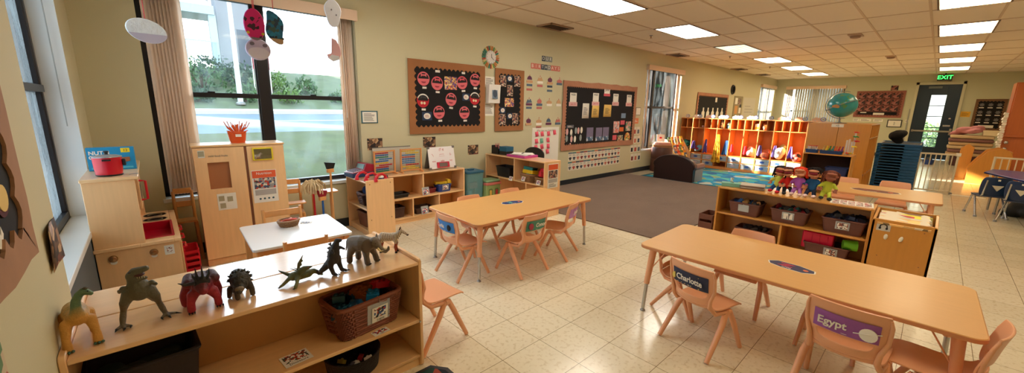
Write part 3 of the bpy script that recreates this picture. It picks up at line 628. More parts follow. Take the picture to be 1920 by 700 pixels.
rows = [(1.86, [0, 1, 0, 2], [2, 1, 2, 0]), (1.50, [3, 2, 1, 1], [1, 1, 0, 0]), (1.18, [0, 1, 3, 2], [0, 1, 0, 0])]
for r_, (z, ks, tags_) in enumerate(rows):
    for c_ in range(4):
        X = 4.60+0.245*c_
        def bf(t, k=ks[c_], c_=c_, r_=r_):
            rr = random.Random(r_*7+c_); sh = (c_+r_) % 4
            if sh == 0: P = ell(0, 0, 0.055, 0.06, 14, 0, 180)
            elif sh == 1: P = [(-0.07, -0.01), (-0.03, 0.05), (0.0, 0.03), (0.03, 0.06), (0.07, 0.0)]
            elif sh == 2: P = ell(0, 0.02, 0.055, 0.04, 12)
            else: P = [(-0.07, 0.02), (0, 0.05), (0.07, 0.02), (0.05, -0.02), (-0.05, -0.02)]
            MB().prism(P, -0.003, 0, 'y').build('cake_shape', BC[k], t, smooth=False); MB().prism(rrect(-0.07, -0.05, 0.07, -0.012, 0.01, 3), -0.0045, 0, 'y').build('ribbon', BC[(k+1) % 4] if k != 1 else PAPER, t, smooth=False)
            MB().sph((0, -0.003, 0.07), (0.008, 0.003, 0.012), 8, 5).build('flame', BC[2], t)
        pin('birthday_cutout', f"paper cake cutout of the birthday display, {['top', 'middle', 'bottom'][r_]} row, {ORD[c_]} column", 'cutout', X, z, YN-0.001, bf, 'birthday cake cutouts')
        for q in range(tags_[c_]):
            cm = [BC[3], BC[2], TC[0]][(q+c_) % 3]
            pin('name_strip', f"{['blue', 'coral', 'navy'][(q+c_) % 3]} {['upper', 'lower'][q]} strip under the {['top', 'middle', 'bottom'][r_]}-row, {ORD[c_]}-column birthday cutout", 'strip', X, z-0.085-0.07*q, YN-0.001, lambda t, cm=cm: sheet('strip', 0.13, 0.035, cm, t), 'birthday name strips')
# sticky note poster
STK = mat('sticky_pink', (240, 96, 118), 0.8); STG = mat('sticky_green', (120, 190, 160), 0.8)
pin('poster', 'tall white poster sheet with a handwritten question at the top', 'poster', 5.035, 0.79, YN-0.001, lambda t: (sheet('paper', 0.68, 0.60, PAPER, t), text('lettering', 'What does your family like?', 0.055, mat('pencil', (150, 120, 110), 0.8), t, (0, -0.002, 0.245), (PI/2, 0, 0), sx=0.75)))
for c_, (X, zs) in enumerate([(4.80, [0.98, 0.86, 0.755]), (4.93, [0.98, 0.865, 0.76, 0.665, 0.60]), (5.09, [0.98, 0.87, 0.765, 0.67]), (5.26, [0.995])]):
    for r_, z in enumerate(zs):
        g_ = c_ == 1 and r_ == 1
        pin('sticky_note', f"{'green' if g_ else 'pink'} sticky note on the white poster, {ORD[c_]} column, {ORD[r_]} from the top", 'sticky note', X+random.uniform(-0.01, 0.01), z, YN-0.0028, lambda t, g_=g_: MB().grid([[(-0.038, 0, 0.04), (0.038, 0, 0.04)], [(-0.038, -0.003, 0), (0.038, -0.003, 0)], [(-0.038, -0.012, -0.038), (0.038, -0.012, -0.038)]]).build('note', STG if g_ else STK, t, solid=0.001), 'sticky notes on the poster', tilt=random.uniform(-0.15, 0.15))
# board 3
b3 = board('largest black bulletin board with a crumpled brown paper border', 5.43, 7.92, 0.655, 1.90, 0.10, 0.055, KRAFTP, 0.012)
def px3(u, v):
    f_ = (u-50)/(705-50); top = 50+f_*52; bot = 655-f_*70
    X = 5.43+2.49*(f_*0.86/(1-0.14*f_)) if f_ < 1 else 7.92
    return X, 1.90-(v-top)/(bot-top)*1.245
PRP = mat('purple_grey_paper', (120, 112, 140), 0.8, noise=0.2, nscale=9); YEL = mat('yellow_sheet', (232, 196, 110), 0.8); BLW = printed('blue_white_paint', [(80, 110, 150), (200, 210, 220), (110, 140, 170), (60, 90, 120)], 14)
for u, v, n_ in [(138, 208, 'far left'), (333, 205, 'second'), (512, 207, 'third'), (636, 213, 'far right')]:
    X, Z = px3(u, v)
    def bf(t):
        sheet('paper', 0.19, 0.17, PAPER, t, z=0.03); sheet('pink_band', 0.24, 0.075, mat('pale_pink', (226, 178, 176), 0.8), t, 0.0015, 0, -0.085, -0.0016); text('lettering', 'WEEK', 0.05, INK, t, (0, -0.002, 0.08), (PI/2, 0, 0)); text('lettering', 'June 2-6', 0.045, REDP, t, (0, -0.0035, -0.085), (PI/2, 0, 0))
    pin('week_card', f'white WEEK heading card on the largest black board, {n_} of four', 'card', X, Z, YB, bf, 'week heading cards')
X, Z = px3(430, 143)
pin('month_card', 'white month heading card at the top of the largest black board', 'card', X, Z, YB, lambda t: (sheet('paper', 0.19, 0.14, PAPER, t, z=0.03), sheet('pink_band', 0.22, 0.05, PINKP, t, 0.0015, 0, -0.06, -0.0016), text('lettering', 'June', 0.08, INK, t, (0, -0.002, 0.04), (PI/2, 0, 0))))
for u, v, m_, ww, hh, lb in [(248, 305, PAPER, 0.21, 0.28, 'white curled sheet'), (334, 310, YEL, 0.24, 0.23, 'yellow sheet with a hand drawing'), (442, 302, YEL, 0.27, 0.24, 'yellow lined sheet, rightmost of the three loose sheets')]:
    X, Z = px3(u, v)
    pin('loose_sheet', f'{lb}, middle of largest black board', 'sheet', X, Z, YB, lambda t, m_=m_, ww=ww, hh=hh: (MB().grid([[(-ww/2-0.01, -0.02, hh/2), (-ww/4, -0.004, hh/2), (ww/2, -0.003, hh/2)], [(-ww/2, -0.006, 0), (-ww/4, -0.003, 0), (ww/2, -0.003, 0)], [(-ww/2, -0.003, -hh/2), (-ww/4, -0.003, -hh/2), (ww/2, -0.003, -hh/2)]]).build('paper', m_, t, solid=0.001), lines(t, ww*0.6, hh*0.5, 6, -0.006)))
for k, (u, v) in enumerate([(98, 487), (134, 492), (173, 475), (195, 475), (222, 470), (97, 546), (138, 548), (168, 548), (217, 536), (130, 592), (138, 516)]):
    X, Z = px3(u, v); sm = k > 8
    pin('paper_shape', f'small {"round" if sm else "oval"} pale paper shape on the largest black board, {ORD[k]} of the lower left cluster', 'cutout', X, Z, YB, lambda t, sm=sm, k=k: MB().prism(ell(0, 0, 0.02 if sm else 0.033, 0.02 if sm else 0.062, 14), -0.003, 0, 'y').build('shape', [mat('pale_pink', (226, 178, 176), 0.8), PAPER, mat('pale_grey', (150, 160, 160), 0.8)][k % 3], t, smooth=False), 'oval cutouts on the largest board')
X, Z = px3(124, 440); pin('heading_strip', 'grey heading strip above the oval cutouts on the largest board', 'strip', X, Z, YB, lambda t: (sheet('strip', 0.2, 0.055, mat('strip_grey', (90, 96, 110), 0.7), t), lines(t, 0.15, 0.03, 2, m=PAPER)))
for k, (u, v) in enumerate([(298, 505), (379, 503), (441, 498)]):
    X, Z = px3(u, v); pin('painting', f'purple and blue painted sheet, {ORD[k]} of three in a row on the largest board', 'painting', X, Z, YB, lambda t: (sheet('paper', 0.21, 0.26, PRP, t), sheet('painted_wave', 0.21, 0.08, BLW, t, 0.001, 0, -0.09, -0.0016)), 'painted sheets on the largest board')
for k, (u, v, ww, hh, m_, lb) in enumerate([(594, 342, 0.17, 0.1, mat('pale_blue_card', (120, 146, 176), 0.8), 'pale blue note'), (535, 440, 0.22, 0.24, printed('pinkgrey', [(226, 150, 140), (210, 190, 190), (150, 140, 150), (230, 110, 90)], 30), 'pink patterned sheet'), (590, 400, 0.16, 0.09, PINKP, 'small pink card'), (584, 458, 0.16, 0.09, mat('orange_card', (226, 110, 50), 0.8), 'small orange card'), (524, 530, 0.15, 0.1, PINKP, 'small pink card by the border'), (576, 546, 0.2, 0.18, printed('green_picture', [(90, 130, 90), (200, 180, 150), (180, 80, 60), (120, 150, 120)], 30), 'green picture sheet'), (645, 430, 0.2, 0.2, printed('pinkgreen', [(226, 130, 130), (110, 150, 120), (210, 190, 180)], 20), 'pink and green picture sheet')]):
    X, Z = px3(u, v); pin('picture_card', f'{lb} in the right part of the largest black board', 'card', X, Z, YB-0.0005*k, lambda t, ww=ww, hh=hh, m_=m_: sheet('card', ww, hh, m_, t))
X, Z = px3(643, 526); pin('round_picture', 'round food picture at the lower right of the largest black board', 'picture', X, Z, YB, lambda t: MB().prism(ell(0, 0, 0.11, 0.105, 24), -0.003, 0, 'y').build('disc', printed('food_print', [(200, 70, 40), (230, 180, 90), (90, 140, 60), (230, 220, 190)], 30), t, smooth=False))
# shirt-card strips
SH = [(40, 40, 48), (180, 70, 60), (90, 100, 112), (120, 40, 44), (200, 110, 90), (52, 66, 84)]
HD = [(90, 110, 130), (196, 110, 80), (150, 60, 60), (70, 120, 120), (60, 70, 90)]
for r_ in range(2):
    for k in range(15):
        X = 5.73+0.117*k; z = (0.525 if r_ == 0 else 0.345)+0.0*k
        def bf(t, k=k, r_=r_):
            sheet('card', 0.112, 0.165, mat('card_offwhite', (226, 220, 206), 0.8), t); sheet('heading_band', 0.112, 0.025, mat(f'hd{(k+r_) % 5}', HD[(k*3+r_) % 5], 0.8), t, 0.001, 0, 0.07, -0.0016)
            c_ = mat(f'sh{(k*5+r_*2) % 6}', SH[(k*5+r_*2) % 6], 0.8); MB().prism([(-0.02, -0.065), (0.02, -0.065), (0.02, -0.035), (0.036, -0.04), (0.042, -0.02), (0.02, -0.008), (-0.02, -0.008), (-0.042, -0.02), (-0.036, -0.04), (-0.02, -0.035)], -0.003, -0.0016, 'y').build('shirt', c_, t, smooth=False); lines(t, 0.08, 0.045, 3, z=0.028, m=mat('grey_ink', (130, 126, 120), 0.8), seed=k)
        pin('shirt_card', f"shirt picture card, {['upper', 'lower'][r_]} strip below the largest board, {ORD[k]} from the left", 'card', X, z, YN-0.001, bf, 'shirt cards below the largest board')
# cards right of board 3
pin('framed_notice', 'small framed notice beside the narrow window', 'notice', 8.05, 1.38, YN-0.001, lambda t: (sheet('frame', 0.2, 0.17, BLACK, t, 0.005), sheet('paper', 0.18, 0.15, PAPER, t, 0.001, 0, 0, -0.0051)))
pin('heading_card', 'orange heading card above the cards by the narrow window', 'card', 7.98, 1.17, YN-0.001, lambda t: (sheet('card', 0.24, 0.12, mat('orange_card2', (222, 130, 90), 0.8), t), lines(t, 0.18, 0.06, 2, m=PAPER)))
for r_ in range(4):
    for c_ in range(3):
        pin('picture_card', f"small white picture card beside the narrow window, {ORD[r_]} row, {ORD[c_]} column", 'card', 7.83+0.15*c_+0.04*r_, 0.95-0.2*r_, YN-0.0245 if False else YN-0.001, lambda t, k=r_*3+c_: (sheet('card', 0.13, 0.17, mat('card_offwhite', (226, 220, 206), 0.8), t), sheet('picture', 0.08, 0.09, mat(f'sh{k % 6}', SH[k % 6], 0.8), t, 0.001, 0, -0.02, -0.0016)), 'picture cards by the narrow window')
# board 4, clock 2, papers
board('small black bulletin board above the cubbies with white bottle shapes', 11.1, 13.4, 1.0, 1.915, 0.09, 0.08, KRAFTP)
for k in range(5):
    pin('bottle_cutout', f'white paper bottle cutout on the board above the cubbies, {ORD[k]} from the left', 'cutout', 11.55+0.36*k+0.03*(k == 0), 1.33, YB, lambda t: MB().prism([(-0.1, -0.17), (0.1, -0.17), (0.1, 0.05), (0.04, 0.09), (0.04, 0.18), (-0.04, 0.18), (-0.04, 0.09), (-0.1, 0.05)], -0.004, 0, 'y').build('bottle_shape', PAPER, t, smooth=False), 'bottle cutouts')
pin('heading_card', 'small white card at the top of the board above the cubbies', 'card', 12.45, 1.74, YB, lambda t: sheet('card', 0.14, 0.13, PAPER, t))
t = thing('wall_clock', 'round black-rimmed wall clock near the far corner', 'clock', (13.7, YN-0.002, 2.09))
MB().lathe([(0.0, 0.02), (0.115, 0.02)], 28, rot=(PI/2, 0, 0)).build('clock_face', CLK, t); MB().lathe([(0.115, 0.015), (0.115, 0.04), (0.135, 0.045), (0.15, 0.02), (0.15, 0)], 28, rot=(PI/2, 0, 0)).build('rim', BLACK, t); MB().box(-0.005, -0.026, -0.01, 0.005, -0.022, 0.08).box(-0.01, -0.026, -0.005, 0.055, -0.022, 0.005).build('clock_hands', INK, t)
t = thing('notice_board', 'cork notice strip with pinned papers left of the white sheet, far window wall', 'notice board', (14.35, YN, 1.55)); MB().box(-0.4, -0.015, -0.4, 0.4, -0.001, 0.36).build('backing', mat('olive_wallboard', (150, 138, 106), 0.8), t, bevel=0.003)
for k, (dx, dz, w_, h_) in enumerate([(-0.2, 0.2, 0.22, 0.2), (0.1, 0.18, 0.22, 0.2), (-0.15, -0.08, 0.26, 0.26), (0.2, -0.1, 0.2, 0.18), (0.22, 0.05, 0.14, 0.1)]):
    pin('pinned_paper', f"pinned paper on the cork strip near the far corner, {['upper left', 'upper right', 'orange one', 'lower right', 'small middle'][k]}", 'paper', 14.35+dx, 1.55+dz, YN-0.016, lambda t, k=k, w_=w_, h_=h_: sheet('paper', w_, h_, [PAPER, PHOTOB, mat('orange_tan', (206, 150, 90), 0.8), PAPER, INK][k], t))
pin('white_sheet', 'large white sheet on the wall left of the far corner blind', 'sheet', 15.5, 1.5, YN-0.001, lambda t: (sheet('sheet', 1.25, 0.78, mat('sheet_grey', (205, 200, 184), 0.7), t, 0.004), lines(t, 0.9, 0.3, 3, -0.0041, mat('grey_ink', (130, 126, 120), 0.8), th=0.12)))

# ---- end wall items (face -x): build in local frame of a thing turned by 90 degrees
def pinx(kind, label, cat, y, z, build, dx=0.001, group=None): 
    t = thing(kind, label, cat, (XF-dx, y, z), -PI/2, group); build(t); return t
board('pinkish photo bulletin board on the end wall between the globe and the door', 0.87, 2.10, 1.30, 2.19, 0.07, 0.08, mat('rose_brown_border', (150, 92, 78), 0.8), face=mat('rose_brown_paper', (110, 62, 58), 0.9), plane=XF, axis='x')
DPH = printed('dark_photo', [(60, 34, 34), (120, 60, 56), (34, 24, 26), (160, 100, 90), (90, 50, 46)], 18)
for r_ in range(3):
    for c_ in range(5):
        pinx('photo_print', f"small photo on the pinkish end wall board, {['top', 'middle', 'bottom'][r_]} row, {ORD[c_]} from the left", 'photo', 1.94-0.215*c_, 2.03-0.215*r_, lambda t: sheet('print', 0.185, 0.17, DPH, t), 0.0155, 'photos on the end wall board')
pinx('caption_strip', 'black caption strip with white labels along the bottom of the pinkish board', 'strip', 1.49, 1.44, lambda t: (sheet('strip', 1.0, 0.1, BOARDB, t), sheet('label_card', 0.28, 0.07, PAPER, t, 0.001, 0.05, -0.02, -0.0016), sheet('label_card', 0.16, 0.03, PAPER, t, 0.001, -0.35, 0.02, -0.0016)), 0.0155)
pinx('photo_print', 'small dark red picture sticking up above the pinkish board', 'photo', 1.17, 2.28, lambda t: sheet('print', 0.18, 0.16, DPH, t))
pinx('framed_certificate', 'black-framed certificate on the end wall below the pinkish board', 'frame', 1.0, 1.11, lambda t: (sheet('frame', 0.36, 0.25, BLACK, t, 0.015), sheet('paper', 0.31, 0.2, PAPER, t, 0.001, 0, 0, -0.0151), lines(t, 0.04, 0.12, 4, -0.0165)))
pinx('photo_print', 'reddish portrait photo on the end wall beside the door', 'photo', 0.80, 0.68, lambda t: sheet('print', 0.17, 0.15, printed('red_photo', [(150, 60, 60), (200, 130, 110), (90, 40, 50)], 20), t))
for k, (y, w_) in enumerate(((2.0, 0.16), (1.75, 0.3), (1.42, 0.24), (0.72, 0.08))): pinx('notice_sheet', f"low notice on the end wall below the pinkish board, {ORD[k]} from the left", 'notice', y, 1.2, lambda t, w_=w_: (sheet('paper', w_, 0.09, PAPER, t), lines(t, w_*0.8, 0.07, 3, seed=k)))
pinx('notice_sign', 'yellow notice sign right of the blue door', 'sign', -0.525, 1.455, lambda t: (sheet('plate', 0.2, 0.165, mat('yellow_sign', (226, 170, 40), 0.5), t, 0.003), lines(t, 0.15, 0.11, 4, -0.0031, mat('brown_ink', (110, 80, 30), 0.7))))
board('black bulletin board with hand shapes on the end wall, right of the door', -1.29, -0.675, 0.985, 1.91, 0.07, 0.07, mat('brown_border', (120, 84, 56), 0.8), plane=XF, axis='x')
k = 0
for r_ in range(3):
    for c_ in range(3):
        pinx('hand_cutout', f"grey paper hand on the board right of door, {['top', 'middle', 'bottom'][r_]} row, {ORD[c_]} from left", 'cutout', -0.81-0.17*c_, 1.74-0.22*r_, lambda t: MB().prism([(0.06*math.cos(a)*(1 if q % 2 else 0.62), 0.06*math.sin(a)*(1 if q % 2 else 0.62)) for q, a in enumerate([i*PI/7 for i in range(14)])], -0.003, 0, 'y').build('hand_shape', mat('hand_grey', (110, 108, 110), 0.8), t, smooth=False), 0.0155, 'hand cutouts on the end wall board')
        pinx('caption_label', f"white caption under the {['top', 'middle', 'bottom'][r_]}-row, {ORD[c_]}-column hand, board right of door", 'label', -0.81-0.17*c_, 1.655-0.22*r_, lambda t: sheet('label_card', 0.1, 0.025, PAPER, t), 0.0155, 'caption labels on the hands board')
pinx('heading_card', 'white heading card at the bottom of the board with hand shapes', 'card', -0.98, 1.10, lambda t: sheet('card', 0.3, 0.08, PAPER, t), 0.0155)

# ---- near left wall items (face +x)
t = board('black bulletin board with a wavy brown border on the near left wall', 0.55, 1.70, 0.98, 1.95, 0.10, 0.09, mat('brown_crumpled', (164, 122, 92), 0.8, noise=0.2, nscale=9), 0.012, plane=-0.30, axis='-x')
def pinl(kind, label, cat, y, z, build, dx=0.0): t = thing(kind, label, cat, (-0.30+dx, y, z), PI/2); build(t); return t
pinl('round_cutout', 'yellow oval paper cutout with a dark rim on the near left wall board', 'cutout', 1.50, 1.17, lambda t: (MB().prism(ell(0, 0, 0.05, 0.04, 18), -0.0015, 0, 'y').build('rim', mat('dark_red_paper', (80, 20, 30), 0.8), t, smooth=False), MB().prism(ell(0.006, 0.006, 0.042, 0.033, 18), -0.003, -0.0016, 'y').build('face', mat('pale_yellow', (226, 196, 120), 0.8), t, smooth=False)), 0.0155)
pinl('round_cutout', 'purple oval paper cutout on the near left wall board', 'cutout', 1.36, 1.24, lambda t: MB().prism(ell(0, 0, 0.06, 0.045, 18), -0.0015, 0, 'y').build('face', mat('plum_paper', (70, 40, 66), 0.8), t, smooth=False), 0.0155)
pinl('white_cutout', 'white cut paper strip low on the near left wall board', 'cutout', 1.42, 1.10, lambda t: MB().prism([(-0.03, -0.02), (0.0, -0.03), (0.03, 0.0), (0.02, 0.02), (0.01, 0.0), (-0.01, 0.025)], -0.0015, 0, 'y').build('cutout', PAPER, t, smooth=False), 0.0155)
pinl('photo_print', 'curled brown photo print on the near left wall beside the window', 'photo', 2.02, 0.92, lambda t: MB().grid([[(-0.10, -0.012, 0.075), (0, -0.002, 0.075), (0.1, -0.002, 0.075)], [(-0.10, -0.004, -0.075), (0, -0.002, -0.075), (0.1, -0.008, -0.075)]]).build('print', PHOTO, t, solid=0.001), 0.003)
pinl('photo_print', 'photo print low on the near left wall, cut by the picture corner', 'photo', 1.24, 0.84, lambda t: sheet('print', 0.15, 0.10, printed('green_picture', [(90, 130, 90), (200, 180, 150), (180, 80, 60), (120, 150, 120)], 30), t), 0.001)

# hanging mobiles
def mobile(name, label, x, y, z, poly, m, sc, parts=(), rz=0.0, string=True, roll=0.0):
    t = thing(name, label, 'hanging craft', (x, y, z), rot=(0, roll, rz), scale=sc)
    MB().prism(poly, -0.006, 0.006, 'y').build('paper_body', m, t, bevel=0.004)
    for nm, pl, mm in parts: MB().prism(pl, -0.010, -0.0062, 'y').build(nm, mm, t, smooth=False)
    if string:
        top = max(p[1] for p in poly); L = (CH-0.01-z)/sc
        MB().sweep([(0.0, 0, top-0.02), (math.sin(-roll)*L, 0, math.cos(roll)*L)], 0.002/sc, 6).build('string', mat('red_string', (200, 60, 60), 0.7), t)
CW = mat('white_craft', (222, 226, 238), 0.75, noise=0.08, nscale=20); CWB = mat('white_bumpy_craft', (232, 238, 246), 0.8, noise=0.12, nscale=30, bump=0.8, bscale=40); MG = printed('magenta_spots', [(214, 22, 124), (214, 22, 124), (214, 22, 124), (60, 20, 50), (214, 22, 124)], 55); BLS = printed('blue_glitter', [(20, 110, 160), (30, 60, 90), (20, 110, 160), (60, 90, 90), (24, 130, 180)], 60)
GRY = mat('craft_grey', (120, 116, 128), 0.7); TANC = mat('craft_tan', (190, 160, 130), 0.7); PKC = mat('craft_pink', (222, 176, 182), 0.75); EYE = mat('craft_eye', (214, 190, 60), 0.4)
def lens(rx, rz_, n=26, pow_=1.0, skew=0.0): return [(rx*math.cos(a)+skew*math.sin(a)*rz_, rz_*math.sin(a)) for a in [2*PI*k/n for k in range(n)]]
def half(poly, zc): return [p for p in poly if p[1] <= zc]
P = lens(0.082, 0.064, skew=-0.22)
mobile('fish_craft', 'large white textured paper fish shape hanging left of the big window', 0.053, 3.0, 1.787, P, CWB, 1.0, [('painted_belly', half(P, -0.008), mat('belly_grey', (196, 190, 210), 0.75))], 0.1)
P = lens(0.05, 0.082)
mobile('fish_craft', 'magenta spotted paper fish hanging in front of the window post', 0.486, 2.6, 1.83, P, MG, 1.0, [('grey_belly', half(P, -0.055), GRY), ('eye', ell(-0.035, -0.045, 0.007, 0.007, 10), EYE), ('eye', ell(0.035, -0.045, 0.007, 0.007, 10), EYE)], 0.1)
P = [(x+0.03*math.sin(3*z/0.09)*0.5-0.28*z, z) for x, z in lens(0.045, 0.088)]
mobile('fish_craft', 'blue glittery paper fish hanging right of the window post', 0.583, 2.6, 1.827, P, BLS, 1.0, [('tan_belly', half(P, -0.055), TANC), ('eye', ell(0.0, -0.05, 0.006, 0.006, 10), BLACK), ('eye', ell(0.035, -0.055, 0.006, 0.006, 10), BLACK)], 0.1)
P = lens(0.065, 0.06)
mobile('fish_craft', 'pale lilac round paper fish hanging below the magenta one', 0.52, 2.75, 1.718, P, mat('lilac_craft', (206, 200, 226), 0.75, noise=0.06, nscale=20), 1.0, [('painted_belly', ell(0, -0.02, 0.055, 0.032, 18), mat('belly_lilac', (226, 222, 236), 0.75)), ('bubble', ell(-0.03, 0.03, 0.012, 0.01, 10), GRY), ('bubble', ell(0.035, 0.025, 0.012, 0.01, 10), GRY)], 0.1)
P = [(x*(1.0+0.12*math.sin(z*40)), z) for x, z in lens(0.056, 0.093)]
mobile('fish_craft', 'white speckled paper fish hanging at the right end of the valance', 1.043, 3.0, 2.04, P, CW, 1.0, [('speckles', ell(-0.012, 0.02, 0.004, 0.006, 8), GRY), ('speckle', ell(0.02, -0.01, 0.004, 0.006, 8), GRY)], 0.1)
P = [(x+0.35*abs(z)-0.02, z) for x, z in lens(0.045, 0.08)]; P = [(-0.01, 0.085), (0.02, 0.075), (0.045, 0.03), (0.05, -0.02), (0.03, -0.06), (-0.01, -0.075), (-0.045, -0.055), (-0.05, -0.03), (-0.02, -0.02), (-0.015, 0.03)]
mobile('fish_craft', 'pink and white curved paper fish hanging below the speckled one', 1.032, 3.0, 1.788, P, PKC, 1.0, [('white_belly', [(-0.01, -0.075), (-0.045, -0.055), (-0.02, -0.03), (0.03, -0.035), (0.03, -0.06)], CW)], 0.1)
# ================================================================== builders for furniture and toys
def shelf_unit(label, x, y, rz, W_, H_, D_, levels=(0.3,), divs=(), lip=0.0, cat='shelf', name='storage_shelf', back=True, kick=0.05, th=0.018, m=None, over=0.0):
    """open shelf; local x along the front, y from 0 (front) to D_ (back), z up"""
    t = thing(name, label, cat, (x, y, 0), rz)
    m = m or MAPLE
    for s_ in (0, W_-th): MB().prism(rrect(0, 0, D_, H_+lip, 0.02, 4) if lip else [(0, 0), (D_, 0), (D_, H_), (0, H_)], s_, s_+th, 'x').build('side_panel', MAPLEZ if m is MAPLE else m, t, bevel=0.003)
    MB().box(th, -over, H_-th, W_-th, D_, H_).build('top_panel', TOPM if m is MAPLE else m, t, bevel=0.004)
    MB().box(th, 0.01, kick, W_-th, D_-0.01, kick+th).build('bottom_shelf', m, t, bevel=0.002)
    MB().box(th, 0.02, 0, W_-th, 0.035, kick).build('kick_board', m, t)
    if back: MB().box(th, D_-0.014, kick, W_-th, D_-0.004, H_-th).build('back_panel', mat('shelf_back', (206, 150, 92), 0.5, noise=0.06, nscale=3), t)
    for z in levels: MB().box(th, 0.004, z-th, W_-th, D_-0.014, z).build('shelf', m, t, bevel=0.003)
    for (dx, z0, z1) in divs: MB().box(dx-th/2, 0.006, z0, dx+th/2, D_-0.014, z1).build('divider', MAPLEZ if m is MAPLE else m, t, bevel=0.002)
    return t
def label_card(label, cat, loc, rot, w_, h_, body='', pm=None, rz=0.0):
    t = thing('picture_label', label, cat, loc, rot=rot)
    MB().box(-w_/2, -h_/2, 0, w_/2, h_/2, 0.001).build('card', PAPER, t, smooth=False)
    MB().box(-w_*0.42, -h_*0.2, 0.001, w_*0.42, h_*0.42, 0.0014).build('picture', pm or LEGOP, t, smooth=False)
    if body: text('lettering', body, h_*0.2, INK, t, (0, -h_*0.35, 0.0015), (0, 0, 0), extrude=0.0002)
    return t
LEGOP = printed('red_blue_print', [(240, 235, 228), (190, 40, 40), (240, 235, 228), (50, 80, 140), (40, 40, 44)], 110)
DINOP = printed('red_grey_print', [(240, 235, 228), (190, 60, 40), (60, 80, 60), (50, 48, 50), (240, 235, 228)], 120)
WICKN = mat('wicker_strand', (132, 72, 50), 0.55, noise=0.25, nscale=60)
def wicker_basket(name, label, w_, d_, h_, loc, rz=0.0, taper=0.86, rows=13, m=None, group=None, n=6, cat='basket', rim=True, round_=False):
    t = thing(name, label, cat, loc, rz, group); m = m or WICKN
    def outline(s_, off):
        pts = []
        K = max(24, int((w_+d_)*2/0.016)); K += K % 2
        for k in range(K):
            a = 2*PI*k/K
            if round_: x, y = math.cos(a)*w_/2, math.sin(a)*d_/2
            else:
                c, s2 = math.cos(a), math.sin(a); e = 0.28; x = math.copysign(abs(c)**e, c)*w_/2; y = math.copysign(abs(s2)**e, s2)*d_/2
            q = 1+off*(1 if k % 2 else -1)/max(w_, d_)
            pts.append((x*s_*q, y*s_*q))
        return pts
    b = MB(); rr = h_/rows/2*1.25
    for r_ in range(rows):
        f = (r_+0.5)/rows; s_ = taper+(1-taper)*f; o = outline(s_, 0.013*(1 if r_ % 2 else -1)); o.append(o[0])
        b.sweep([(x, y, h_*f) for x, y in o], rr, n, caps=False)
    b.build('woven_side', m, t)
    f2 = MB(); f2.prism([(x, y) for x, y in outline(taper*0.97, 0)], 0.002, 0.006, 'z'); f2.build('base', m, t, smooth=False)
    if rim: o = outline(1.0, 0); o.append(o[0]); MB().sweep([(x, y, h_) for x, y in o], rr*1.5, 7, caps=False).build('rim', m, t)
    return t
def bin_basket(label, w_, d_, h_, loc, rz, m=None, taper=0.86, group=None, tagm=None, name='storage_basket', open_top=True, tag_dx=0.0):
    """tapered fabric-like basket with a folded rim and a hanging card pocket on its front (-y)"""
    t = thing(name, label, 'basket', loc, rz, group); m = m or DKWICK; th = 0.006
    def ring(s_, z, ins=0): return [(x, y, z) for x, y in rrect(-w_/2*s_+ins, -d_/2*s_+ins, w_/2*s_-ins, d_/2*s_-ins, 0.02, 3)]
    R = [ring(taper, 0), ring(1, h_), ring(1, h_, th), ring(taper, th, th)]; n = len(R[0]); mb = MB(); vs = [p for r in R for p in r]; fs = []
    for i in range(3):
        for k in range(n): fs.append((i*n+k, i*n+(k+1) % n, (i+1)*n+(k+1) % n, (i+1)*n+k))
    fs.append(tuple(range(n-1, -1, -1))); fs.append(tuple(3*n+k for k in range(n))); mb.add(vs, fs); mb.build('bin_body', m, t, angle=50)
    rp = [Vector(p) for p in ring(1.005, h_-0.008)]; rp.append(rp[0]); MB().sweep(rp, 0.006, 6, caps=False).build('rim', m, t)
    if tagm is not None:
        e = (1-taper)*d_/2/h_; a = math.atan(e)
        c_ = Vector((tag_dx, -d_/2+e*h_*0.42-0.006, h_*0.58)); 
        MB().obox(c_, (0.10, 0.002, 0.075), (a, 0, 0)).build('card_pocket', CLEAR, t, smooth=False)
        MB().obox(c_+Vector((0, -0.002, -0.002)), (0.075, 0.0015, 0.055), (a, 0, 0)).build('picture_card', tagm, t, smooth=False)
        MB().sweep([c_+Vector((0, 0.001, 0.03)), c_+Vector((0, -0.006, 0.045)), c_+Vector((0, 0.01, 0.055))], 0.0025, 6).build('ring', CHROME, t)
    return t
def twotone(name, lo, hi, z0, z1, rough=0.55, sc=18, amt=0.25):
    m = mat(name, lo, rough, bump=0.35, bscale=130); n = m.node_tree.nodes; l = m.node_tree.links; b = n['Principled BSDF']
    t = n.new('ShaderNodeTexCoord'); s_ = n.new('ShaderNodeSeparateXYZ'); nz = n.new('ShaderNodeTexNoise'); nz.inputs['Scale'].default_value = sc*3
    l.new(t.outputs['Object'], s_.inputs[0]); l.new(t.outputs['Object'], nz.inputs[0])
    a = n.new('ShaderNodeMath'); a.operation = 'MULTIPLY_ADD'; a.inputs[1].default_value = amt*(z1-z0)*3; l.new(nz.outputs[0], a.inputs[0]); l.new(s_.outputs[2], a.inputs[2])
    r = n.new('ShaderNodeMapRange'); r.inputs[1].default_value = z0; r.inputs[2].default_value = z1; l.new(a.outputs[0], r.inputs[0])
    mx = n.new('ShaderNodeMix'); mx.data_type = 'RGBA'; mx.inputs[6].default_value = rgb(*lo); mx.inputs[7].default_value = rgb(*hi); l.new(r.outputs[0], mx.inputs[0]); l.new(mx.outputs[2], b.inputs['Base Color'])
    return m
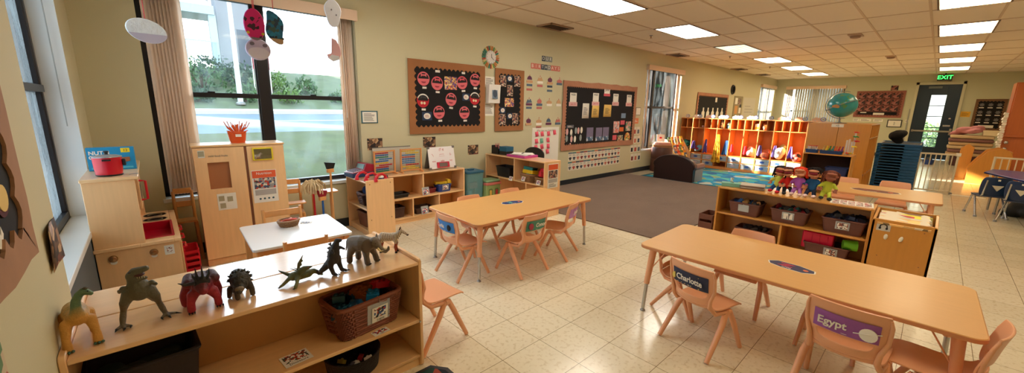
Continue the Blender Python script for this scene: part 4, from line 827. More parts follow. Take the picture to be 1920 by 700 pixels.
def creature(name, label, loc, rz, body, bm, parts=(), vox=0.0028, cat='toy animal', group='toy animals along the front shelf', relax=3, scale=1.0):
    t = thing(name, label, cat, loc, rz, group, scale=scale)
    mb = MB()
    for chain in body:
        for a, b in zip(chain, chain[1:]): mb.caps(a, b)
        if len(chain) == 1: mb.sph(chain[0][:3], chain[0][3] if len(chain[0]) == 4 else chain[0][3:6], 12, 8)
    mb.build('body', bm, t, vox=vox, relax=relax)
    for nm, mm, f in parts:
        q = MB(); f(q); q.build(nm, mm, t)
    return t
def cone(q, a, b, r, n=7): q.sweep([a, ((a[0]+b[0])/2, (a[1]+b[1])/2, (a[2]+b[2])/2), b], [r, r*0.6, 0.0006], n); return q
def mir(f):
    for s_ in (-1, 1): f(s_)

# ================================================================== front shelves
FX0, FX1, FZ = -0.299, 0.962, 0.612
s1 = shelf_unit('low maple shelf nearest the camera, open towards the viewer, toy animals on top', FX0, 1.725, 0, FX1-FX0, FZ, 0.298, levels=(0.283,), lip=0.016)
MB().lathe([(0.006, 0), (0.006, 0.002), (0.003, 0.003)], 10, (FX1-FX0-0.018, -0.002, 0.272), rot=(PI/2, 0, 0)).build('screw_head', CHROME, s1)
s2 = shelf_unit('maple shelf standing back to back behind the front shelf, only its top in view', FX1+0.01, 2.33, PI, FX1-FX0+0.008, FZ, 0.303, levels=(0.3,), lip=0.016)
lg = wicker_basket('wicker_basket', 'reddish-brown woven basket of toy bricks on the front shelf', 0.345, 0.215, 0.165, (0.70, 1.885, 0.286), 0.13, taper=0.84, rows=13)
q = MB().obox((0.03, -0.1085, 0.095), (0.125, 0.002, 0.11), (0.11, 0, 0)); q.build('card_pocket', CLEAR, lg, smooth=False)
MB().obox((0.035, -0.1105, 0.085), (0.088, 0.0015, 0.085), (0.11, 0, 0)).build('picture_card', PAPER, lg, smooth=False); MB().obox((0.035, -0.1125, 0.094), (0.066, 0.001, 0.052), (0.11, 0, 0)).build('brick_picture', LEGOP, lg, smooth=False)
text('lettering', 'Legos', 0.018, INK, lg, (0.035, -0.1145, 0.058), (PI/2+0.11, 0, 0))
MB().sweep([(0.03, -0.108, 0.14), (0.03, -0.125, 0.165), (0.03, -0.10, 0.178)], 0.003, 6).build('ring', CHROME, lg)
BR = {'blue': mat('brick_blue', (16, 80, 120), 0.35), 'teal': mat('brick_teal', (14, 70, 90), 0.35), 'orange': mat('brick_orange', (150, 84, 30), 0.4), 'red': mat('brick_red', (200, 22, 50), 0.35), 'light blue': mat('brick_lblue', (30, 130, 190), 0.35)}
for c_, px_, py_, pz_, a, b_ in [('teal', -0.12, 0.0, 0.13, 0.3, 2), ('blue', -0.06, -0.04, 0.125, 0.8, 3), ('blue', -0.02, 0.04, 0.15, 0.2, 2), ('teal', -0.1, 0.05, 0.16, 1.2, 2), ('orange', 0.03, 0.03, 0.17, 0.5, 4), ('light blue', 0.045, -0.04, 0.16, -0.4, 2), ('red', 0.115, 0.02, 0.17, 0.25, 3), ('blue', -0.015, -0.055, 0.12, 2.0, 2), ('teal', -0.13, -0.05, 0.12, 0.6, 2), ('orange', 0.0, 0.01, 0.165, 2.2, 3), ('blue', 0.08, 0.06, 0.12, 0.1, 3), ('blue', -0.05, 0.02, 0.10, 0.0, 4)]:
    t = thing('toy_brick', f'{c_} studded toy brick in the woven basket on the front shelf', 'toy brick', (0.70+px_, 1.885+py_+px_*0.13, 0.286+pz_), rot=(random.uniform(-0.3, 0.3), random.uniform(-0.3, 0.3), a), group=f'{c_} bricks in the woven basket')
    q = MB().box(-0.016*b_, -0.03, -0.017, 0.016*b_, 0.03, 0.017)
    for k in range(b_):
        for s_ in (-1, 1): q.lathe([(0.0095, 0.017), (0.0095, 0.025), (0.008, 0.026)], 12, (-0.016*b_+0.016+0.032*k, s_*0.015, 0))
    q.build('brick', BR[c_], t, bevel=0.0015)
label_card('picture label of dinosaurs stuck on the middle shelf of the front unit', 'label', (0.36, 1.80, 0.285), (0, 0, 0.10), 0.115, 0.095, 'Dinosaurs', DINOP)
label_card('small picture label of bricks on the shelf below the woven basket', 'label', (0.735, 1.752, 0.285), (0, 0, 0.12), 0.085, 0.045, 'Legos', LEGOP)
t = bin_basket('dark basket of green toys at the left of the front shelf', 0.31, 0.2, 0.2, (-0.12, 1.90, 0.285), 0.05, mat('near_black_basket', (38, 26, 24), 0.7, noise=0.3, nscale=40))
t = thing('toy_pile', 'dark green and navy soft toys in the dark basket', 'toys', (-0.12, 1.90, 0.41)); tag(t, kind='stuff')
q = MB()
for k in range(14): q.sph((random.uniform(-0.1, 0.1), random.uniform(-0.06, 0.06), random.uniform(-0.01, 0.03)), (0.045, 0.04, 0.03), 10, 6)
q.build('toys', mat('dark_green_toy', (16, 44, 40), 0.7), t, vox=0.006)
# round black tub on the bottom shelf
t = thing('round_tub', 'round black woven tub on the bottom of the front shelf', 'tub', (0.63, 1.87, 0.07)); MB().lathe([(0.10, 0), (0.125, 0.012), (0.135, 0.09), (0.138, 0.10), (0.130, 0.10), (0.12, 0.012), (0.0, 0.01)], 32).build('tub_body', mat('black_woven', (26, 18, 18), 0.7, bump=0.8, bscale=90), t)
for k, (dx, dy, c_, lb) in enumerate([(0.0, -0.03, (225, 220, 210), 'white'), (0.04, 0.0, (170, 30, 40), 'red'), (-0.05, 0.02, (200, 190, 90), 'yellow'), (0.06, -0.05, (210, 200, 190), 'cream'), (-0.03, -0.06, (60, 60, 70), 'grey')]):
    t = thing('toy_block', f'small {lb} block in the round black tub', 'toy', (0.63+dx, 1.87+dy, 0.105+0.004*k), rot=(0.3*k, 0.2, k)); MB().box(-0.02, -0.012, -0.01, 0.02, 0.012, 0.01).sph((0, 0, 0.012), (0.008, 0.008, 0.006), 8, 5).build('block', mat(f'blk{k}', c_, 0.4), t, bevel=0.002)
    if k == 0: q = MB()
# ---- toy animals
YW = (196, 150, 72)
BRM = twotone('brachio_skin', (206, 152, 74), (92, 120, 90), 0.115, 0.16, amt=0.3)
def tz(*a): return a
creature('toy_dinosaur', 'yellow and green long-necked toy dinosaur at the left end of the front shelf', (-0.255, 1.835, FZ+0.001), 0.18,
  [[(-0.03, -0.04, 0.006, 0.0115), (-0.03, -0.04, 0.035, 0.0095), (-0.024, -0.03, 0.078, 0.014)], [(0.03, -0.035, 0.006, 0.0115), (0.03, -0.035, 0.035, 0.0095), (0.024, -0.03, 0.078, 0.014)],
   [(-0.026, 0.06, 0.006, 0.012), (-0.026, 0.055, 0.035, 0.011), (-0.02, 0.045, 0.07, 0.019)], [(0.034, 0.055, 0.006, 0.012), (0.032, 0.052, 0.035, 0.011), (0.022, 0.045, 0.07, 0.02)],
   [(0, -0.03, 0.092, 0.024), (0, 0.01, 0.09, 0.030), (0, 0.045, 0.09, 0.026), (0, 0.075, 0.08, 0.018), (-0.012, 0.11, 0.055, 0.010), (-0.03, 0.14, 0.03, 0.005)],
   [(0, -0.04, 0.10, 0.019), (0.0, -0.052, 0.125, 0.012), (0.002, -0.058, 0.15, 0.0105), (0.010, -0.062, 0.168, 0.0095), (0.020, -0.066, 0.176, 0.010)], [(0.020, -0.066, 0.176, 0.0105), (0.032, -0.074, 0.168, 0.0065)]], BRM,
  [('nostril_crest', mat('brachio_dark', (70, 60, 40), 0.6), lambda q: q.sph((0.024, -0.07, 0.185), (0.006, 0.006, 0.004), 8, 5)), ('eye', BLACK, lambda q: q.sph((0.027, -0.079, 0.178), 0.002, 8, 5)),
   ('toenail', mat('toe_green', (60, 100, 86), 0.6), lambda q: [q.sph((x, y-0.012, 0.004), (0.004, 0.005, 0.004), 8, 5) for x, y in ((-0.038, -0.04), (-0.03, -0.042), (-0.022, -0.04), (0.022, -0.035), (0.03, -0.037), (0.038, -0.035))])], scale=1.14)
TRM = twotone('trex_skin', (112, 100, 82), (92, 90, 74), 0.05, 0.2, amt=0.3)
creature('toy_dinosaur', 'grey-green roaring toy tyrannosaur, second from the left on the front shelf', (-0.10, 1.885, FZ+0.001), 0.05,
  [[(-0.058, -0.012, 0.01, 0.008), (-0.055, 0.0, 0.03, 0.010), (-0.05, 0.010, 0.055, 0.0095), (-0.043, -0.006, 0.088, 0.016), (-0.026, 0.0, 0.116, 0.024)], [(0.058, -0.012, 0.01, 0.008), (0.052, 0.0, 0.03, 0.010), (0.045, 0.010, 0.055, 0.0095), (0.038, -0.006, 0.088, 0.016), (0.022, 0.0, 0.116, 0.024)],
   [(-0.058, -0.012, 0.008, 0.007), (-0.075, -0.028, 0.005, 0.005)], [(-0.058, -0.012, 0.008, 0.007), (-0.055, -0.034, 0.005, 0.005)], [(-0.058, -0.012, 0.008, 0.007), (-0.038, -0.028, 0.005, 0.005)],
   [(0.058, -0.012, 0.008, 0.007), (0.045, -0.032, 0.005, 0.005)], [(0.058, -0.012, 0.008, 0.007), (0.066, -0.034, 0.005, 0.005)], [(0.058, -0.012, 0.008, 0.007), (0.085, -0.02, 0.005, 0.005)],
   [(0, 0.03, 0.112, 0.030), (0, 0.0, 0.118, 0.036), (0, -0.01, 0.135, 0.034), (-0.004, -0.015, 0.152, 0.027), (-0.01, -0.02, 0.175, 0.019)],
   [(0, 0.05, 0.11, 0.024), (0.02, 0.075, 0.075, 0.016), (0.035, 0.10, 0.035, 0.010), (0.045, 0.13, 0.012, 0.006)],
   [(-0.012, -0.020, 0.186, 0.019), (-0.004, -0.030, 0.202, 0.016), (0.026, -0.050, 0.214, 0.010)], [(-0.01, -0.028, 0.176, 0.013), (0.022, -0.048, 0.179, 0.006)],
   [(-0.04, -0.02, 0.148, 0.009), (-0.05, -0.03, 0.14, 0.006), (-0.052, -0.04, 0.15, 0.004)], [(0.035, -0.02, 0.148, 0.009), (0.045, -0.03, 0.14, 0.006), (0.046, -0.042, 0.148, 0.004)]], TRM,
  [('mouth', mat('mouth_dark', (70, 26, 30), 0.5), lambda q: q.sph((0.006, -0.038, 0.192), (0.016, 0.010, 0.007), 10, 6)), ('claw', BLACK, lambda q: [cone(q, (a, b, 0.005), (a*1.06+(0.012 if a > 0.08 else 0), b-0.014, 0.003), 0.004) for a, b in ((-0.075, -0.03), (-0.055, -0.037), (-0.038, -0.03), (0.045, -0.035), (0.066, -0.037), (0.086, -0.02))]),
   ('brow', mat('brow_dark', (50, 46, 38), 0.6), lambda q: mir(lambda s_: q.sph((-0.006+s_*0.011, -0.036, 0.205), (0.005, 0.008, 0.003), 8, 5))), ('tooth', CRE, lambda q: [cone(q, (0.0+0.006*k, -0.046-0.002*k, 0.187), (0.0+0.006*k, -0.048-0.002*k, 0.181), 0.0014, 5) for k in range(4)])])
RDM = twotone('red_beast_skin', (156, 24, 44), (64, 18, 32), 0.075, 0.12, amt=0.3)
creature('toy_beast', 'dark red toy beast with long black horns, third on the front shelf', (0.075, 1.875, FZ+0.001), 0.0,
  [[(-0.035, -0.032, 0.01, 0.012), (-0.034, -0.03, 0.035, 0.011), (-0.026, -0.02, 0.055, 0.017)], [(0.036, -0.03, 0.01, 0.011), (0.034, -0.03, 0.035, 0.011), (0.024, -0.02, 0.055, 0.017)],
   [(-0.046, 0.035, 0.01, 0.012), (-0.046, 0.032, 0.04, 0.014), (-0.03, 0.025, 0.07, 0.02)], [(0.04, 0.035, 0.01, 0.012), (0.042, 0.032, 0.04, 0.014), (0.03, 0.025, 0.07, 0.02)],
   [(0, 0.03, 0.078, 0.034), (0, -0.01, 0.078, 0.032), (0, -0.035, 0.085, 0.022), (0, -0.055, 0.075, 0.014)], [(0.028, 0.03, 0.095, 0.018), (0.034, 0.0, 0.09, 0.017)], [(-0.028, 0.03, 0.095, 0.018), (-0.034, 0.0, 0.09, 0.017)], [(0, 0.06, 0.07, 0.018), (0.01, 0.10, 0.04, 0.009), (0.02, 0.12, 0.02, 0.005)]], RDM,
  [('frill', mat('beast_black', (22, 18, 26), 0.4), lambda q: q.sph((0, -0.04, 0.10), (0.022, 0.01, 0.02), 12, 8)), ('horn', mat('beast_black', (22, 18, 26), 0.4), lambda q: [q.sweep([(a*0.5, -0.042, 0.105), (a*0.9, -0.046, 0.125), (a, -0.045, z)], [0.005, 0.004, 0.0008], 7) for a, z in ((-0.012, 0.152), (0.004, 0.156), (0.022, 0.142), (-0.022, 0.135))]),
   ('side_horn', mat('beast_black', (22, 18, 26), 0.4), lambda q: q.sweep([(-0.018, -0.045, 0.103), (-0.04, -0.05, 0.105), (-0.058, -0.052, 0.116)], [0.006, 0.005, 0.001], 7)), ('claw', BLACK, lambda q: [cone(q, (a, b-0.008, 0.004), (a, b-0.018, 0.002), 0.003, 5) for a, b in ((-0.042, -0.032), (-0.034, -0.034), (-0.028, -0.032), (0.03, -0.03), (0.038, -0.032), (0.046, -0.028))])], scale=1.2)
ANM = twotone('armoured_skin', (86, 74, 62), (44, 42, 38), 0.03, 0.07, amt=0.25)
creature('toy_dinosaur', 'dark round-backed toy dinosaur with a spiny crest, fourth on the front shelf', (0.20, 1.875, FZ+0.001), 0.0,
  [[(-0.018, -0.028, 0.008, 0.010), (-0.018, -0.025, 0.035, 0.011), (-0.012, -0.015, 0.05, 0.016)], [(0.036, -0.02, 0.008, 0.010), (0.034, -0.018, 0.035, 0.011), (0.026, -0.01, 0.05, 0.016)],
   [(-0.042, 0.01, 0.008, 0.009), (-0.036, 0.012, 0.04, 0.012)], [(0.03, 0.06, 0.008, 0.010), (0.026, 0.055, 0.04, 0.012)], [(-0.02, 0.06, 0.008, 0.010), (-0.02, 0.05, 0.04, 0.012)],
   [(0, 0.04, 0.075, 0.034), (0, 0.0, 0.074, 0.038), (-0.004, -0.018, 0.066, 0.030)], [(-0.008, -0.04, 0.056, 0.019), (-0.014, -0.058, 0.046, 0.012)], [(0, 0.06, 0.06, 0.018), (0.01, 0.10, 0.04, 0.01), (0.012, 0.13, 0.03, 0.004)]], ANM,
  [('face_plate', mat('armour_face', (120, 104, 84), 0.6), lambda q: q.sph((-0.011, -0.054, 0.055), (0.017, 0.012, 0.012), 10, 7)), ('spine', mat('spine_dark', (40, 38, 34), 0.6), lambda q: [cone(q, (0.036*math.cos(a), -0.002+0.012*((k % 2)), 0.075+0.036*math.sin(a)), (0.047*math.cos(a), -0.004+0.012*((k % 2)), 0.075+0.047*math.sin(a)), 0.0065, 6) for k, a in enumerate([math.radians(-15+15*i) for i in range(14)])])])
GRM = twotone('green_dragon_skin', (140, 132, 60), (78, 84, 56), 0.02, 0.06, amt=0.4)
creature('toy_dragon', 'green winged toy dragon crouching low, fifth on the front shelf', (0.425, 1.875, FZ+0.001), 0.15,
  [[(-0.03, 0.0, 0.032, 0.020), (0.0, 0.0, 0.032, 0.025), (0.035, 0.0, 0.026, 0.020), (0.06, 0.0, 0.03, 0.012), (0.08, -0.012, 0.018, 0.009), (0.088, -0.02, 0.01, 0.007)],
   [(-0.03, 0.0, 0.035, 0.016), (-0.055, -0.012, 0.03, 0.009), (-0.078, -0.01, 0.012, 0.007), (-0.09, -0.012, 0.008, 0.006)], [(-0.02, -0.02, 0.03, 0.012), (-0.035, -0.05, 0.02, 0.008), (-0.05, -0.068, 0.008, 0.008)],
   [(-0.005, -0.012, 0.05, 0.016), (0.012, -0.02, 0.062, 0.013), (0.028, -0.03, 0.066, 0.008), (0.04, -0.034, 0.068, 0.004)], [(-0.03, 0.02, 0.03, 0.01), (-0.06, 0.045, 0.05, 0.005), (-0.07, 0.05, 0.06, 0.002)]], GRM,
  [('wing', mat('wing_olive', (112, 104, 66), 0.6), lambda q: q.prism([(-0.012, 0.045), (-0.004, 0.085), (0.022, 0.118), (0.016, 0.10), (0.02, 0.09), (0.012, 0.085), (0.014, 0.072), (0.004, 0.066), (0.004, 0.05)], 0.004, 0.008, 'y')), ('horn', BLACK, lambda q: (cone(q, (-0.02, -0.012, 0.062), (-0.042, -0.008, 0.076), 0.003), cone(q, (-0.014, -0.016, 0.066), (-0.03, -0.014, 0.078), 0.003))),
   ('claw', mat('claw_brown', (70, 56, 36), 0.5), lambda q: [cone(q, (a, b, 0.006), (a-0.010, b-0.006*k, 0.003), 0.003, 5) for a, b in ((-0.09, -0.012), (-0.052, -0.07)) for k in (-1, 0, 1)]), ('band', mat('dragon_yellow', (190, 170, 60), 0.6), lambda q: q.sweep([(0.076, -0.01, 0.02), (0.084, -0.016, 0.013)], 0.0105, 10)), ('eye', RED, lambda q: q.sph((0.022, -0.038, 0.07), 0.002, 6, 4))])
DKM = twotone('dark_lizard_skin', (58, 50, 46), (38, 34, 34), 0.03, 0.15, amt=0.3)
creature('toy_dinosaur', 'dark upright toy dinosaur with a curled tail, left of the elephant', (0.575, 1.865, FZ+0.001), 0.45,
  [[(-0.022, -0.012, 0.008, 0.009), (-0.022, 0.0, 0.035, 0.011), (-0.018, 0.0, 0.065, 0.018)], [(0.026, -0.012, 0.008, 0.009), (0.024, -0.002, 0.035, 0.011), (0.016, 0.0, 0.065, 0.018)], [(-0.022, -0.012, 0.008, 0.009), (-0.024, -0.032, 0.006, 0.006)], [(0.026, -0.012, 0.008, 0.009), (0.032, -0.032, 0.006, 0.006)],
   [(0, 0.006, 0.065, 0.026), (0.0, 0.0, 0.095, 0.026), (0.003, -0.006, 0.12, 0.019), (0.008, -0.012, 0.142, 0.013)], [(0.008, -0.016, 0.15, 0.012), (0.013, -0.03, 0.153, 0.008)],
   [(0, 0.015, 0.055, 0.022), (-0.03, 0.03, 0.028, 0.014), (-0.06, 0.03, 0.018, 0.009), (-0.075, 0.022, 0.03, 0.005), (-0.078, 0.018, 0.042, 0.003)], [(-0.022, -0.012, 0.115, 0.007), (-0.026, -0.028, 0.105, 0.005)], [(0.024, -0.014, 0.115, 0.007), (0.03, -0.032, 0.108, 0.005)]], DKM,
  [('dorsal_plate', mat('plate_dark', (64, 58, 56), 0.6), lambda q: [q.prism([(0.02+dy, z-0.008), (0.038+dy, z+0.002), (0.02+dy, z+0.012)], -0.002, 0.002, 'x') for dy, z in ((0.006, 0.07), (0.004, 0.09), (0.0, 0.11), (-0.008, 0.13))]), ('claw', BLACK, lambda q: [cone(q, (a, -0.034, 0.006), (a*1.1, -0.046, 0.003), 0.003, 5) for a in (-0.03, -0.022, -0.014, 0.024, 0.032, 0.04)])], scale=1.08)
ELM = twotone('elephant_skin', (92, 80, 70), (112, 100, 88), 0.04, 0.1, amt=0.3)
creature('toy_elephant', 'grey toy elephant with cream tusks near the right end of the front shelf', (0.735, 1.90, FZ+0.001), 0.62,
  [[(-0.026, -0.03, 0.012, 0.014), (-0.026, -0.026, 0.04, 0.013), (-0.018, -0.02, 0.07, 0.02)], [(0.026, -0.045, 0.012, 0.014), (0.026, -0.036, 0.04, 0.013), (0.018, -0.022, 0.07, 0.02)], [(-0.026, 0.062, 0.012, 0.014), (-0.026, 0.06, 0.04, 0.014), (-0.02, 0.05, 0.07, 0.022)], [(0.026, 0.05, 0.012, 0.014), (0.026, 0.05, 0.04, 0.014), (0.02, 0.045, 0.07, 0.022)],
   [(0, 0.055, 0.092, 0.034), (0, 0.01, 0.094, 0.038), (0, -0.03, 0.096, 0.030)], [(0, -0.055, 0.105, 0.026), (0, -0.07, 0.09, 0.018)], [(0, -0.078, 0.085, 0.013), (0.004, -0.09, 0.066, 0.010), (0.012, -0.102, 0.058, 0.008), (0.018, -0.114, 0.068, 0.0065), (0.016, -0.116, 0.082, 0.005)], [(0, 0.088, 0.085, 0.005), (0, 0.096, 0.05, 0.003)]], ELM,
  [('ear', mat('elephant_ear', (92, 78, 68), 0.6), lambda q: mir(lambda s_: q.sph((s_*0.040, -0.040, 0.098), (0.027, 0.006, 0.034), 12, 8, rot=(0.1, 0, s_*0.5)))), ('tusk', mat('ivory', (232, 214, 160), 0.3), lambda q: mir(lambda s_: q.sweep([(s_*0.013, -0.078, 0.082), (s_*0.017, -0.094, 0.070), (s_*0.016, -0.108, 0.074)], [0.0045, 0.0038, 0.001], 8))),
   ('eye', BLACK, lambda q: mir(lambda s_: q.sph((s_*0.019, -0.072, 0.105), 0.0022, 8, 5))), ('toenail', mat('toe_dark', (50, 42, 38), 0.5), lambda q: [q.sph((x+dx, y-0.0125, 0.005), (0.0035, 0.003, 0.004), 6, 4) for x, y in ((-0.026, -0.03), (0.026, -0.045)) for dx in (-0.007, 0, 0.007)])], relax=2, scale=1.1)
ZBM = mat('zebra_coat', (225, 205, 180), 0.55); n = ZBM.node_tree.nodes; l = ZBM.node_tree.links
wv = n.new('ShaderNodeTexWave'); wv.inputs['Scale'].default_value = 55; wv.inputs['Distortion'].default_value = 2.5; wv.bands_direction = 'Y'; rp = n.new('ShaderNodeValToRGB'); rp.color_ramp.interpolation = 'CONSTANT'; rp.color_ramp.elements[0].color = rgb(72, 52, 44); rp.color_ramp.elements[1].position = 0.42; rp.color_ramp.elements[1].color = rgb(232, 214, 190)
tcn = n.new('ShaderNodeTexCoord'); l.new(tcn.outputs['Object'], wv.inputs[0]); l.new(wv.outputs[0], rp.inputs[0]); l.new(rp.outputs[0], n['Principled BSDF'].inputs['Base Color'])
LEGB = mat('zebra_leg', (150, 60, 30), 0.5)
creature('toy_zebra', 'striped toy zebra with brown legs at the right end of the front shelf', (0.90, 1.955, FZ+0.001), 0.85,
  [[(0, 0.03, 0.074, 0.021), (0, 0.0, 0.072, 0.020), (0, -0.025, 0.075, 0.019)], [(0, -0.035, 0.082, 0.015), (0, -0.05, 0.10, 0.010)], [(0, -0.052, 0.103, 0.009), (0, -0.072, 0.092, 0.0065), (0, -0.080, 0.086, 0.0055)],
   [(-0.011, -0.028, 0.065, 0.011), (-0.011, -0.03, 0.045, 0.006)], [(0.011, -0.028, 0.065, 0.011), (0.011, -0.03, 0.045, 0.006)], [(-0.011, 0.036, 0.065, 0.013), (-0.011, 0.04, 0.045, 0.0065)], [(0.011, 0.036, 0.065, 0.013), (0.011, 0.036, 0.045, 0.0065)], [(0, 0.05, 0.08, 0.003), (0, 0.06, 0.055, 0.0025)]], ZBM,
  [('leg', LEGB, lambda q, a=a, b=b: q.sweep([(a, b, 0.045), (a, b+0.004, 0.026), (a, b, 0.006)], [0.0062, 0.0048, 0.0045], 8)) for a, b in ((-0.011, -0.03), (0.011, -0.03), (-0.011, 0.04), (0.011, 0.036))]
  + [('hoof', BLACK, lambda q, a=a, b=b: q.lathe([(0.0062, 0), (0.0052, 0.008)], 8, (a, b, 0.0))) for a, b in ((-0.011, -0.03), (0.011, -0.03), (-0.011, 0.04), (0.011, 0.036))]
  + [('mane', mat('mane_brown', (70, 42, 32), 0.7), lambda q: q.prism([(-0.028, 0.092), (-0.048, 0.113), (-0.054, 0.118), (-0.042, 0.098)], -0.0015, 0.0015, 'x')), ('ear', mat('mane_brown', (70, 42, 32), 0.7), lambda q: mir(lambda s_: cone(q, (s_*0.006, -0.05, 0.109), (s_*0.009, -0.05, 0.122), 0.0035, 6))), ('muzzle', mat('muzzle_dark', (50, 36, 34), 0.5), lambda q: q.sph((0, -0.082, 0.084), (0.0055, 0.006, 0.005), 8, 6))], vox=0.002, scale=1.2)

# ================================================================== play kitchen by the left window
k = thing('play_kitchen', 'light wood play kitchen with a red sink, standing by the left window', 'play kitchen', (-0.345, 3.40, 0))
W_ = 0.94
MB().box(0, 0, 0.03, 0.40, 0.018, 0.48).build('side_panel', MAPLEZ, k, bevel=0.003); MB().box(0, W_-0.018, 0.03, 0.40, W_, 0.48).build('side_panel', MAPLEZ, k, bevel=0.003)
MB().box(0.02, 0.02, 0, 0.37, W_-0.02, 0.03).build('plinth', MAPLED, k); MB().box(0.0, 0.018, 0.04, 0.012, W_-0.018, 0.48).build('back_panel', MAPLED, k)
# counter with a hole for the sink and raised burner rings
c = MB(); sx0, sx1, sy0, sy1 = 0.205, 0.375, 0.09, 0.55
c.box(-0.005, -0.012, 0.48, sx0, W_+0.01, 0.502).box(sx1, -0.012, 0.48, 0.412, W_+0.01, 0.502).box(sx0, -0.012, 0.48, sx1, sy0, 0.502).box(sx0, sy1, 0.48, sx1, W_+0.01, 0.502); c.build('counter', MAPLEY, k, bevel=0.003)
MB().box(sx0-0.008, sy0-0.008, 0.502, sx1+0.008, sy0+0.006, 0.507).box(sx0-0.008, sy1-0.006, 0.502, sx1+0.008, sy1+0.008, 0.507).box(sx0-0.008, sy0, 0.502, sx0+0.006, sy1, 0.507).box(sx1-0.006, sy0, 0.502, sx1+0.008, sy1, 0.507).box(sx0, sy0, 0.44, sx0+0.006, sy1, 0.502).box(sx1-0.006, sy0, 0.44, sx1, sy1, 0.502).box(sx0, sy0, 0.44, sx1, sy0+0.006, 0.502).box(sx0, sy1-0.006, 0.44, sx1, sy1, 0.502).box(sx0, sy0, 0.436, sx1, sy1, 0.442).build('sink', mat('sink_red', (176, 8, 40), 0.3), k, bevel=0.002)
for yy in (0.66, 0.82):
    b = MB()
    for r_ in (0.07, 0.042): b.lathe([(r_-0.003, 0.5022), (r_-0.003, 0.5035), (r_+0.003, 0.5035), (r_+0.003, 0.5022)], 28, (0.29, yy, 0))
    b.build('burner_ring', mat('burner_grey', (172, 150, 124), 0.5), k)
for yy, nm in ((0.10, 'drawer'), (0.36, 'cabinet_door'), (0.62, 'oven_door')):
    d = MB().box(0.40, yy-0.06, 0.05, 0.414, yy+0.18, 0.46).build(nm, MAPLEZ if nm != 'oven_door' else RED, k, bevel=0.003); MB().sweep([(0.414, yy, 0.40), (0.435, yy, 0.40), (0.435, yy+0.12, 0.40), (0.414, yy+0.12, 0.40)], 0.006, 8).build('handle', RED, d)
# hutch: tall closed back on the left, opens to +x
hd = 0.235
MB().box(0, 0, 0.502, hd, 0.018, 0.925).build('hutch_side', MAPLEZ, k, bevel=0.003); MB().box(0, W_-0.05, 0.502, hd, W_-0.032, 0.925).build('hutch_side', MAPLEZ, k, bevel=0.003); MB().box(0, 0.018, 0.502, 0.012, W_-0.05, 0.925).build('hutch_back', MAPLED, k)
MB().box(-0.004, -0.014, 0.925, hd+0.018, W_-0.02, 0.945).build('hutch_top', MAPLEY, k, bevel=0.004); MB().box(0.012, 0.018, 0.70, hd, W_-0.05, 0.716).build('shelf', MAPLEY, k)
mw = MB().box(hd, 0.05, 0.72, hd+0.014, 0.46, 0.915).build('microwave_door', MAPLEY, k, bevel=0.002); MB().box(hd+0.0145, 0.12, 0.76, hd+0.016, 0.36, 0.87).build('window', mat('tinted', (90, 96, 100), 0.1), mw); MB().sweep([(hd+0.014, 0.10, 0.90), (hd+0.045, 0.10, 0.895), (hd+0.045, 0.10, 0.775), (hd+0.014, 0.10, 0.77)], 0.007, 8).build('handle', RED, mw)
for xx in (0.075, 0.265):
    b = MB().lathe([(0.0, -0.020), (0.016, -0.018), (0.022, -0.010), (0.022, 0.0)], 18, (xx, -0.001, 0.43), rot=(-PI/2, 0, 0)) if False else MB().lathe([(0.022, 0.0), (0.022, 0.010), (0.016, 0.018), (0.0, 0.020)], 18, (xx, 0.0, 0.43), rot=(PI/2, 0, 0))
    b.build('round_hook', mat('brass_hook', (170, 130, 90), 0.25, 0.8), k); MB().prism(ell(xx, 0.404, 0.016, 0.012, 14), -0.003, 0, 'y').build('white_felt', PAPER, k)
MB().box(0.318, -0.0015, 0.395, 0.368, 0, 0.46).build('label_sticker', PAPER, k, smooth=False); MB().box(0.33, -0.0022, 0.41, 0.357, -0.0016, 0.445).build('sticker_picture', printed('orange_print', [(240, 235, 228), (220, 130, 80), (240, 235, 228), (150, 90, 70)], 160), k, smooth=False)
# pot and cereal box
t = thing('toy_pot', 'red lidded toy cooking pot on top of the play kitchen', 'pot', (-0.222, 3.52, 0.946))
MB().lathe([(0.055, 0), (0.062, 0.004), (0.066, 0.05), (0.068, 0.115), (0.066, 0.117)], 32).build('pot_body', RED, t); MB().lathe([(0.058, -0.0005), (0.063, 0.004), (0.0635, 0.010), (0.060, 0.011)], 32).build('base_ring', BLACK, t)
MB().lathe([(0.070, 0.117), (0.069, 0.121), (0.045, 0.130), (0.0, 0.134)], 32).build('glass_lid', mat('lid_glass', (190, 190, 195), 0.1, 0.3, alpha=0.75), t); MB().lathe([(0.010, 0.132), (0.008, 0.142), (0.014, 0.148), (0.012, 0.154), (0.0, 0.156)], 16).build('lid_knob', BLACK, t)
MB().box(-0.02, -0.084, 0.098, 0.02, -0.066, 0.108).build('handle', BLACK, t, bevel=0.003); MB().box(0.066, -0.02, 0.06, 0.082, 0.02, 0.10).build('handle', BLACK, t, bevel=0.003)
t = thing('cereal_box', 'blue snack bar box standing on the play kitchen behind the red pot', 'box', (-0.215, 3.80, 0.946), -0.05)
CB = mat('box_blue', (24, 140, 190), 0.4); MB().box(-0.115, -0.022, 0, 0.115, 0.022, 0.155).build('carton', CB, t, bevel=0.001)
text('lettering', 'NUTRI', 0.034, PAPER, t, (-0.055, -0.0228, 0.118), (PI/2, 0, 0), bold=0.001); text('lettering', 'GRAIN', 0.034, PAPER, t, (-0.055, -0.0228, 0.088), (PI/2, 0, 0), bold=0.001)
MB().box(0.05, -0.0228, 0.118, 0.095, -0.0222, 0.148).build('yellow_patch', mat('patch_yellow', (240, 210, 30), 0.5), t, smooth=False); text('lettering', '12', 0.024, INK, t, (0.073, -0.0235, 0.132), (PI/2, 0, 0))
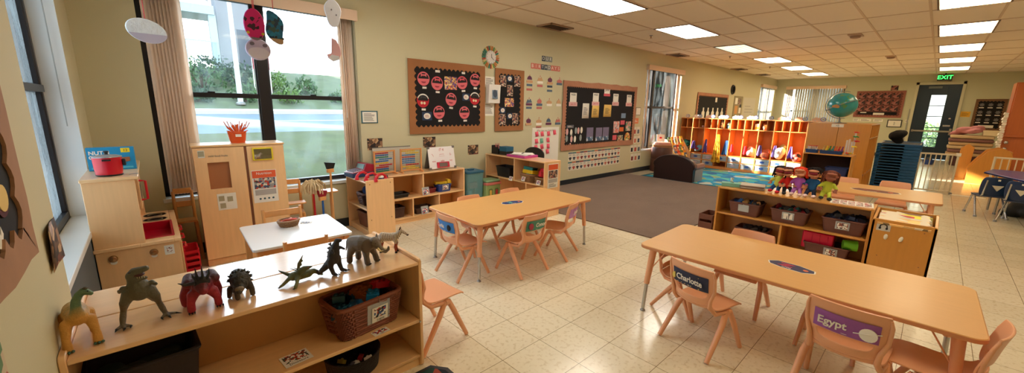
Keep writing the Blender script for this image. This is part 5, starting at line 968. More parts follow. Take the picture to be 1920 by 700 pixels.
q = MB(); [q.obox((0.04, -0.024, 0.055+0.02*i), (0.10, 0.004, 0.018), (0, -0.25+0.2*i, 0)) for i in range(2)]; q.build('bar_picture', mat('bar_brown', (150, 92, 56), 0.7), t, bevel=0.002)
q = MB().box(-0.10, -0.0226, 0.01, 0.10, -0.0222, 0.022); q.build('lower_stripe', mat('box_teal', (90, 190, 215), 0.5), t, smooth=False)
t = thing('mini_spoon', 'tiny grey toy spoon lying beside the red pot', 'spoon', (-0.135, 3.475, 0.948), 0.4); MB().sweep([(0, 0, 0.001), (0.035, 0, 0.002)], 0.0022, 6).sph((0.042, 0, 0.002), (0.010, 0.006, 0.002), 10, 6).build('spoon_body', STEEL, t)

# toy high chair frame left of the refrigerator, behind the kitchen
def wood_chair(label, x, y, rz, seat=0.27, hgt=0.56, w_=0.27, splay=0.03, rails=(0.52,), m=None, group=None, name='wooden_chair', cat='chair', rail_h=0.05):
    t = thing(name, label, cat, (x, y, 0), rz, group); m = m or WOODC
    for sx_ in (-1, 1):
        MB().sweep([(sx_*(w_/2+splay*0.4), -w_/2-splay, 0), (sx_*w_/2, -w_/2, seat), (sx_*w_/2, -w_/2-0.03, hgt)], [0.013, 0.014, 0.012], 10).build('back_post', m, t)
        MB().sweep([(sx_*(w_/2+splay*0.4), w_/2+splay, 0), (sx_*w_/2*0.95, w_/2-0.02, seat)], [0.013, 0.014], 10).build('leg', m, t)
    MB().prism(rrect(-w_/2-0.005, -w_/2, w_/2+0.005, w_/2+0.01, 0.02), seat-0.004, seat+0.014, 'z').build('seat', m, t, bevel=0.003)
    for z in rails: MB().box(-w_/2, -w_/2-0.036-0.0*z, z-rail_h/2, w_/2, -w_/2-0.022, z+rail_h/2).build('back_rail', m, t, bevel=0.004)
    MB().sweep([(-w_/2, -w_/2-0.01, 0.12), (w_/2, -w_/2-0.01, 0.12)], 0.008, 8).sweep([(-w_/2, w_/2-0.01, 0.14), (w_/2, w_/2-0.01, 0.14)], 0.008, 8).build('stretcher', m, t)
    return t
WOODC = wood('chair_wood', (222, 160, 96), 0.35, 2)
wood_chair('wooden chair with its back to the front shelf, at the white play table', 0.655, 2.80, 0.0, hgt=0.565, rails=(0.525,), w_=0.245)
wood_chair('wooden chair on the far side of the white play table', 0.72, 3.40, PI, hgt=0.57, rails=(0.53,), w_=0.27)
t = wood_chair('small splay-legged wooden chair in the corner behind the play kitchen', 0.145, 4.46, PI, seat=0.36, hgt=0.62, w_=0.13, splay=0.02, rails=(0.62, 0.5))
t = thing('toy_shopping_crate', 'red toy crate on the floor between the play kitchen and the refrigerator', 'crate', (0.13, 4.12, 0))
MB().box(-0.05, -0.1, 0.0, 0.05, 0.1, 0.012).box(-0.05, -0.1, 0, -0.04, 0.1, 0.22).box(0.04, -0.1, 0, 0.05, 0.1, 0.22).box(-0.05, 0.09, 0, 0.05, 0.1, 0.22).build('crate_body', RED, t, bevel=0.003); q = MB(); [q.box(-0.05, -0.104, 0.03+0.05*i, 0.05, -0.1, 0.055+0.05*i) for i in range(4)]; q.build('front_slats', RED, t)

# refrigerator
f = thing('play_refrigerator', 'tall light wood play refrigerator in front of the big window', 'play refrigerator', (0.235, 4.13, 0), -0.03)
MB().box(0, 0.014, 0.045, 0.66, 0.30, 1.04).build('cabinet', MAPLEZ, f, bevel=0.004); MB().box(0, 0.02, 0, 0.66, 0.29, 0.045).box(-0.002, 0.004, 0.0, 0.662, 0.02, 0.055).build('plinth', MAPLED, f, bevel=0.002); MB().box(-0.008, -0.004, 1.04, 0.668, 0.305, 1.058).build('top_panel', MAPLE, f, bevel=0.004)
# left door with a real opening
o0, o1, p0_, p1_ = 0.085, 0.235, 0.68, 0.91
d = MB().box(0.0, -0.004, 0.06, o0, 0.012, 1.035).box(o1, -0.004, 0.06, 0.352, 0.012, 1.035).box(o0, -0.004, 0.06, o1, 0.012, p0_).box(o0, -0.004, p1_, o1, 0.012, 1.035)
ld = d.build('door', MAPLEZ, f); MB().box(o0-0.004, 0.0125, p0_-0.004, o1+0.004, 0.0137, p1_+0.004).build('recess', mat('recess_tan', (170, 108, 66), 0.5), ld)
MB().box(0.03, -0.0055, 0.955, 0.075, -0.0042, 1.015).build('sticker', PAPER, ld, smooth=False); MB().box(0.12, -0.0055, 0.49, 0.255, -0.0042, 0.635).build('sticker', PAPER, ld, smooth=False)
for a, b in ((0.13, 0.57), (0.19, 0.56), (0.135, 0.505), (0.032, 0.965)): MB().box(a, -0.0068, b, a+0.04, -0.0057, b+0.045).build('sticker_picture', mat('khaki_print', (170, 160, 130), 0.7), ld, smooth=False)
text('lettering', 'cold food fruits', 0.024, mat('grey_ink', (130, 126, 120), 0.8), ld, (0.165, -0.006, 0.965), (PI/2, 0, 0), sx=0.9)
rd = MB().box(0.372, -0.004, 0.06, 0.66, 0.012, 1.035).build('door', MAPLEZ, f, bevel=0.003); MB().box(0.353, 0.0, 0.06, 0.371, 0.012, 1.035).build('handle_groove', mat('groove_brown', (120, 70, 44), 0.5), f)
mr = MB().box(0.41, -0.016, 0.905, 0.57, -0.0045, 1.02).build('mirror_frame', mat('mirror_yellow', (232, 206, 40), 0.4), rd, bevel=0.004); MB().box(0.423, -0.0175, 0.917, 0.557, -0.0162, 1.008).build('mirror', mat('mirror_glass', (190, 190, 185), 0.03, 1.0), mr, smooth=False)
ps = MB().box(0.385, -0.0065, 0.515, 0.58, -0.0045, 0.815).build('poster', PAPER, rd, smooth=False); MB().box(0.39, -0.008, 0.745, 0.575, -0.0067, 0.81).build('poster_band', mat('band_orange', (226, 92, 50), 0.6), ps, smooth=False); text('lettering', 'Nutrition', 0.032, PAPER, ps, (0.482, -0.0085, 0.785), (PI/2, 0, 0))
MB().box(0.40, -0.008, 0.645, 0.565, -0.0067, 0.742).build('poster_photo', printed('food_photo', [(70, 60, 60), (190, 60, 40), (150, 150, 150), (220, 210, 190), (60, 80, 110)], 60), ps, smooth=False); MB().box(0.40, -0.008, 0.585, 0.565, -0.0067, 0.635).build('poster_text_block', mat('grey_text', (176, 172, 168), 0.8), ps, smooth=False)
for i in range(4): MB().prism(ell(0.435+0.034*i, 0.55, 0.009, 0.009, 10), -0.008, -0.0067, 'y').build('poster_icon', mat('icon_teal', (60, 90, 100), 0.7), ps, smooth=False)
# orange pot
t = thing('flower_pot', 'orange ribbed pot wrapped like a bow with pipe-cleaner flowers, on the refrigerator', 'flower pot', (0.575, 4.29, 1.059))
ORG = mat('orange_wrap', (222, 84, 26), 0.45); prof = [(0.05, 0), (0.056, 0.02), (0.066, 0.09), (0.068, 0.10)]; q = MB()
n_ = 28; vs = [((r_*(1+0.05*(k % 2)))*math.cos(2*PI*k/n_), (r_*(1+0.05*(k % 2)))*math.sin(2*PI*k/n_), z) for r_, z in prof for k in range(n_)]
q.add(vs, [(i*n_+k, i*n_+(k+1) % n_, (i+1)*n_+(k+1) % n_, (i+1)*n_+k) for i in range(3) for k in range(n_)]+[tuple(range(n_-1, -1, -1))]); q.build('pot', ORG, t, solid=0.003)
q = MB()
for s_ in range(7): a = -1.4+s_*0.47; q.prism([(0.0, 0.06), (0.075*math.sin(a)+0.01, 0.10+0.07*math.cos(a)), (0.075*math.sin(a)-0.012, 0.10+0.06*math.cos(a))], -0.066+0.002*s_, -0.064+0.002*s_, 'y')
q.build('bow', ORG, t); MB().box(-0.022, -0.072, 0.055, 0.022, -0.068, 0.078).build('label_tag', PAPER, t, smooth=False)
q = MB()
for k in range(16):
    a = 2*PI*k/16*2.3; r_ = 0.05+0.03*(k % 3)/2; q.sweep([(0.02*math.cos(a), 0.02*math.sin(a), 0.08), (r_*math.cos(a), r_*math.sin(a), 0.13), (r_*1.35*math.cos(a), r_*1.35*math.sin(a), 0.155+0.012*(k % 4))], 0.0035, 6)
q.build('petals', mat('salmon_petals', (226, 130, 96), 0.7), t)

# white play table with food basket
t = thing('play_table', 'small white-topped play table between the front shelves and the refrigerator', 'table', (0.70, 3.10, 0), -0.03)
MB().prism(rrect(-0.31, -0.315, 0.31, 0.315, 0.025), 0.482, 0.5, 'z').build('table_top', mat('white_laminate', (232, 230, 228), 0.25, coat=0.4), t, bevel=0.004); MB().box(-0.27, -0.275, 0.44, 0.27, -0.26, 0.482).box(-0.27, 0.26, 0.44, 0.27, 0.275, 0.482).box(-0.27, -0.26, 0.44, -0.255, 0.26, 0.482).box(0.255, -0.26, 0.44, 0.27, 0.26, 0.482).build('apron', WOODC, t)
for a, b in ((-1, -1), (1, -1), (-1, 1), (1, 1)): MB().box(a*0.27-0.018, b*0.275-0.018, 0, a*0.27+0.018, b*0.275+0.018, 0.482).build('leg', WOODC, t, bevel=0.003)
wicker_basket('food_basket', 'small oval wicker basket of toy food on the white table', 0.145, 0.12, 0.045, (0.69, 3.23, 0.501), 0.2, taper=0.75, rows=6, m=mat('tan_wicker', (150, 108, 72), 0.6, noise=0.3, nscale=60), round_=True)
for k, (dx, dy, a, c_, lb) in enumerate([(-0.03, 0.0, 0.3, (206, 84, 40), 'orange carrot'), (0.015, 0.015, 1.0, (226, 120, 70), 'salmon carrot'), (0.03, -0.015, -0.5, (216, 70, 36), 'red-orange carrot'), (-0.01, -0.025, 0.1, (176, 60, 36), 'brown sausage')]):
    t = thing('toy_food', f'{lb} shaped toy food in the small wicker basket', 'toy food', (0.69+dx, 3.23+dy, 0.535+0.004*k), a); MB().sweep([(-0.035, 0, 0), (-0.02, 0, 0.004), (0.02, 0, 0.004), (0.038, 0, 0)], [0.008, 0.013, 0.011, 0.004], 10).build('food_body', mat(f'food{k}', c_, 0.5), t)
label_card('small picture label leaning on the wicker food basket', 'label', (0.805, 3.215, 0.503), (0.25, 0.0, -0.5), 0.085, 0.045, '', printed('blue_print', [(240, 235, 228), (70, 90, 140), (240, 235, 228), (90, 60, 60)], 160))
# ================================================================== shelves along the window wall
la = shelf_unit('low shelf open towards the window, cash register and red phones on top', 1.60, 4.55, -PI/2, 0.59, 0.61, 0.30, levels=(0.31,), lip=0.0)
MB().box(0.572, -0.008, 0.0, 0.592, 0.30, 0.632).build('tall_end_panel', MAPLEZ, la, bevel=0.004)
q = MB(); [q.lathe([(0.006, 0), (0.0, 0.001)], 10, (0.5935, yy, zz), rot=(0, PI/2, 0)) for yy in (0.03, 0.26) for zz in (0.59, 0.2)]; q.build('screw_cap', mat('screw_brown', (150, 100, 60), 0.5), la)
# register
RG = mat('register_maroon', (150, 14, 48), 0.35); RGB_ = mat('register_blue', (30, 58, 98), 0.4)
t = thing('toy_cash_register', 'maroon and blue toy cash register on the shelf by the big window', 'cash register', (1.715, 4.42, 0.612), 0.12)
MB().box(-0.14, -0.10, 0.0, 0.14, 0.10, 0.05).build('drawer', RGB_, t, bevel=0.008); MB().prism([(-0.145, 0.05), (0.0, 0.075), (0.03, 0.15), (0.14, 0.13), (0.15, 0.05)], -0.10, 0.10, 'y').build('body', RG, t, bevel=0.006)
MB().obox((-0.07, 0, 0.066), (0.12, 0.17, 0.006), (0, -0.17, 0)).build('key_plate', mat('key_plate', (205, 190, 200), 0.4), t, bevel=0.002)
q = MB(); [q.obox((-0.11+0.026*i, -0.06+0.03*j, 0.065+0.0045*i), (0.018, 0.02, 0.012), (0, -0.17, 0)) for i in range(4) for j in range(5)]; q.build('keys', mat('keys_grey', (120, 110, 125), 0.5), t, bevel=0.002)
MB().obox((0.012, 0, 0.112), (0.006, 0.15, 0.055), (0, 0.38, 0)).build('display', mat('display_green', (120, 160, 160), 0.2), t)
for k in range(3):
    t = thing('toy_phone', f"red arched toy phone handset on the shelf by the window, {['leftmost', 'middle', 'rightmost'][k]} of three", 'toy phone', (1.66+0.055*k, 4.22-0.115*k, 0.612), 0.35)
    MB().sweep([(-0.075, 0, 0.02), (-0.068, 0, 0.045), (-0.035, 0, 0.068), (0.02, 0, 0.072), (0.06, 0, 0.05), (0.07, 0, 0.02)], [0.018, 0.015, 0.013, 0.013, 0.015, 0.018], 10).build('handset', RED, t); MB().lathe([(0.022, 0), (0.022, 0.022), (0.017, 0.028)], 16, (-0.075, 0, 0)).build('earpiece', RED, t); MB().lathe([(0.022, 0), (0.022, 0.022), (0.017, 0.028)], 16, (0.07, 0, 0)).build('mouthpiece', RED, t)
t = thing('toy_scanner', 'small dark and white toy card reader at the corner of the window shelf', 'toy', (1.82, 4.045, 0.612), 0.5); MB().prism([(-0.05, 0), (0.05, 0), (0.05, 0.045), (-0.05, 0.015)], -0.03, 0.03, 'y').build('body', mat('reader_blue', (40, 52, 84), 0.4), t, bevel=0.004); MB().obox((0, 0, 0.034), (0.07, 0.045, 0.004), (0, -0.29, 0)).build('screen', PAPER, t)
b = wicker_basket('wire_basket', 'dark wicker basket of blue cloth on the shelf beside the window', 0.24, 0.2, 0.13, (1.755, 4.25, 0.311), 0, taper=0.8, rows=9, m=mat('dark_wicker', (92, 62, 56), 0.6, noise=0.3, nscale=60))
t = thing('blue_cloth', 'crumpled dark blue cloth heaped in the dark wicker basket', 'cloth', (1.755, 4.25, 0.43)); q = MB(); [q.sph((random.uniform(-0.06, 0.06), random.uniform(-0.05, 0.05), random.uniform(-0.02, 0.04)), random.uniform(0.03, 0.05), 10, 7) for _ in range(9)]; q.build('cloth', mat('navy_cloth', (34, 52, 96), 0.9, bump=0.8, bscale=40), t, vox=0.006)
bin_basket('brown basket with blue-white papers under the register shelf', 0.24, 0.24, 0.17, (1.75, 4.25, 0.07), 0, mat('brown_woodgrain', (120, 74, 54), 0.6, noise=0.2, nscale=20))
t = thing('yellow_ball', 'yellow-green ball on the bottom shelf beside the white table', 'ball', (1.74, 4.045, 0.133)); MB().sph((0, 0, 0), 0.062, 24, 16).build('ball', mat('ball_yellow', (206, 196, 30), 0.35), t)
# back shelf
lb = shelf_unit('wide low shelf against the wall, abacuses and a whiteboard on top', 1.915, 4.225, 0, 1.135, 0.605, 0.30, levels=(0.31,), divs=((0.51, 0.31, 0.587), (0.36, 0.05, 0.292), (0.735, 0.05, 0.292)))
def abacus(label, x, y, rz, w_, h_, n, cols, tilt=0.0):
    t = thing('abacus', label, 'abacus', (x, y, 0.607), rot=(tilt, 0, rz)); wm = mat('abacus_wood', (214, 150, 90), 0.4)
    for s_ in (-1, 1): MB().box(s_*w_/2-0.009, -0.012, 0.0, s_*w_/2+0.009, 0.012, h_).build('upright', wm, t, bevel=0.003); MB().box(s_*w_/2-0.010, -0.055, 0.0, s_*w_/2+0.010, 0.055, 0.016).build('foot', wm, t, bevel=0.003)
    MB().box(-w_/2, -0.010, h_-0.018, w_/2, 0.010, h_-0.002).build('crossbar', wm, t, bevel=0.002); MB().box(-w_/2, -0.010, 0.016, w_/2, 0.010, 0.032).build('crossbar', wm, t, bevel=0.002)
    for k in range(n):
        z = 0.045+(h_-0.075)*k/(n-1); rod = MB().sweep([(-w_/2, 0, z), (w_/2, 0, z)], 0.0018, 5).build('rod', STEEL, t)
        c_ = cols[k % len(cols)]; r_ = (h_-0.075)/(n-1)*0.43; q = MB(); x0 = -w_/2+0.012+random.choice([0, 0.0, 0.05])
        for i in range(10): q.sph((x0+0.008+0.0165*i*(w_/0.25), 0, z), (0.0075*(w_/0.25), r_, r_), 8, 5)
        q.build('beads', mat(f'bead{c_[0]}', c_, 0.35), t)
CB_ = [(16, 130, 100), (30, 100, 170), (190, 30, 40), (190, 30, 40), (226, 190, 40), (30, 150, 80), (40, 120, 180)]
abacus('large wooden abacus leaning sideways, beside the toy cash register', 1.99, 4.36, 0.16, 0.27, 0.285, 10, CB_)
abacus('upright wooden abacus in the middle of the wide wall shelf', 2.335, 4.36, -0.05, 0.265, 0.29, 10, [(226, 190, 40), (226, 190, 40), (190, 30, 40), (60, 130, 190), (60, 130, 190), (30, 150, 80), (196, 60, 60), (40, 120, 180)])
t = thing('whiteboard_easel', 'tabletop whiteboard easel with red marker drawings on the wall shelf', 'whiteboard', (2.78, 4.36, 0.607), 0.0)
GRF = mat('easel_grey', (110, 106, 100), 0.5); a = -0.2
MB().obox((0, 0.0, 0.145), (0.40, 0.012, 0.285), (a, 0, 0)).build('board_panel', mat('whiteboard', (236, 232, 236), 0.25), t, bevel=0.004)
for s_ in (-1, 1):
    for zz in (0.01, 0.275): MB().obox((s_*0.19, (zz-0.145)*0.2-0.002, zz+0.002), (0.035, 0.02, 0.03), (a, 0, 0)).build('corner_guard', GRF, t, bevel=0.004)
MB().obox((0, 0.085, 0.135), (0.38, 0.01, 0.29), (0.32, 0, 0)).build('rear_stand', GRF, t, bevel=0.004)
RI = mat('red_marker', (200, 50, 70), 0.6)
text('lettering', '(T t)', 0.04, RI, t, (0.0, 0.012, 0.25), (PI/2+a, 0, 0)); 
for s_, w_ in ((-0.13, 'tree'), (0, 'table'), (0.13, 'toy')): text('lettering', w_, 0.03, RI, t, (s_, -0.02, 0.105), (PI/2+a, 0, 0))
q = MB(); q.sweep([(-0.03, 0.003, 0.19), (0.03, 0.003, 0.19), (0.04, -0.001, 0.165), (-0.04, -0.001, 0.165), (-0.03, 0.003, 0.19)], 0.0018, 5).sweep([(-0.13, -0.004, 0.14), (-0.13, 0.001, 0.18), (-0.15, 0.004, 0.20)], 0.0018, 5).sweep([(0.13, -0.004, 0.14), (0.13, 0.004, 0.20)], 0.002, 5).sweep([(0.11, 0.001, 0.17), (0.15, 0.001, 0.18)], 0.0018, 5); q.build('marker_drawing', RI, t)
sc_ = MB().obox((0.0, -0.035, 0.055), (0.19, 0.012, 0.075), (a, 0, 0)).build('red_frame_gadget', mat('gadget_red', (190, 30, 60), 0.4), t, bevel=0.004); MB().obox((0.0, -0.042, 0.056), (0.12, 0.006, 0.05), (a, 0, 0)).build('gadget_screen', mat('gadget_screen', (110, 96, 92), 0.3), t)
t = thing('magnetic_sheet', 'grey-white magnetic panel leaning on the wall behind the abacuses', 'panel', (2.15, 4.53, 0.607), rot=(-0.08, 0, 0)); MB().box(-0.22, -0.004, 0, 0.28, 0.004, 0.30).build('panel', mat('panel_grey', (196, 190, 176), 0.4), t, bevel=0.002); MB().sweep([(-0.22, 0, 0.30), (0.28, 0, 0.30)], 0.006, 8).build('top_rail', GRF, t)
def tray(label, x, y, z, w_, d_, h_, m, rz=0.0, name='tray', cat='tray', tagm=None):
    return bin_basket(label, w_, d_, h_, (x, y, z), rz, m, 0.88, name=name, tagm=tagm)
YLP = mat('yellow_plastic', (220, 180, 40), 0.4); BLP = mat('blue_plastic', (24, 60, 140), 0.4); DRD = mat('dark_red_plastic', (120, 20, 30), 0.4)
tray('dark blue tub with a picture card on the wide wall shelf', 2.77, 4.34, 0.311, 0.2, 0.14, 0.10, BLP, name='toy_tub', tagm=LEGOP)
t = thing('toy_truck', 'yellow toy truck standing in the dark blue tub', 'toy truck', (2.77, 4.34, 0.375), -0.2); MB().box(-0.11, -0.04, 0.03, 0.05, 0.04, 0.065).build('truck_bed', YLP, t, bevel=0.004); MB().prism([(0.055, 0.02), (0.11, 0.02), (0.11, 0.06), (0.09, 0.09), (0.055, 0.09)], -0.04, 0.04, 'y').build('truck_cab', YLP, t, bevel=0.004)
for s_ in (-0.07, 0.07): MB().sweep([(s_, -0.045, 0.02), (s_, 0.045, 0.02)], 0.02, 14).build('wheel', BLACK, t)
tray('red-brown tray on the wide wall shelf, left of the dark blue tub', 2.58, 4.36, 0.311, 0.15, 0.12, 0.06, DRD, name='toy_tub')
tray('black flat tray in the left upper bay of the wide wall shelf', 2.15, 4.36, 0.311, 0.22, 0.16, 0.05, BLACK, name='toy_tub')
tray('dark wicker tub in the middle lower bay of the wall shelf', 2.46, 4.36, 0.07, 0.26, 0.18, 0.075, mat('dark_wicker2', (70, 44, 36), 0.7, noise=0.3, nscale=50), name='toy_tub')
tray('dark tub in the left lower bay of the wall shelf', 2.10, 4.36, 0.07, 0.18, 0.18, 0.13, mat('dark_wicker2', (70, 44, 36), 0.7), name='toy_tub')
for X, z, lb in ((2.44, 0.34, 'upper shelf edge of the wide wall shelf'), (2.42, 0.10, 'lower edge of the wide wall shelf')):
    t = thing('card_pocket', f'clear pocket with a picture card on the {lb}', 'label', (X, 4.21, z+0.03), rot=(-0.2, 0, 0)); MB().box(-0.05, -0.002, -0.05, 0.05, 0.0, 0.05).build('pocket', CLEAR, t, smooth=False); MB().box(-0.032, -0.0035, -0.04, 0.032, -0.0022, 0.02).build('picture_card', LEGOP, t, smooth=False)
# high chair table with cleaning set
t = wood_chair('small wooden doll high chair behind the white table by the window', 0.985, 4.30, PI-0.1, seat=0.33, hgt=0.64, w_=0.15, splay=0.03, rails=(0.63, 0.53)); MB().box(-0.09, 0.04, 0.44, 0.09, 0.15, 0.455).build('tray', WOODC, t, bevel=0.005)
t = thing('cleaning_stand', 'wooden stand with a round top board holding toy brooms by the window', 'stand', (1.27, 4.30, 0)); MB().prism(rrect(-0.13, -0.09, 0.13, 0.10, 0.03), 0.50, 0.515, 'z').build('top_board', WOODC, t, bevel=0.003); MB().prism(rrect(-0.12, -0.09, 0.12, 0.09, 0.02), 0, 0.02, 'z').build('base_board', WOODC, t, bevel=0.003); MB().sweep([(0.09, 0.06, 0.02), (0.09, 0.06, 0.50)], 0.012, 10).build('post', WOODC, t); MB().sweep([(-0.09, 0.06, 0.02), (-0.09, 0.06, 0.50)], 0.012, 10).build('post', WOODC, t)
def broom(label, x, y, h0, hcol, head, hc, tilt=0.0, kind='toy_broom'):
    t = thing(kind, label, kind.split('_')[1], (x, y, 0.021), rot=(tilt, 0, 0.3)); MB().sweep([(0, 0, 0), (0, 0, h0)], 0.010, 10).build('handle', hcol, t)
    if head == 'mop':
        q = MB(); rr = random.Random(5)
        for _ in range(90):
            a = rr.uniform(0, 2*PI); r_ = rr.uniform(0.02, 0.10); q.sweep([(0, 0, h0), (r_*0.7*math.cos(a), r_*0.7*math.sin(a), h0+0.035*rr.uniform(0.2, 1)), (r_*1.2*math.cos(a), r_*1.2*math.sin(a), h0-0.02), (r_*1.25*math.cos(a), r_*1.25*math.sin(a), h0-0.11*rr.uniform(0.4, 1))], 0.005, 5)
        o = q.build('yarn_strands', hc, t)
    else:
        MB().box(-0.035, -0.015, h0-0.01, 0.035, 0.015, h0+0.03).build('block', WOODC, t, bevel=0.003); MB().add([(-0.035, -0.012, h0+0.03), (0.035, -0.012, h0+0.03), (0.035, 0.012, h0+0.03), (-0.035, 0.012, h0+0.03), (-0.05, -0.02, h0+0.10), (0.05, -0.02, h0+0.085), (0.05, 0.02, h0+0.085), (-0.05, 0.02, h0+0.10)], [(0, 3, 2, 1), (4, 5, 6, 7), (0, 1, 5, 4), (1, 2, 6, 5), (2, 3, 7, 6), (3, 0, 4, 7)]).build('bristles', hc, t)
broom('toy mop with cream yarn standing head up by the window', 1.15, 4.22, 0.60, RED, 'mop', mat('yarn_cream', (214, 190, 150), 0.95), kind='toy_mop'); broom('toy broom with black bristles standing head up by the window', 1.32, 4.19, 0.71, WOODC, 'b', mat('black_bristle', (26, 24, 24), 0.9)); 
broom('short blue-handled toy brush between the mop and the broom', 1.22, 4.18, 0.43, mat('handle_blue', (24, 90, 170), 0.4), 'b', mat('red_bristle', (150, 20, 40), 0.8), kind='toy_brush')

# ================================================================== bins and shelf C
BX = mat('see_through_bin', (120, 170, 176), 0.2, alpha=0.5)
def clear_bin(label, x, y, w_, d_, h_, lidc, m, rz=0.0):
    t = thing('storage_bin', label, 'storage bin', (x, y, 0), rz); bb = bin_basket('x', w_, d_, h_, (0, 0, 0), 0, m, 0.9, name='bin'); 
    for c_ in children(bb): c_.parent = t
    bpy.data.objects.remove(bb); MB().prism(rrect(-w_/2-0.008, -d_/2-0.008, w_/2+0.008, d_/2+0.008, 0.03), h_, h_+0.03, 'z').build('lid', lidc, t, bevel=0.006); MB().box(-0.05, -0.02, h_+0.03, 0.05, 0.02, h_+0.05).build('lid_handle', lidc, t, bevel=0.008); return t
clear_bin('tall see-through bin with a blue lid beside the wide wall shelf', 3.22, 4.32, 0.27, 0.26, 0.52, mat('lid_blue', (40, 92, 120), 0.45), BX)
for k, (dx, dy, dz, c_, s_, lb) in enumerate([(0, -0.05, 0.34, (220, 90, 80), (0.13, 0.05, 0.08), 'coral block'), (-0.05, 0.02, 0.2, (60, 90, 150), (0.1, 0.08, 0.1), 'blue block'), (0.05, 0.0, 0.15, (200, 80, 130), (0.08, 0.08, 0.08), 'pink block'), (0.03, -0.04, 0.26, (206, 150, 90), (0.03, 0.03, 0.26), 'wooden rod'), (0.0, 0.02, 0.06, (40, 120, 110), (0.18, 0.14, 0.08), 'teal block')]):
    t = thing('toy_piece', f'{lb} inside the tall see-through bin', 'toy', (3.22+dx, 4.32+dy, dz), rot=(0, 0.3 if k == 3 else 0, 0.2*k)); MB().obox((0, 0, 0), s_).lathe([(0.012, s_[2]/2), (0.01, s_[2]/2+0.006)], 10).build('piece', mat(f'piece{k}', c_, 0.5), t, bevel=0.006)
GN = mat('bin_green', (150, 172, 110), 0.5); t = thing('toy_box', 'green and pink toy box with round windows, left of the purple tray shelf', 'toy box', (3.50, 4.26, 0))
MB().box(-0.13, -0.11, 0, 0.13, 0.11, 0.36).build('box_body', GN, t, bevel=0.012); MB().box(-0.138, -0.118, 0.33, 0.138, 0.118, 0.365).build('pink_rim', mat('rim_pink', (210, 120, 110), 0.5), t, bevel=0.006); MB().box(-0.13, -0.11, 0.365, 0.13, 0.11, 0.40).build('lid', mat('lid_green', (120, 150, 110), 0.5), t, bevel=0.014)
for dx, c_ in ((-0.055, (226, 190, 90)), (0.055, (190, 50, 60))): MB().prism(rrect(dx-0.035, 0.10, dx+0.035, 0.28, 0.02), -0.1125, -0.111, 'y').build('window_frame', mat('frame_olive', (100, 120, 70), 0.5), t, smooth=False); MB().prism(rrect(dx-0.02, 0.12, dx+0.02, 0.26, 0.015), -0.1145, -0.1126, 'y').build('window_picture', mat(f'wp{dx}', c_, 0.5), t, smooth=False)
t = thing('water_cube', 'dark blue bag on the floor at the end of the sticky-note shelf', 'bag', (3.57, 4.47, 0)); q = MB().sph((-0.0, 0, 0.13), (0.05, 0.09, 0.14), 14, 10).sph((0, 0, 0.24), (0.03, 0.04, 0.04), 10, 8); q.build('bag_body', mat('bag_blue', (20, 50, 110), 0.7), t)
t.name = 'blue_bag'
sc3 = shelf_unit('maple shelf standing end-on to the wall below the sticky-note poster', 3.63, 4.50, -PI/2, 1.20, 0.74, 0.31, levels=(0.43,), divs=((0.62, 0.43, 0.722), (0.30, 0.05, 0.41), (0.86, 0.05, 0.41)))
q = thing('wall_poster', 'small orange-headed food poster taped on the end of the maple shelf', 'poster', (3.79, 3.298, 0.55)); sheet('paper', 0.20, 0.32, PAPER, q); sheet('band', 0.185, 0.07, mat('band_orange', (226, 92, 50), 0.6), q, 0.001, 0, 0.115, -0.0016); sheet('photo_block', 0.17, 0.10, PHOTOB, q, 0.001, 0, 0.02, -0.0016); sheet('text_block', 0.17, 0.05, mat('grey_text', (176, 172, 168), 0.8), q, 0.001, 0, -0.065, -0.0016); lines(q, 0.15, 0.05, 3, -0.0017, z=-0.125)
t = thing('desk_caddy', 'black desk caddy with pens on the sticky-note shelf', 'caddy', (3.77, 4.37, 0.742)); MB().box(-0.07, -0.075, 0, 0.07, 0.075, 0.01).box(-0.07, -0.075, 0, -0.062, 0.075, 0.10).box(0.062, -0.075, 0, 0.07, 0.075, 0.10).box(-0.07, -0.075, 0, 0.07, -0.067, 0.08).box(-0.07, 0.067, 0, 0.07, 0.075, 0.12).build('caddy_body', BLACK, t, bevel=0.004); q = MB(); [q.sweep([(-0.03+0.02*i, 0.02*(i % 2), 0.01), (-0.045+0.025*i, 0.02, 0.15)], 0.004, 6) for i in range(4)]; q.build('pens', mat('pen_pink', (206, 120, 120), 0.5), t)
t = thing('tissue_cube', 'teal and black cardboard box beside the pen caddy', 'box', (3.78, 4.20, 0.742)); MB().box(-0.07, -0.075, 0, 0.07, 0.075, 0.05).build('lower_half', BLACK, t, bevel=0.003); MB().box(-0.071, -0.076, 0.05, 0.071, 0.076, 0.115).build('upper_half', mat('teal_card', (20, 90, 120), 0.5), t, bevel=0.003)
t = thing('paper_tray', 'magenta flat tray of papers on the sticky-note shelf', 'tray', (3.78, 3.87, 0.742), 0.05); MB().box(-0.14, -0.17, 0, 0.14, 0.17, 0.03).build('tray_body', mat('tray_magenta', (196, 70, 150), 0.45), t, bevel=0.004)
t = thing('paper_stack', 'loose white papers on the magenta tray', 'papers', (3.78, 3.87, 0.773), 0.2); q = MB(); [q.obox((0, 0, 0.002+0.004*i), (0.22, 0.27, 0.003), (0, 0, 0.15*i)) for i in range(4)]; q.build('sheets', PAPER, t, smooth=False); MB().obox((0.02, 0, 0.019), (0.15, 0.02, 0.004), (0, 0, 0.4)).build('marker', BLACK, t)
bin_basket('black tub with a white rim in the shelf bay below the pen caddy', 0.30, 0.2, 0.15, (3.75, 4.14, 0.431), -PI/2, BLACK, name='storage_tub')
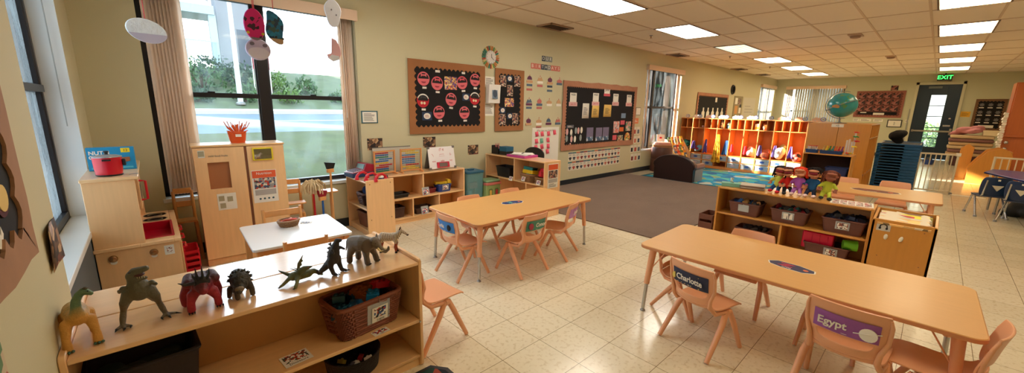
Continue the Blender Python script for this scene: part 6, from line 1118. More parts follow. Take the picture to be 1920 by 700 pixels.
wicker_basket('wicker_basket', 'tan woven basket of yellow and teal toys under the sticky-note shelf top', 0.25, 0.2, 0.10, (3.745, 3.64, 0.431), -PI/2, taper=0.85, rows=8, m=mat('tan_wicker', (150, 108, 72), 0.6)); wicker_basket('wicker_basket', 'tan woven basket of red toys at the right end under the sticky-note shelf', 0.18, 0.18, 0.08, (3.745, 3.41, 0.431), -PI/2, taper=0.85, rows=7, m=mat('tan_wicker', (150, 108, 72), 0.6))
for k, (y, z, s_, c_, lb) in enumerate([(3.64, 0.56, (0.2, 0.17, 0.05), (214, 180, 30), 'yellow plastic tray'), (3.66, 0.605, (0.15, 0.15, 0.04), (16, 110, 110), 'teal plastic box'), (3.62, 0.525, (0.16, 0.12, 0.03), (60, 170, 190), 'light blue plastic lid'), (3.41, 0.545, (0.15, 0.14, 0.07), (190, 16, 40), 'red plastic box'), (3.40, 0.60, (0.1, 0.1, 0.05), (200, 20, 50), 'smaller red plastic box')]):
    t = thing('toy_container', f'{lb} in the woven baskets under the sticky-note shelf', 'toy', (3.74, y, z), rot=(0.1*k, 0.15, 0.3*k)); MB().prism(rrect(-s_[1]/2, -s_[0]/2, s_[1]/2, s_[0]/2, 0.02), -s_[2]/2, s_[2]/2, 'z').prism(rrect(-s_[1]/2-0.004, -s_[0]/2-0.004, s_[1]/2+0.004, s_[0]/2+0.004, 0.02), s_[2]/2-0.008, s_[2]/2, 'z').build('container', mat(f'cont{k}', c_, 0.4), t, bevel=0.003)
for y, z, lb in ((3.68, 0.47, 'tan basket of yellow toys'), (3.40, 0.46, 'tan basket of red toys'), (3.93, 0.44, 'shelf edge below the black tub')):
    t = thing('picture_label', f'small white picture card hanging on the {lb}', 'label', (3.625, y, z), rot=(-0.35, 0, -PI/2)); sheet('card', 0.07, 0.06, PAPER, t); sheet('picture', 0.05, 0.035, LEGOP, t, 0.001, 0, 0.005, -0.0016)
t = thing('folding_chair', 'dark grey chair back rising behind the sticky-note shelf', 'chair', (4.25, 4.25, 0), -PI/2)
q = MB(); q.prism([(-0.2, 0.45), (0.2, 0.45), (0.21, 0.70)]+ell(0, 0.70, 0.21, 0.11, 12, 0, 180)[1:-1]+[(-0.21, 0.70)], 0.16, 0.18, 'y'); q.build('backrest', mat('chair_charcoal', (44, 42, 42), 0.5), t, bevel=0.006); MB().prism(rrect(-0.2, -0.2, 0.2, 0.2, 0.05), 0.42, 0.44, 'z').build('seat', mat('chair_charcoal', (44, 42, 42), 0.5), t, bevel=0.005)
for a, b in ((-1, -1), (1, -1), (-1, 1), (1, 1)): MB().sweep([(a*0.18, b*0.17, 0.42), (a*0.2, b*0.2, 0)], 0.012, 8).build('leg', STEEL, t)

# ================================================================== tables and chairs
def table(label, x, y, rz, L, Wd, h=0.5, deco=None, legc=None, group=None):
    t = thing('activity_table', label, 'table', (x, y, 0), rz, group); lc = legc or PEACH
    MB().prism(rrect(-L/2, -Wd/2, L/2, Wd/2, 0.055, 6), h-0.024, h, 'z').build('table_top', TABLEM, t, bevel=0.004)
    MB().prism(rrect(-L/2-0.001, -Wd/2-0.001, L/2+0.001, Wd/2+0.001, 0.056, 6), h-0.021, h-0.004, 'z').build('edge_band', mat('edge_tan', (206, 140, 96), 0.45), t)
    for a in (-1, 1):
        for b in (-1, 1):
            px_, py_ = a*(L/2-0.05), b*(Wd/2-0.045)
            lg_ = MB().sweep([(px_-a*0.03, py_-b*0.025, h-0.024), (px_-a*0.008, py_-b*0.006, 0.21)], [0.024, 0.019], 14).build('leg', lc, t)
            MB().sweep([(px_-a*0.009, py_-b*0.007, 0.22), (px_, py_, 0.02)], 0.0125, 12).build('chrome_inset', CHROME, lg_); MB().lathe([(0.0, 0), (0.018, 0.0), (0.018, 0.006), (0.010, 0.012), (0.008, 0.022)], 14, (px_, py_, 0)).build('glide', STEEL, lg_)
            for c_ in (0, 1): MB().sweep([(px_-a*(0.02+0.10*c_), py_-b*(0.12-0.10*c_), h-0.026), (px_-a*0.014, py_-b*0.012, 0.30)], 0.004, 6).build('brace', PEACH, t)
    return t
US = [-1, -0.98, -0.88, -0.74, -0.5, -0.25, 0, 0.25, 0.5, 0.74, 0.88, 0.98, 1]
def seatshell(hs, hb, w_, name, t, m, prof, a, b, hole=None, flare=0.0, solid=0.009):
    """sheet swept along the chair profile from row a to row b"""
    P = []
    for i, (y, z, ww, cup) in enumerate(prof[a:b]):
        row = []
        for u in US:
            e = abs(u)**2.2
            row.append((u*ww/2, y+cup[0]*e, z+cup[1]*e))
        P.append(row)
    nr, nc = len(P), 13; mb = MB(); fs = [(i*nc+j, i*nc+j+1, (i+1)*nc+j+1, (i+1)*nc+j) for i in range(nr-1) for j in range(nc-1) if not (hole and a+i == hole and 3 <= j <= 8)]
    mb.add([p for r_ in P for p in r_], fs); return mb.build(name, m, t, solid=solid, sub=2)
def plastic_chair(label, x, y, rz, sc=1.0, tagc=None, name_=None, tint=None, group=None):
    t = thing('plastic_chair', label, 'chair', (x, y, 0), rz, group, scale=sc); m = tint or PEACH
    W0 = 0.285
    prof = [(0.165, 0.272, W0*0.97, (0, 0.0)), (0.155, 0.288, W0, (0, 0.0)), (0.08, 0.288, W0, (0, 0.004)), (0.0, 0.282, W0, (0, 0.008)), (-0.07, 0.280, W0*0.97, (0, 0.012)), (-0.115, 0.288, W0*0.9, (0.01, 0.02)), (-0.138, 0.312, W0*0.86, (0.02, 0.022)),
            (-0.146, 0.338, W0*0.84, (0.03, 0.016)), (-0.149, 0.356, W0*0.86, (0.035, 0.012)), (-0.154, 0.400, W0*0.99, (0.036, 0.002)), (-0.155, 0.405, W0*1.0, (0.036, 0.0)), (-0.160, 0.43, W0*1.02, (0.035, 0)), (-0.168, 0.48, W0*1.0, (0.032, 0)), (-0.181, 0.535, W0*0.97, (0.028, 0)), (-0.184, 0.546, W0*0.96, (0.026, -0.002)), (-0.185, 0.549, W0*0.955, (0.026, -0.002))]
    seatshell(0, 0, 0, 'seat', t, m, prof, 0, 7); seatshell(0, 0, 0, 'backrest', t, m, prof, 6, 16, hole=8)
    for s_ in (-1, 1):
        X = s_*0.135
        MB().sweep([(X, 0.045, 0.268), (X*1.1, 0.075, 0.20), (s_*0.162, 0.165, 0.006)], [0.016, 0.0165, 0.013], 12).build('leg', m, t)
        MB().sweep([(X, 0.02, 0.268), (X*1.1, -0.03, 0.20), (s_*0.162, -0.165, 0.006)], [0.016, 0.0175, 0.0135], 12).build('leg', m, t)
        MB().sweep([(X, 0.045, 0.262), (X, 0.02, 0.262)], 0.02, 12).sweep([(X, 0.03, 0.262), (s_*0.128, -0.08, 0.27), (s_*0.118, -0.125, 0.315), (s_*0.122, -0.132, 0.36), (s_*0.140, -0.132, 0.42), (s_*0.142, -0.146, 0.50), (s_*0.136, -0.158, 0.535)], [0.014, 0.013, 0.012, 0.010, 0.009, 0.008, 0.005], 10).build('side_rail', m, t)
    if tagc:
        P = []
        for z, y0, ww in ((0.408, -0.156, 0.262), (0.45, -0.164, 0.262), (0.498, -0.1725, 0.262)):
            P.append([(u*ww/2*0.86, y0-0.009+0.035*abs(u*0.777)**2.2, z) for u in [(-1+k/6) for k in range(13)]])
        lb_ = MB().grid(P).build('name_label', tagc, t)
        if name_:
            tx = text('lettering', name_[0], 0.052, PAPER, lb_, (name_[1], -0.1755, 0.452), (PI/2+0.18, 0, 0), bold=0.0012, sx=name_[2])
        if len(name_ or ()) > 3:
            q = MB(); name_[3](q); q.build('picture', name_[4], lb_, smooth=False)
            q = MB(); q.sweep([(-0.110, -0.141, 0.415), (0, -0.168, 0.415), (0.110, -0.141, 0.415)], 0.001, 4); q.build('border_line', PAPER, lb_)
    return t
NV = mat('label_navy', (28, 38, 72), 0.6, noise=0.2, nscale=20); VI = mat('label_purple', (150, 84, 160), 0.6, noise=0.15, nscale=25); TL = mat('label_teal', (70, 130, 110), 0.6, noise=0.2, nscale=20); BLL = mat('label_blue', (60, 130, 200), 0.6); LV = mat('label_lilac', (190, 130, 190), 0.6, noise=0.15, nscale=25)
table('rectangular activity table in the middle of the room, chairs with blue and green labels', 2.548, 2.70, -0.01, 1.50, 0.775)
table('long activity table at the right, chairs with navy and purple labels', 2.785, 0.50, -PI/2+0.015, 1.57, 0.745)
table('activity table behind the puppet shelf, partly hidden', 6.40, 0.47, PI/2, 1.28, 0.86)
def octa(label, x, y, z, rz, s_, cols, letter):
    t = thing('table_sticker', label, 'sticker', (x, y, z), rz)
    a = [(-0.42, 0.0), (-0.30, 0.16), (0.12, 0.2), (0.42, 0.12), (0.46, -0.02), (0.3, -0.18), (-0.1, -0.2), (-0.34, -0.14)]
    MB().prism([(p*s_*1.06, q_*s_*1.10) for p, q_ in a], 0.0002, 0.0008, 'z').build('white_edge', PAPER, t, smooth=False); MB().prism([(p*s_, q_*s_) for p, q_ in a], 0.0008, 0.0013, 'z').build('printed_field', cols[0], t, smooth=False)
    text('lettering', letter, 0.26*s_, cols[1], t, (-0.02, 0.0, 0.0018), (0, 0, 0), sx=1.6, bold=0.006*s_); MB().prism(ell(0.3*s_, 0.0, 0.05*s_, 0.05*s_, 12), 0.0013, 0.002, 'z').build('planet', mat('planet_orange', (226, 110, 60), 0.6), t, smooth=False); text('lettering', 'Saturn', 0.07*s_, PAPER, t, (-0.02*s_, -0.15*s_, 0.002), (0, 0, PI))
octa('blue and green many-sided sticker on the middle activity table', 2.52, 2.71, 0.5, -0.2, 0.27, (mat('sticker_navy', (24, 50, 110), 0.6, noise=0.3, nscale=40), mat('sticker_green', (90, 190, 170), 0.6)), '3')
octa('red and navy many-sided space sticker on the long right-hand table', 2.74, 0.47, 0.5, -PI/2-0.15, 0.27, (mat('sticker_dark', (40, 40, 80), 0.6, noise=0.3, nscale=40), mat('sticker_red', (200, 30, 70), 0.6)), 'Z')
octa('dark brown many-sided sticker on the table behind the puppets', 6.35, 0.40, 0.5, -PI/2, 0.5, (mat('sticker_brown', (110, 50, 40), 0.6), mat('sticker_brown2', (150, 70, 50), 0.6)), 'O')
planet = lambda q: (q.prism([(0.078+0.03*math.cos(i*PI/9), 0.447+0.028*math.sin(i*PI/9)) for i in range(18)], -0.1745, -0.166, 'y'), q.sweep([(0.03, -0.176, 0.44), (0.078, -0.176, 0.452), (0.118, -0.160, 0.462)], 0.002, 5))
moon = lambda q: (q.prism([(-0.10+0.013*math.cos(i*PI/8), 0.445+0.018*math.sin(i*PI/8)) for i in range(3, 14)], -0.166, -0.155, 'y'), [q.obox((random.uniform(-0.07, 0.1), -0.1735, random.choice((0.42, 0.483))), (0.004, 0.001, 0.004), (0, 0.78, 0)) for _ in range(12)])
blob_ = lambda q: q.prism([(-0.07+0.025*math.cos(i*PI/7), 0.45+0.028*math.sin(i*PI/7)) for i in range(14)], -0.1745, -0.166, 'y')
plastic_chair('peach plastic chair with a navy starry name label at the long right-hand table', 2.355, 0.80, -PI/2-0.22, 1.0, NV, ('Charlotte', 0.004, 0.80, moon, mat('moon_yellow', (226, 206, 110), 0.6)))
plastic_chair('peach plastic chair with a purple name label and a white ringed planet', 2.37, 0.13, -PI/2-0.06, 1.04, VI, ('Egypt', -0.045, 0.9, planet, PAPER))
plastic_chair('small peach chair pushed under the left end of the long right-hand table', 2.70, 1.085, PI, 0.86)
plastic_chair('peach chair on the far side of the long table, opposite the navy-label chair', 3.05, 0.80, PI/2, 0.98)
plastic_chair('small peach chair on the far side of the long table, under its middle', 2.90, 0.25, PI/2, 0.84)
plastic_chair('peach chair at the right-hand end of the long table, back to the picture edge', 2.52, -0.165, -0.12, 1.0)
plastic_chair('peach chair with a sky-blue name label at the left end of the middle table', 1.845, 2.605, -PI/2, 1.0, BLL, ('Coda', -0.05, 0.8, lambda q: q.prism([(0.06+0.02*math.cos(i*PI/7), 0.45+0.026*math.sin(i*PI/7)) for i in range(14)], -0.1745, -0.166, 'y'), INK))
plastic_chair('peach chair with a green name label at the near side of the middle table', 2.285, 2.31, 0.0, 1.0, TL, ('Conor', 0.04, 0.85, blob_, mat('label_red', (170, 50, 70), 0.6)))
plastic_chair('peach chair with a lilac name label at the near right of the middle table', 2.81, 2.36, 0.36, 1.0, LV, ('Emilia', 0.0, 0.85))
plastic_chair('peach chair on the far side of the middle table, left one', 2.28, 2.945, PI, 0.97); plastic_chair('peach chair on the far side of the middle table, right one', 2.84, 2.945, PI, 0.97)
plastic_chair('single peach chair with its back hidden behind the front shelf', 1.135, 1.96, PI/2*0.0-PI/2+0.1+0.0, 1.0)
plastic_chair('peach chair on the far side of the table behind the puppets', 6.92, 0.25, PI/2, 1.0); plastic_chair('peach chair at the right end of the table behind the puppets', 6.62, 0.03, 0.0, 0.88); plastic_chair('peach chair behind the puppets by the marker shelf', 6.92, 0.75, PI/2, 0.98)
# ================================================================== puppet shelf and book box
AMB = wood('amber_wood', (204, 142, 62), 0.4, 0); AMBZ = wood('amber_wood_z', (204, 140, 58), 0.4, 2)
sb = shelf_unit('wide maple shelf holding baskets, hand puppets sitting on its top', 4.47, 1.515, -PI/2, 1.265, 0.61, 0.30, levels=(0.335,), divs=((0.62, 0.05, 0.317),), m=AMB)
P1 = mat('barcode_card', (226, 220, 210), 0.7); BRB = mat('brown_basket', (104, 62, 52), 0.6, noise=0.15, nscale=30)
for y, z, lb, tg, w_ in ((1.25, 0.336, 'left upper bay of the puppet shelf', CLEAR, 0.30), (0.855, 0.336, 'middle upper bay of the puppet shelf', printed('bar_print', [(230, 224, 214), (110, 100, 100), (230, 224, 214)], 90, stretch=(1, 1, 0.1)), 0.31), (0.44, 0.336, 'right upper bay of the puppet shelf', printed('brown_print', [(230, 224, 214), (150, 80, 60), (90, 60, 60)], 90), 0.31), (1.16, 0.068, 'left lower bay of the puppet shelf', None, 0.30), (0.53, 0.068, 'right lower bay of the puppet shelf', printed('brown_print', [(230, 224, 214)], 90), 0.34)):
    bin_basket(f'brown basket in the {lb}', w_, 0.22, 0.135, (4.605, y, z), -PI/2, BRB, tagm=tg, tag_dx=0.0 if z > 0.1 else 0.04)
PC = [(20, 60, 110), (190, 30, 50), (40, 40, 46), (30, 110, 100), (210, 160, 60)]
def pile(label, name, x, y, z, cols, n, r_, cat='toys', spread=(0.08, 0.12)):
    t = thing(name, label, cat, (x, y, z)); tag(t, kind='stuff')
    for k, c_ in enumerate(cols):
        q = MB()
        for _ in range(max(2, n//len(cols))): q.obox((random.uniform(-spread[0], spread[0]), random.uniform(-spread[1], spread[1]), random.uniform(-0.015, 0.03)), (random.uniform(0.5, 1.4)*r_, random.uniform(0.5, 1.4)*r_, r_*0.6), (random.uniform(-1, 1), random.uniform(-1, 1), random.uniform(0, 3)))
        q.build('toys', mat(f'pile_{c_[0]}_{c_[1]}_{c_[2]}', c_, 0.5), t, bevel=0.003)
pile('blue and tan small toys filling the basket in the left upper bay', 'toy_pile', 4.61, 1.25, 0.445, [(30, 30, 38), (30, 80, 140), (170, 130, 80)], 24, 0.05)
pile('dark and red small toys filling the basket in the middle upper bay', 'toy_pile', 4.61, 0.855, 0.445, [(30, 30, 38), (150, 40, 60), (30, 90, 90)], 24, 0.05)
pile('black and navy animal toys heaped in the basket in the right upper bay', 'toy_pile', 4.61, 0.44, 0.46, [(14, 16, 30), (20, 30, 60)], 30, 0.055)
pile('dark toys in the basket in the left lower bay', 'toy_pile', 4.61, 1.16, 0.175, [(24, 20, 24), (50, 36, 36)], 20, 0.05)
t = thing('toy_suitcase', 'large crimson plastic toy case in the right lower bay of the puppet shelf', 'toy', (4.60, 0.585, 0.21)); MB().prism(rrect(-0.10, -0.075, 0.13, 0.075, 0.03), -0.06, 0.06, 'x').build('case', mat('crimson_plastic', (206, 14, 60), 0.35), t, bevel=0.008) if False else MB().box(-0.06, -0.10, -0.08, 0.06, 0.14, 0.085).build('case', mat('crimson_plastic', (206, 14, 60), 0.35), t, bevel=0.012); q = MB(); [q.box(-0.066, -0.06+0.06*i, -0.07, -0.06, -0.052+0.06*i, 0.07) for i in range(3)]; q.build('ridges', mat('crimson_plastic', (206, 14, 60), 0.35), t, bevel=0.002)
t = thing('toy_cup', 'lime green toy cup lying in the right lower bay of the puppet shelf', 'toy', (4.56, 0.42, 0.23), rot=(PI/2, 0, 0.3)); MB().lathe([(0.0, 0), (0.042, 0), (0.05, 0.10), (0.046, 0.10), (0.038, 0.006)], 22).build('cup', mat('lime_plastic', (110, 190, 40), 0.4), t)
t = thing('wooden_crate', 'small brown wooden crate on the floor left of the puppet shelf', 'crate', (4.62, 1.61, 0)); CRM = mat('crate_brown', (110, 64, 48), 0.6, noise=0.2, nscale=20)
for a in (-1, 1): MB().box(-0.13, a*0.07-0.006, 0, 0.13, a*0.07+0.006, 0.27).build('side_board', CRM, t, bevel=0.002)
MB().box(-0.13, -0.07, 0, -0.118, 0.07, 0.18).box(-0.13, -0.07, 0.21, -0.118, 0.07, 0.27).box(0.118, -0.07, 0, 0.13, 0.07, 0.27).box(-0.13, -0.07, 0, 0.13, 0.07, 0.012).build('crate_body', CRM, t, bevel=0.002)
# items on top
t = thing('tissue_box', 'teal tissue box at the left end of the puppet shelf top', 'tissue box', (4.60, 1.42, 0.611), 0.3); MB().box(-0.055, -0.10, 0, 0.055, 0.10, 0.04).build('carton', mat('tissue_teal', (120, 180, 160), 0.6), t, bevel=0.003); q = MB(); q.grid([[(-0.03, -0.02, 0.04), (0.0, 0.0, 0.04), (0.03, 0.02, 0.04)], [(-0.035, 0.0, 0.07), (0.0, 0.02, 0.075), (0.03, -0.01, 0.07)], [(-0.02, 0.02, 0.10), (0.01, -0.01, 0.09), (0.04, 0.0, 0.085)]]); q.build('tissue', PAPER, t, solid=0.001)
t = thing('book_stack', 'flat stack of picture books beside the tissue box', 'books', (4.64, 1.23, 0.611), 0.2)
for k, (c_, r_) in enumerate([((150, 130, 110), 0), ((196, 190, 180), 0.1), ((120, 90, 70), -0.08), ((190, 180, 165), 0.05)]): MB().obox((0, 0, 0.006+0.011*k), (0.18, 0.22, 0.009), (0, 0, r_)).build('book', mat(f'bk{k}', c_, 0.6), t, bevel=0.001)
t = thing('printed_mat', 'laminated sheet with small pictures lying at the right end of the puppet shelf top', 'placemat', (4.62, 0.42, 0.6115), -PI/2+0.1); MB().box(-0.15, -0.115, 0, 0.15, 0.115, 0.001).build('sheet', PAPER, t, smooth=False); q = MB(); [q.box(-0.135+0.056*i, -0.10+0.05*j, 0.001, -0.087+0.056*i, -0.058+0.05*j, 0.0016) for i in range(5) for j in range(4)]; q.build('pictures', printed('mat_print', [(190, 120, 110), (226, 190, 180), (120, 130, 110), (170, 60, 60), (210, 200, 190)], 50), t, smooth=False)
# puppets
SK1, SK2 = mat('puppet_skin', (196, 130, 92), 0.85), mat('puppet_skin_dark', (150, 86, 62), 0.85); MTH = mat('puppet_mouth', (120, 10, 30), 0.8)
def puppet(label, x, y, rz, skin, hair, hlen, shirt, pants, shoe, tilt=0.0, seed=1, sc=1.0, mouth=True):
    t = thing('hand_puppet', label, 'puppet', (x, y, 0.612), rz, 'hand puppets on the shelf', rot=(0, tilt, rz), scale=sc); rr = random.Random(seed)
    q = MB(); q.sph((0, 0, 0.25), (0.058, 0.052, 0.052), 14, 9).sph((0, -0.048, 0.226), (0.047, 0.038, 0.016), 12, 7).sph((0, -0.048, 0.276), (0.047, 0.038, 0.015), 12, 7).caps((0, 0, 0.16, 0.025), (0, 0, 0.22, 0.03)); q.sph((0, -0.078, 0.278), (0.012, 0.012, 0.010), 8, 5); q.sph((-0.058, 0, 0.25), (0.01, 0.014, 0.016), 8, 5).sph((0.058, 0, 0.25), (0.01, 0.014, 0.016), 8, 5); q.build('head', skin, t, vox=0.005, relax=2)
    if mouth: MB().sph((0, -0.062, 0.252), (0.040, 0.026, 0.017), 12, 7).build('mouth', MTH, t)
    for s_ in (-1, 1): MB().sph((s_*0.016, -0.046, 0.290), (0.005, 0.004, 0.006), 10, 6).build('eye', INK, t); 
    h_ = MB()
    for _ in range(110):
        a = rr.uniform(0, 2*PI); 
        if -PI*0.8 < a-2*PI < -PI*0.2 and hlen > 0.06: a = rr.uniform(0, PI)
        r_ = rr.uniform(0.3, 1.0); x0, y0 = 0.055*r_*math.cos(a), 0.05*r_*math.sin(a)+0.005; z0 = 0.25+0.055*math.sqrt(max(0.0, 1-r_*r_*0.8))
        h_.sweep([(x0, y0, z0), (x0*1.3, y0*1.3, z0+0.004), (x0*1.35+rr.uniform(-.01, .01), y0*1.35, z0-hlen*rr.uniform(0.5, 1))], [0.010, 0.009, 0.004], 5)
    h_.sph((0, 0.006, 0.272), (0.058, 0.052, 0.042), 12, 7); h_.build('hair', hair, t)
    q = MB().caps((0, 0, 0.09, 0.042), (0, 0, 0.17, 0.036)).caps((-0.035, 0, 0.17, 0.02), (-0.075, -0.01, 0.12, 0.017)).caps((0.035, 0, 0.17, 0.02), (0.075, -0.01, 0.12, 0.017)); q.build('shirt', shirt, t, vox=0.006, relax=3)
    for s_ in (-1, 1):
        q = MB().caps((s_*0.075, -0.01, 0.12, 0.014), (s_*0.07, -0.035, 0.10, 0.013)).sph((s_*0.068, -0.045, 0.095), (0.016, 0.015, 0.012), 8, 6); [q.caps((s_*0.068+0.008*f_, -0.055, 0.095, 0.005), (s_*0.066+0.010*f_, -0.068, 0.09, 0.0045)) for f_ in (-1.5, -0.5, 0.5, 1.5)]; q.caps((s_*0.055, -0.045, 0.10, 0.005), (s_*0.048, -0.055, 0.105, 0.0045)); q.build('hand', skin, t)
        MB().caps((s_*0.022, 0, 0.075, 0.024), (s_*0.03, -0.05, 0.05, 0.02)).caps((s_*0.03, -0.05, 0.05, 0.02), (s_*0.035, -0.06, 0.025, 0.019)).build('trouser_leg', pants, t, vox=0.006)
        MB().sph((s_*0.036, -0.08, 0.017), (0.022, 0.036, 0.017), 12, 7).build('shoe', shoe, t)
BLKH = mat('black_hair', (24, 16, 18), 0.9); REDH = mat('orange_hair', (226, 60, 20), 0.9); BRNH = mat('brown_hair', (110, 54, 36), 0.9)
puppet('puppet with long black hair, white and lime shirt and blue trousers', 4.655, 1.02, -PI/2-0.1, SK1, BLKH, 0.12, mat('lime_shirt', (196, 206, 90), 0.9), mat('puppet_denim', (24, 74, 130), 0.9), mat('red_shoe', (200, 24, 40), 0.8), 0.1, 1, 0.88)
puppet('puppet in a red shirt with its dark mouth wide open', 4.655, 0.925, -PI/2+0.3, SK1, BRNH, 0.03, mat('red_shirt', (200, 30, 24), 0.9), mat('black_trousers', (26, 24, 30), 0.9), INK, -0.1, 2, 0.86)
puppet('puppet with bright orange hair and a purple dress', 4.655, 0.84, -PI/2, SK1, REDH, 0.10, mat('purple_dress', (170, 90, 190), 0.9), mat('lilac_tights', (180, 110, 190), 0.9), mat('pale_shoe', (226, 196, 190), 0.8), 0.0, 3, 0.9, mouth=False)
puppet('puppet with short black hair and a blue shirt, mouth open', 4.655, 0.73, -PI/2, SK1, BLKH, 0.03, mat('blue_shirt', (20, 80, 130), 0.9), mat('navy_trousers', (30, 34, 60), 0.9), mat('pale_shoe', (226, 196, 190), 0.8), 0.0, 4, 0.92)
puppet('puppet with shaggy brown hair over its face and a lime dress', 4.655, 0.625, -PI/2+0.2, SK2, BRNH, 0.14, mat('lime_dress', (190, 200, 60), 0.9), mat('lime_dress', (190, 200, 60), 0.9), INK, 0.1, 5, 0.88, mouth=False)
# book box
t = thing('book_browser_box', 'amber wooden book box with two white hooks, right of the puppet shelf', 'book box', (4.36, 0.245, 0), -PI/2)
MB().prism(rrect(0, 0, 0.375, 0.56, 0.02), 0, 0.018, 'y').build('front_panel', AMBZ, t, bevel=0.002); MB().prism([(0.0, 0), (0.34, 0), (0.34, 0.60), (0.0, 0.55)], 0, 0.018, 'x').build('side_panel', AMBZ, t, bevel=0.002); MB().prism([(0.0, 0), (0.34, 0), (0.34, 0.60), (0.0, 0.55)], 0.357, 0.375, 'x').build('side_panel', AMBZ, t, bevel=0.002); MB().box(0, 0.325, 0, 0.375, 0.34, 0.60).build('back_panel', AMBZ, t); MB().box(0.018, 0.02, 0.35, 0.357, 0.325, 0.365).build('tray_floor', AMB, t)
MB().box(0.14, 0.14, 0.36, 0.15, 0.15, 0.4).build('divider', AMB, t)
for dx, a in ((0.10, 0.05), (0.19, 0.25)): q = MB().sph((dx, -0.006, 0.42), (0.013, 0.010, 0.024), 14, 9, rot=(0, a, 0)); q.build('adhesive_hook', mat('hook_white', (228, 220, 200), 0.4), t)
sheet('headphone_card', 0.085, 0.07, mat('card_grey', (196, 192, 184), 0.7), t, 0.0015, 0.075, 0.50, 0); q = MB(); q.sweep([(0.052, -0.003, 0.49), (0.056, -0.003, 0.512), (0.075, -0.003, 0.522), (0.094, -0.003, 0.512), (0.098, -0.003, 0.49)], 0.004, 6).sph((0.054, -0.003, 0.487), (0.008, 0.003, 0.01), 8, 5).sph((0.096, -0.003, 0.487), (0.008, 0.003, 0.01), 8, 5); q.build('headphone_picture', INK, t)
q = MB(); [q.lathe([(0.005, 0), (0.0, 0.001)], 8, (a, -0.0005, b), rot=(PI/2, 0, 0)) for a, b in ((0.07, 0.25), (0.31, 0.5), (0.32, 0.22))]; q.build('screw', mat('screw_brown', (150, 100, 60), 0.5), t)
bk = [(0.36, (226, 180, 110), 'orange tan'), (0.33, (206, 190, 160), 'cream'), (0.30, (190, 60, 50), 'red banded'), (0.27, (220, 200, 60), 'yellow'), (0.24, (120, 80, 60), 'brown'), (0.215, (150, 150, 110), 'olive')]
for k, (d, c_, lb) in enumerate(bk):
    t = thing('picture_book', f'{lb} picture book lying tilted in the amber book box, {ORD[k]} from the front', 'book', (4.36+0.055+0.05*k, 0.06, 0.545+0.004*k), rot=(0, -0.32, 0), group='books in the amber box'); y0, y1 = (-0.155, 0.15) if k % 3 == 0 else ((-0.15, 0.06) if k % 3 == 1 else (-0.05, 0.155))
    MB().box(-0.06, y0, -0.005, 0.06, y1, 0.005).build('pages', PAPER, t); MB().box(-0.062, y0-0.002, 0.005, 0.062, y1+0.002, 0.0075).box(-0.062, y0-0.002, -0.0075, 0.062, y1+0.002, -0.005).box(-0.063, y0-0.002, -0.0075, -0.060, y1+0.002, 0.0075).build('cover', printed(f'cover{k}', [c_, tuple(min(255, int(v*1.15)) for v in c_), (226, 210, 180), tuple(int(v*0.6) for v in c_), c_, c_], 14), t)

# ================================================================== reading corner
RUG = printed('blue_rug_print', [(24, 150, 190), (30, 170, 200), (20, 130, 170), (90, 190, 160), (24, 150, 190), (150, 170, 110), (200, 210, 200), (30, 110, 160)], 5, rough=0.95)
t = thing('patterned_rug', 'bright blue patterned rug in front of the cubbies', 'rug', (8.98, 3.1, 0.0)); MB().box(-1.22, -1.15, 0.001, 1.2, 1.1, 0.010).build('pile_field', RUG, t); MB().box(-1.25, -1.18, 0.0008, 1.23, -1.10, 0.011).box(-1.25, 1.05, 0.0008, 1.23, 1.13, 0.011).box(-1.25, -1.18, 0.0008, -1.17, 1.13, 0.011).box(1.15, -1.18, 0.0008, 1.23, 1.13, 0.011).build('rug_border', mat('rug_teal', (24, 92, 110), 0.95), t)
SOFA = mat('dark_brown_vinyl', (40, 20, 20), 0.4); SOFB = mat('brown_vinyl', (120, 78, 62), 0.35)
t = thing('child_sofa', 'small dark brown vinyl sofa seen from behind, facing the cubbies', 'sofa', (7.79, 3.53, 0))
prof = [(-0.41, 0.0), (0.41, 0.0), (0.41, 0.26), (0.44, 0.30), (0.43, 0.36)]+[(0.42*math.cos(math.radians(a)), 0.33+0.20*math.sin(math.radians(a))) for a in range(15, 166, 10)]+[(-0.43, 0.36), (-0.44, 0.30), (-0.41, 0.26)]
MB().prism(prof, -0.04, 0.10, 'x').build('backrest', SOFA, t, bevel=0.02, seg=3); MB().box(0.08, -0.30, 0.05, 0.44, 0.30, 0.22).build('seat_cushion', SOFB, t, bevel=0.03, seg=3); MB().box(0.08, -0.40, 0.0, 0.44, 0.40, 0.08).build('base', SOFB, t, bevel=0.01)
for s_ in (-1, 1): MB().box(0.06, s_*0.36-0.05, 0.0, 0.46, s_*0.36+0.05, 0.30).build('arm_panel', mat('arm_grey', (150, 148, 150), 0.4), t, bevel=0.01); MB().sweep([(0.05, s_*0.37, 0.30), (0.48, s_*0.37, 0.30)], 0.065, 16).build('arm_roll', SOFB, t)
t = thing('storage_ottoman', 'tall brown round ottoman with a pink cushion beside the narrow window', 'ottoman', (8.78, 4.30, 0)); MB().lathe([(0.23, 0), (0.235, 0.02), (0.235, 0.29), (0.228, 0.30), (0.235, 0.31), (0.235, 0.555), (0.225, 0.57), (0, 0.57)], 32).build('drum', mat('ottoman_brown', (88, 52, 42), 0.5), t)
wicker_basket('round_tray', 'round woven tray on top of the brown ottoman', 0.42, 0.42, 0.05, (8.78, 4.30, 0.571), 0, taper=0.95, rows=4, m=mat('tray_tan', (196, 140, 100), 0.7), round_=True, cat='tray')
t = thing('floor_cushion', 'round dusty pink cushion in the woven tray on the ottoman', 'cushion', (8.78, 4.30, 0.60)); MB().lathe([(0, 0.0), (0.17, 0.0), (0.195, 0.025), (0.195, 0.055), (0.17, 0.08), (0, 0.085)], 32).build('cushion', mat('dusty_pink', (206, 140, 116), 0.9), t)
t = thing('book_display', 'low wooden rack of face-out picture books under the narrow window', 'book rack', (9.62, 4.28, 0))
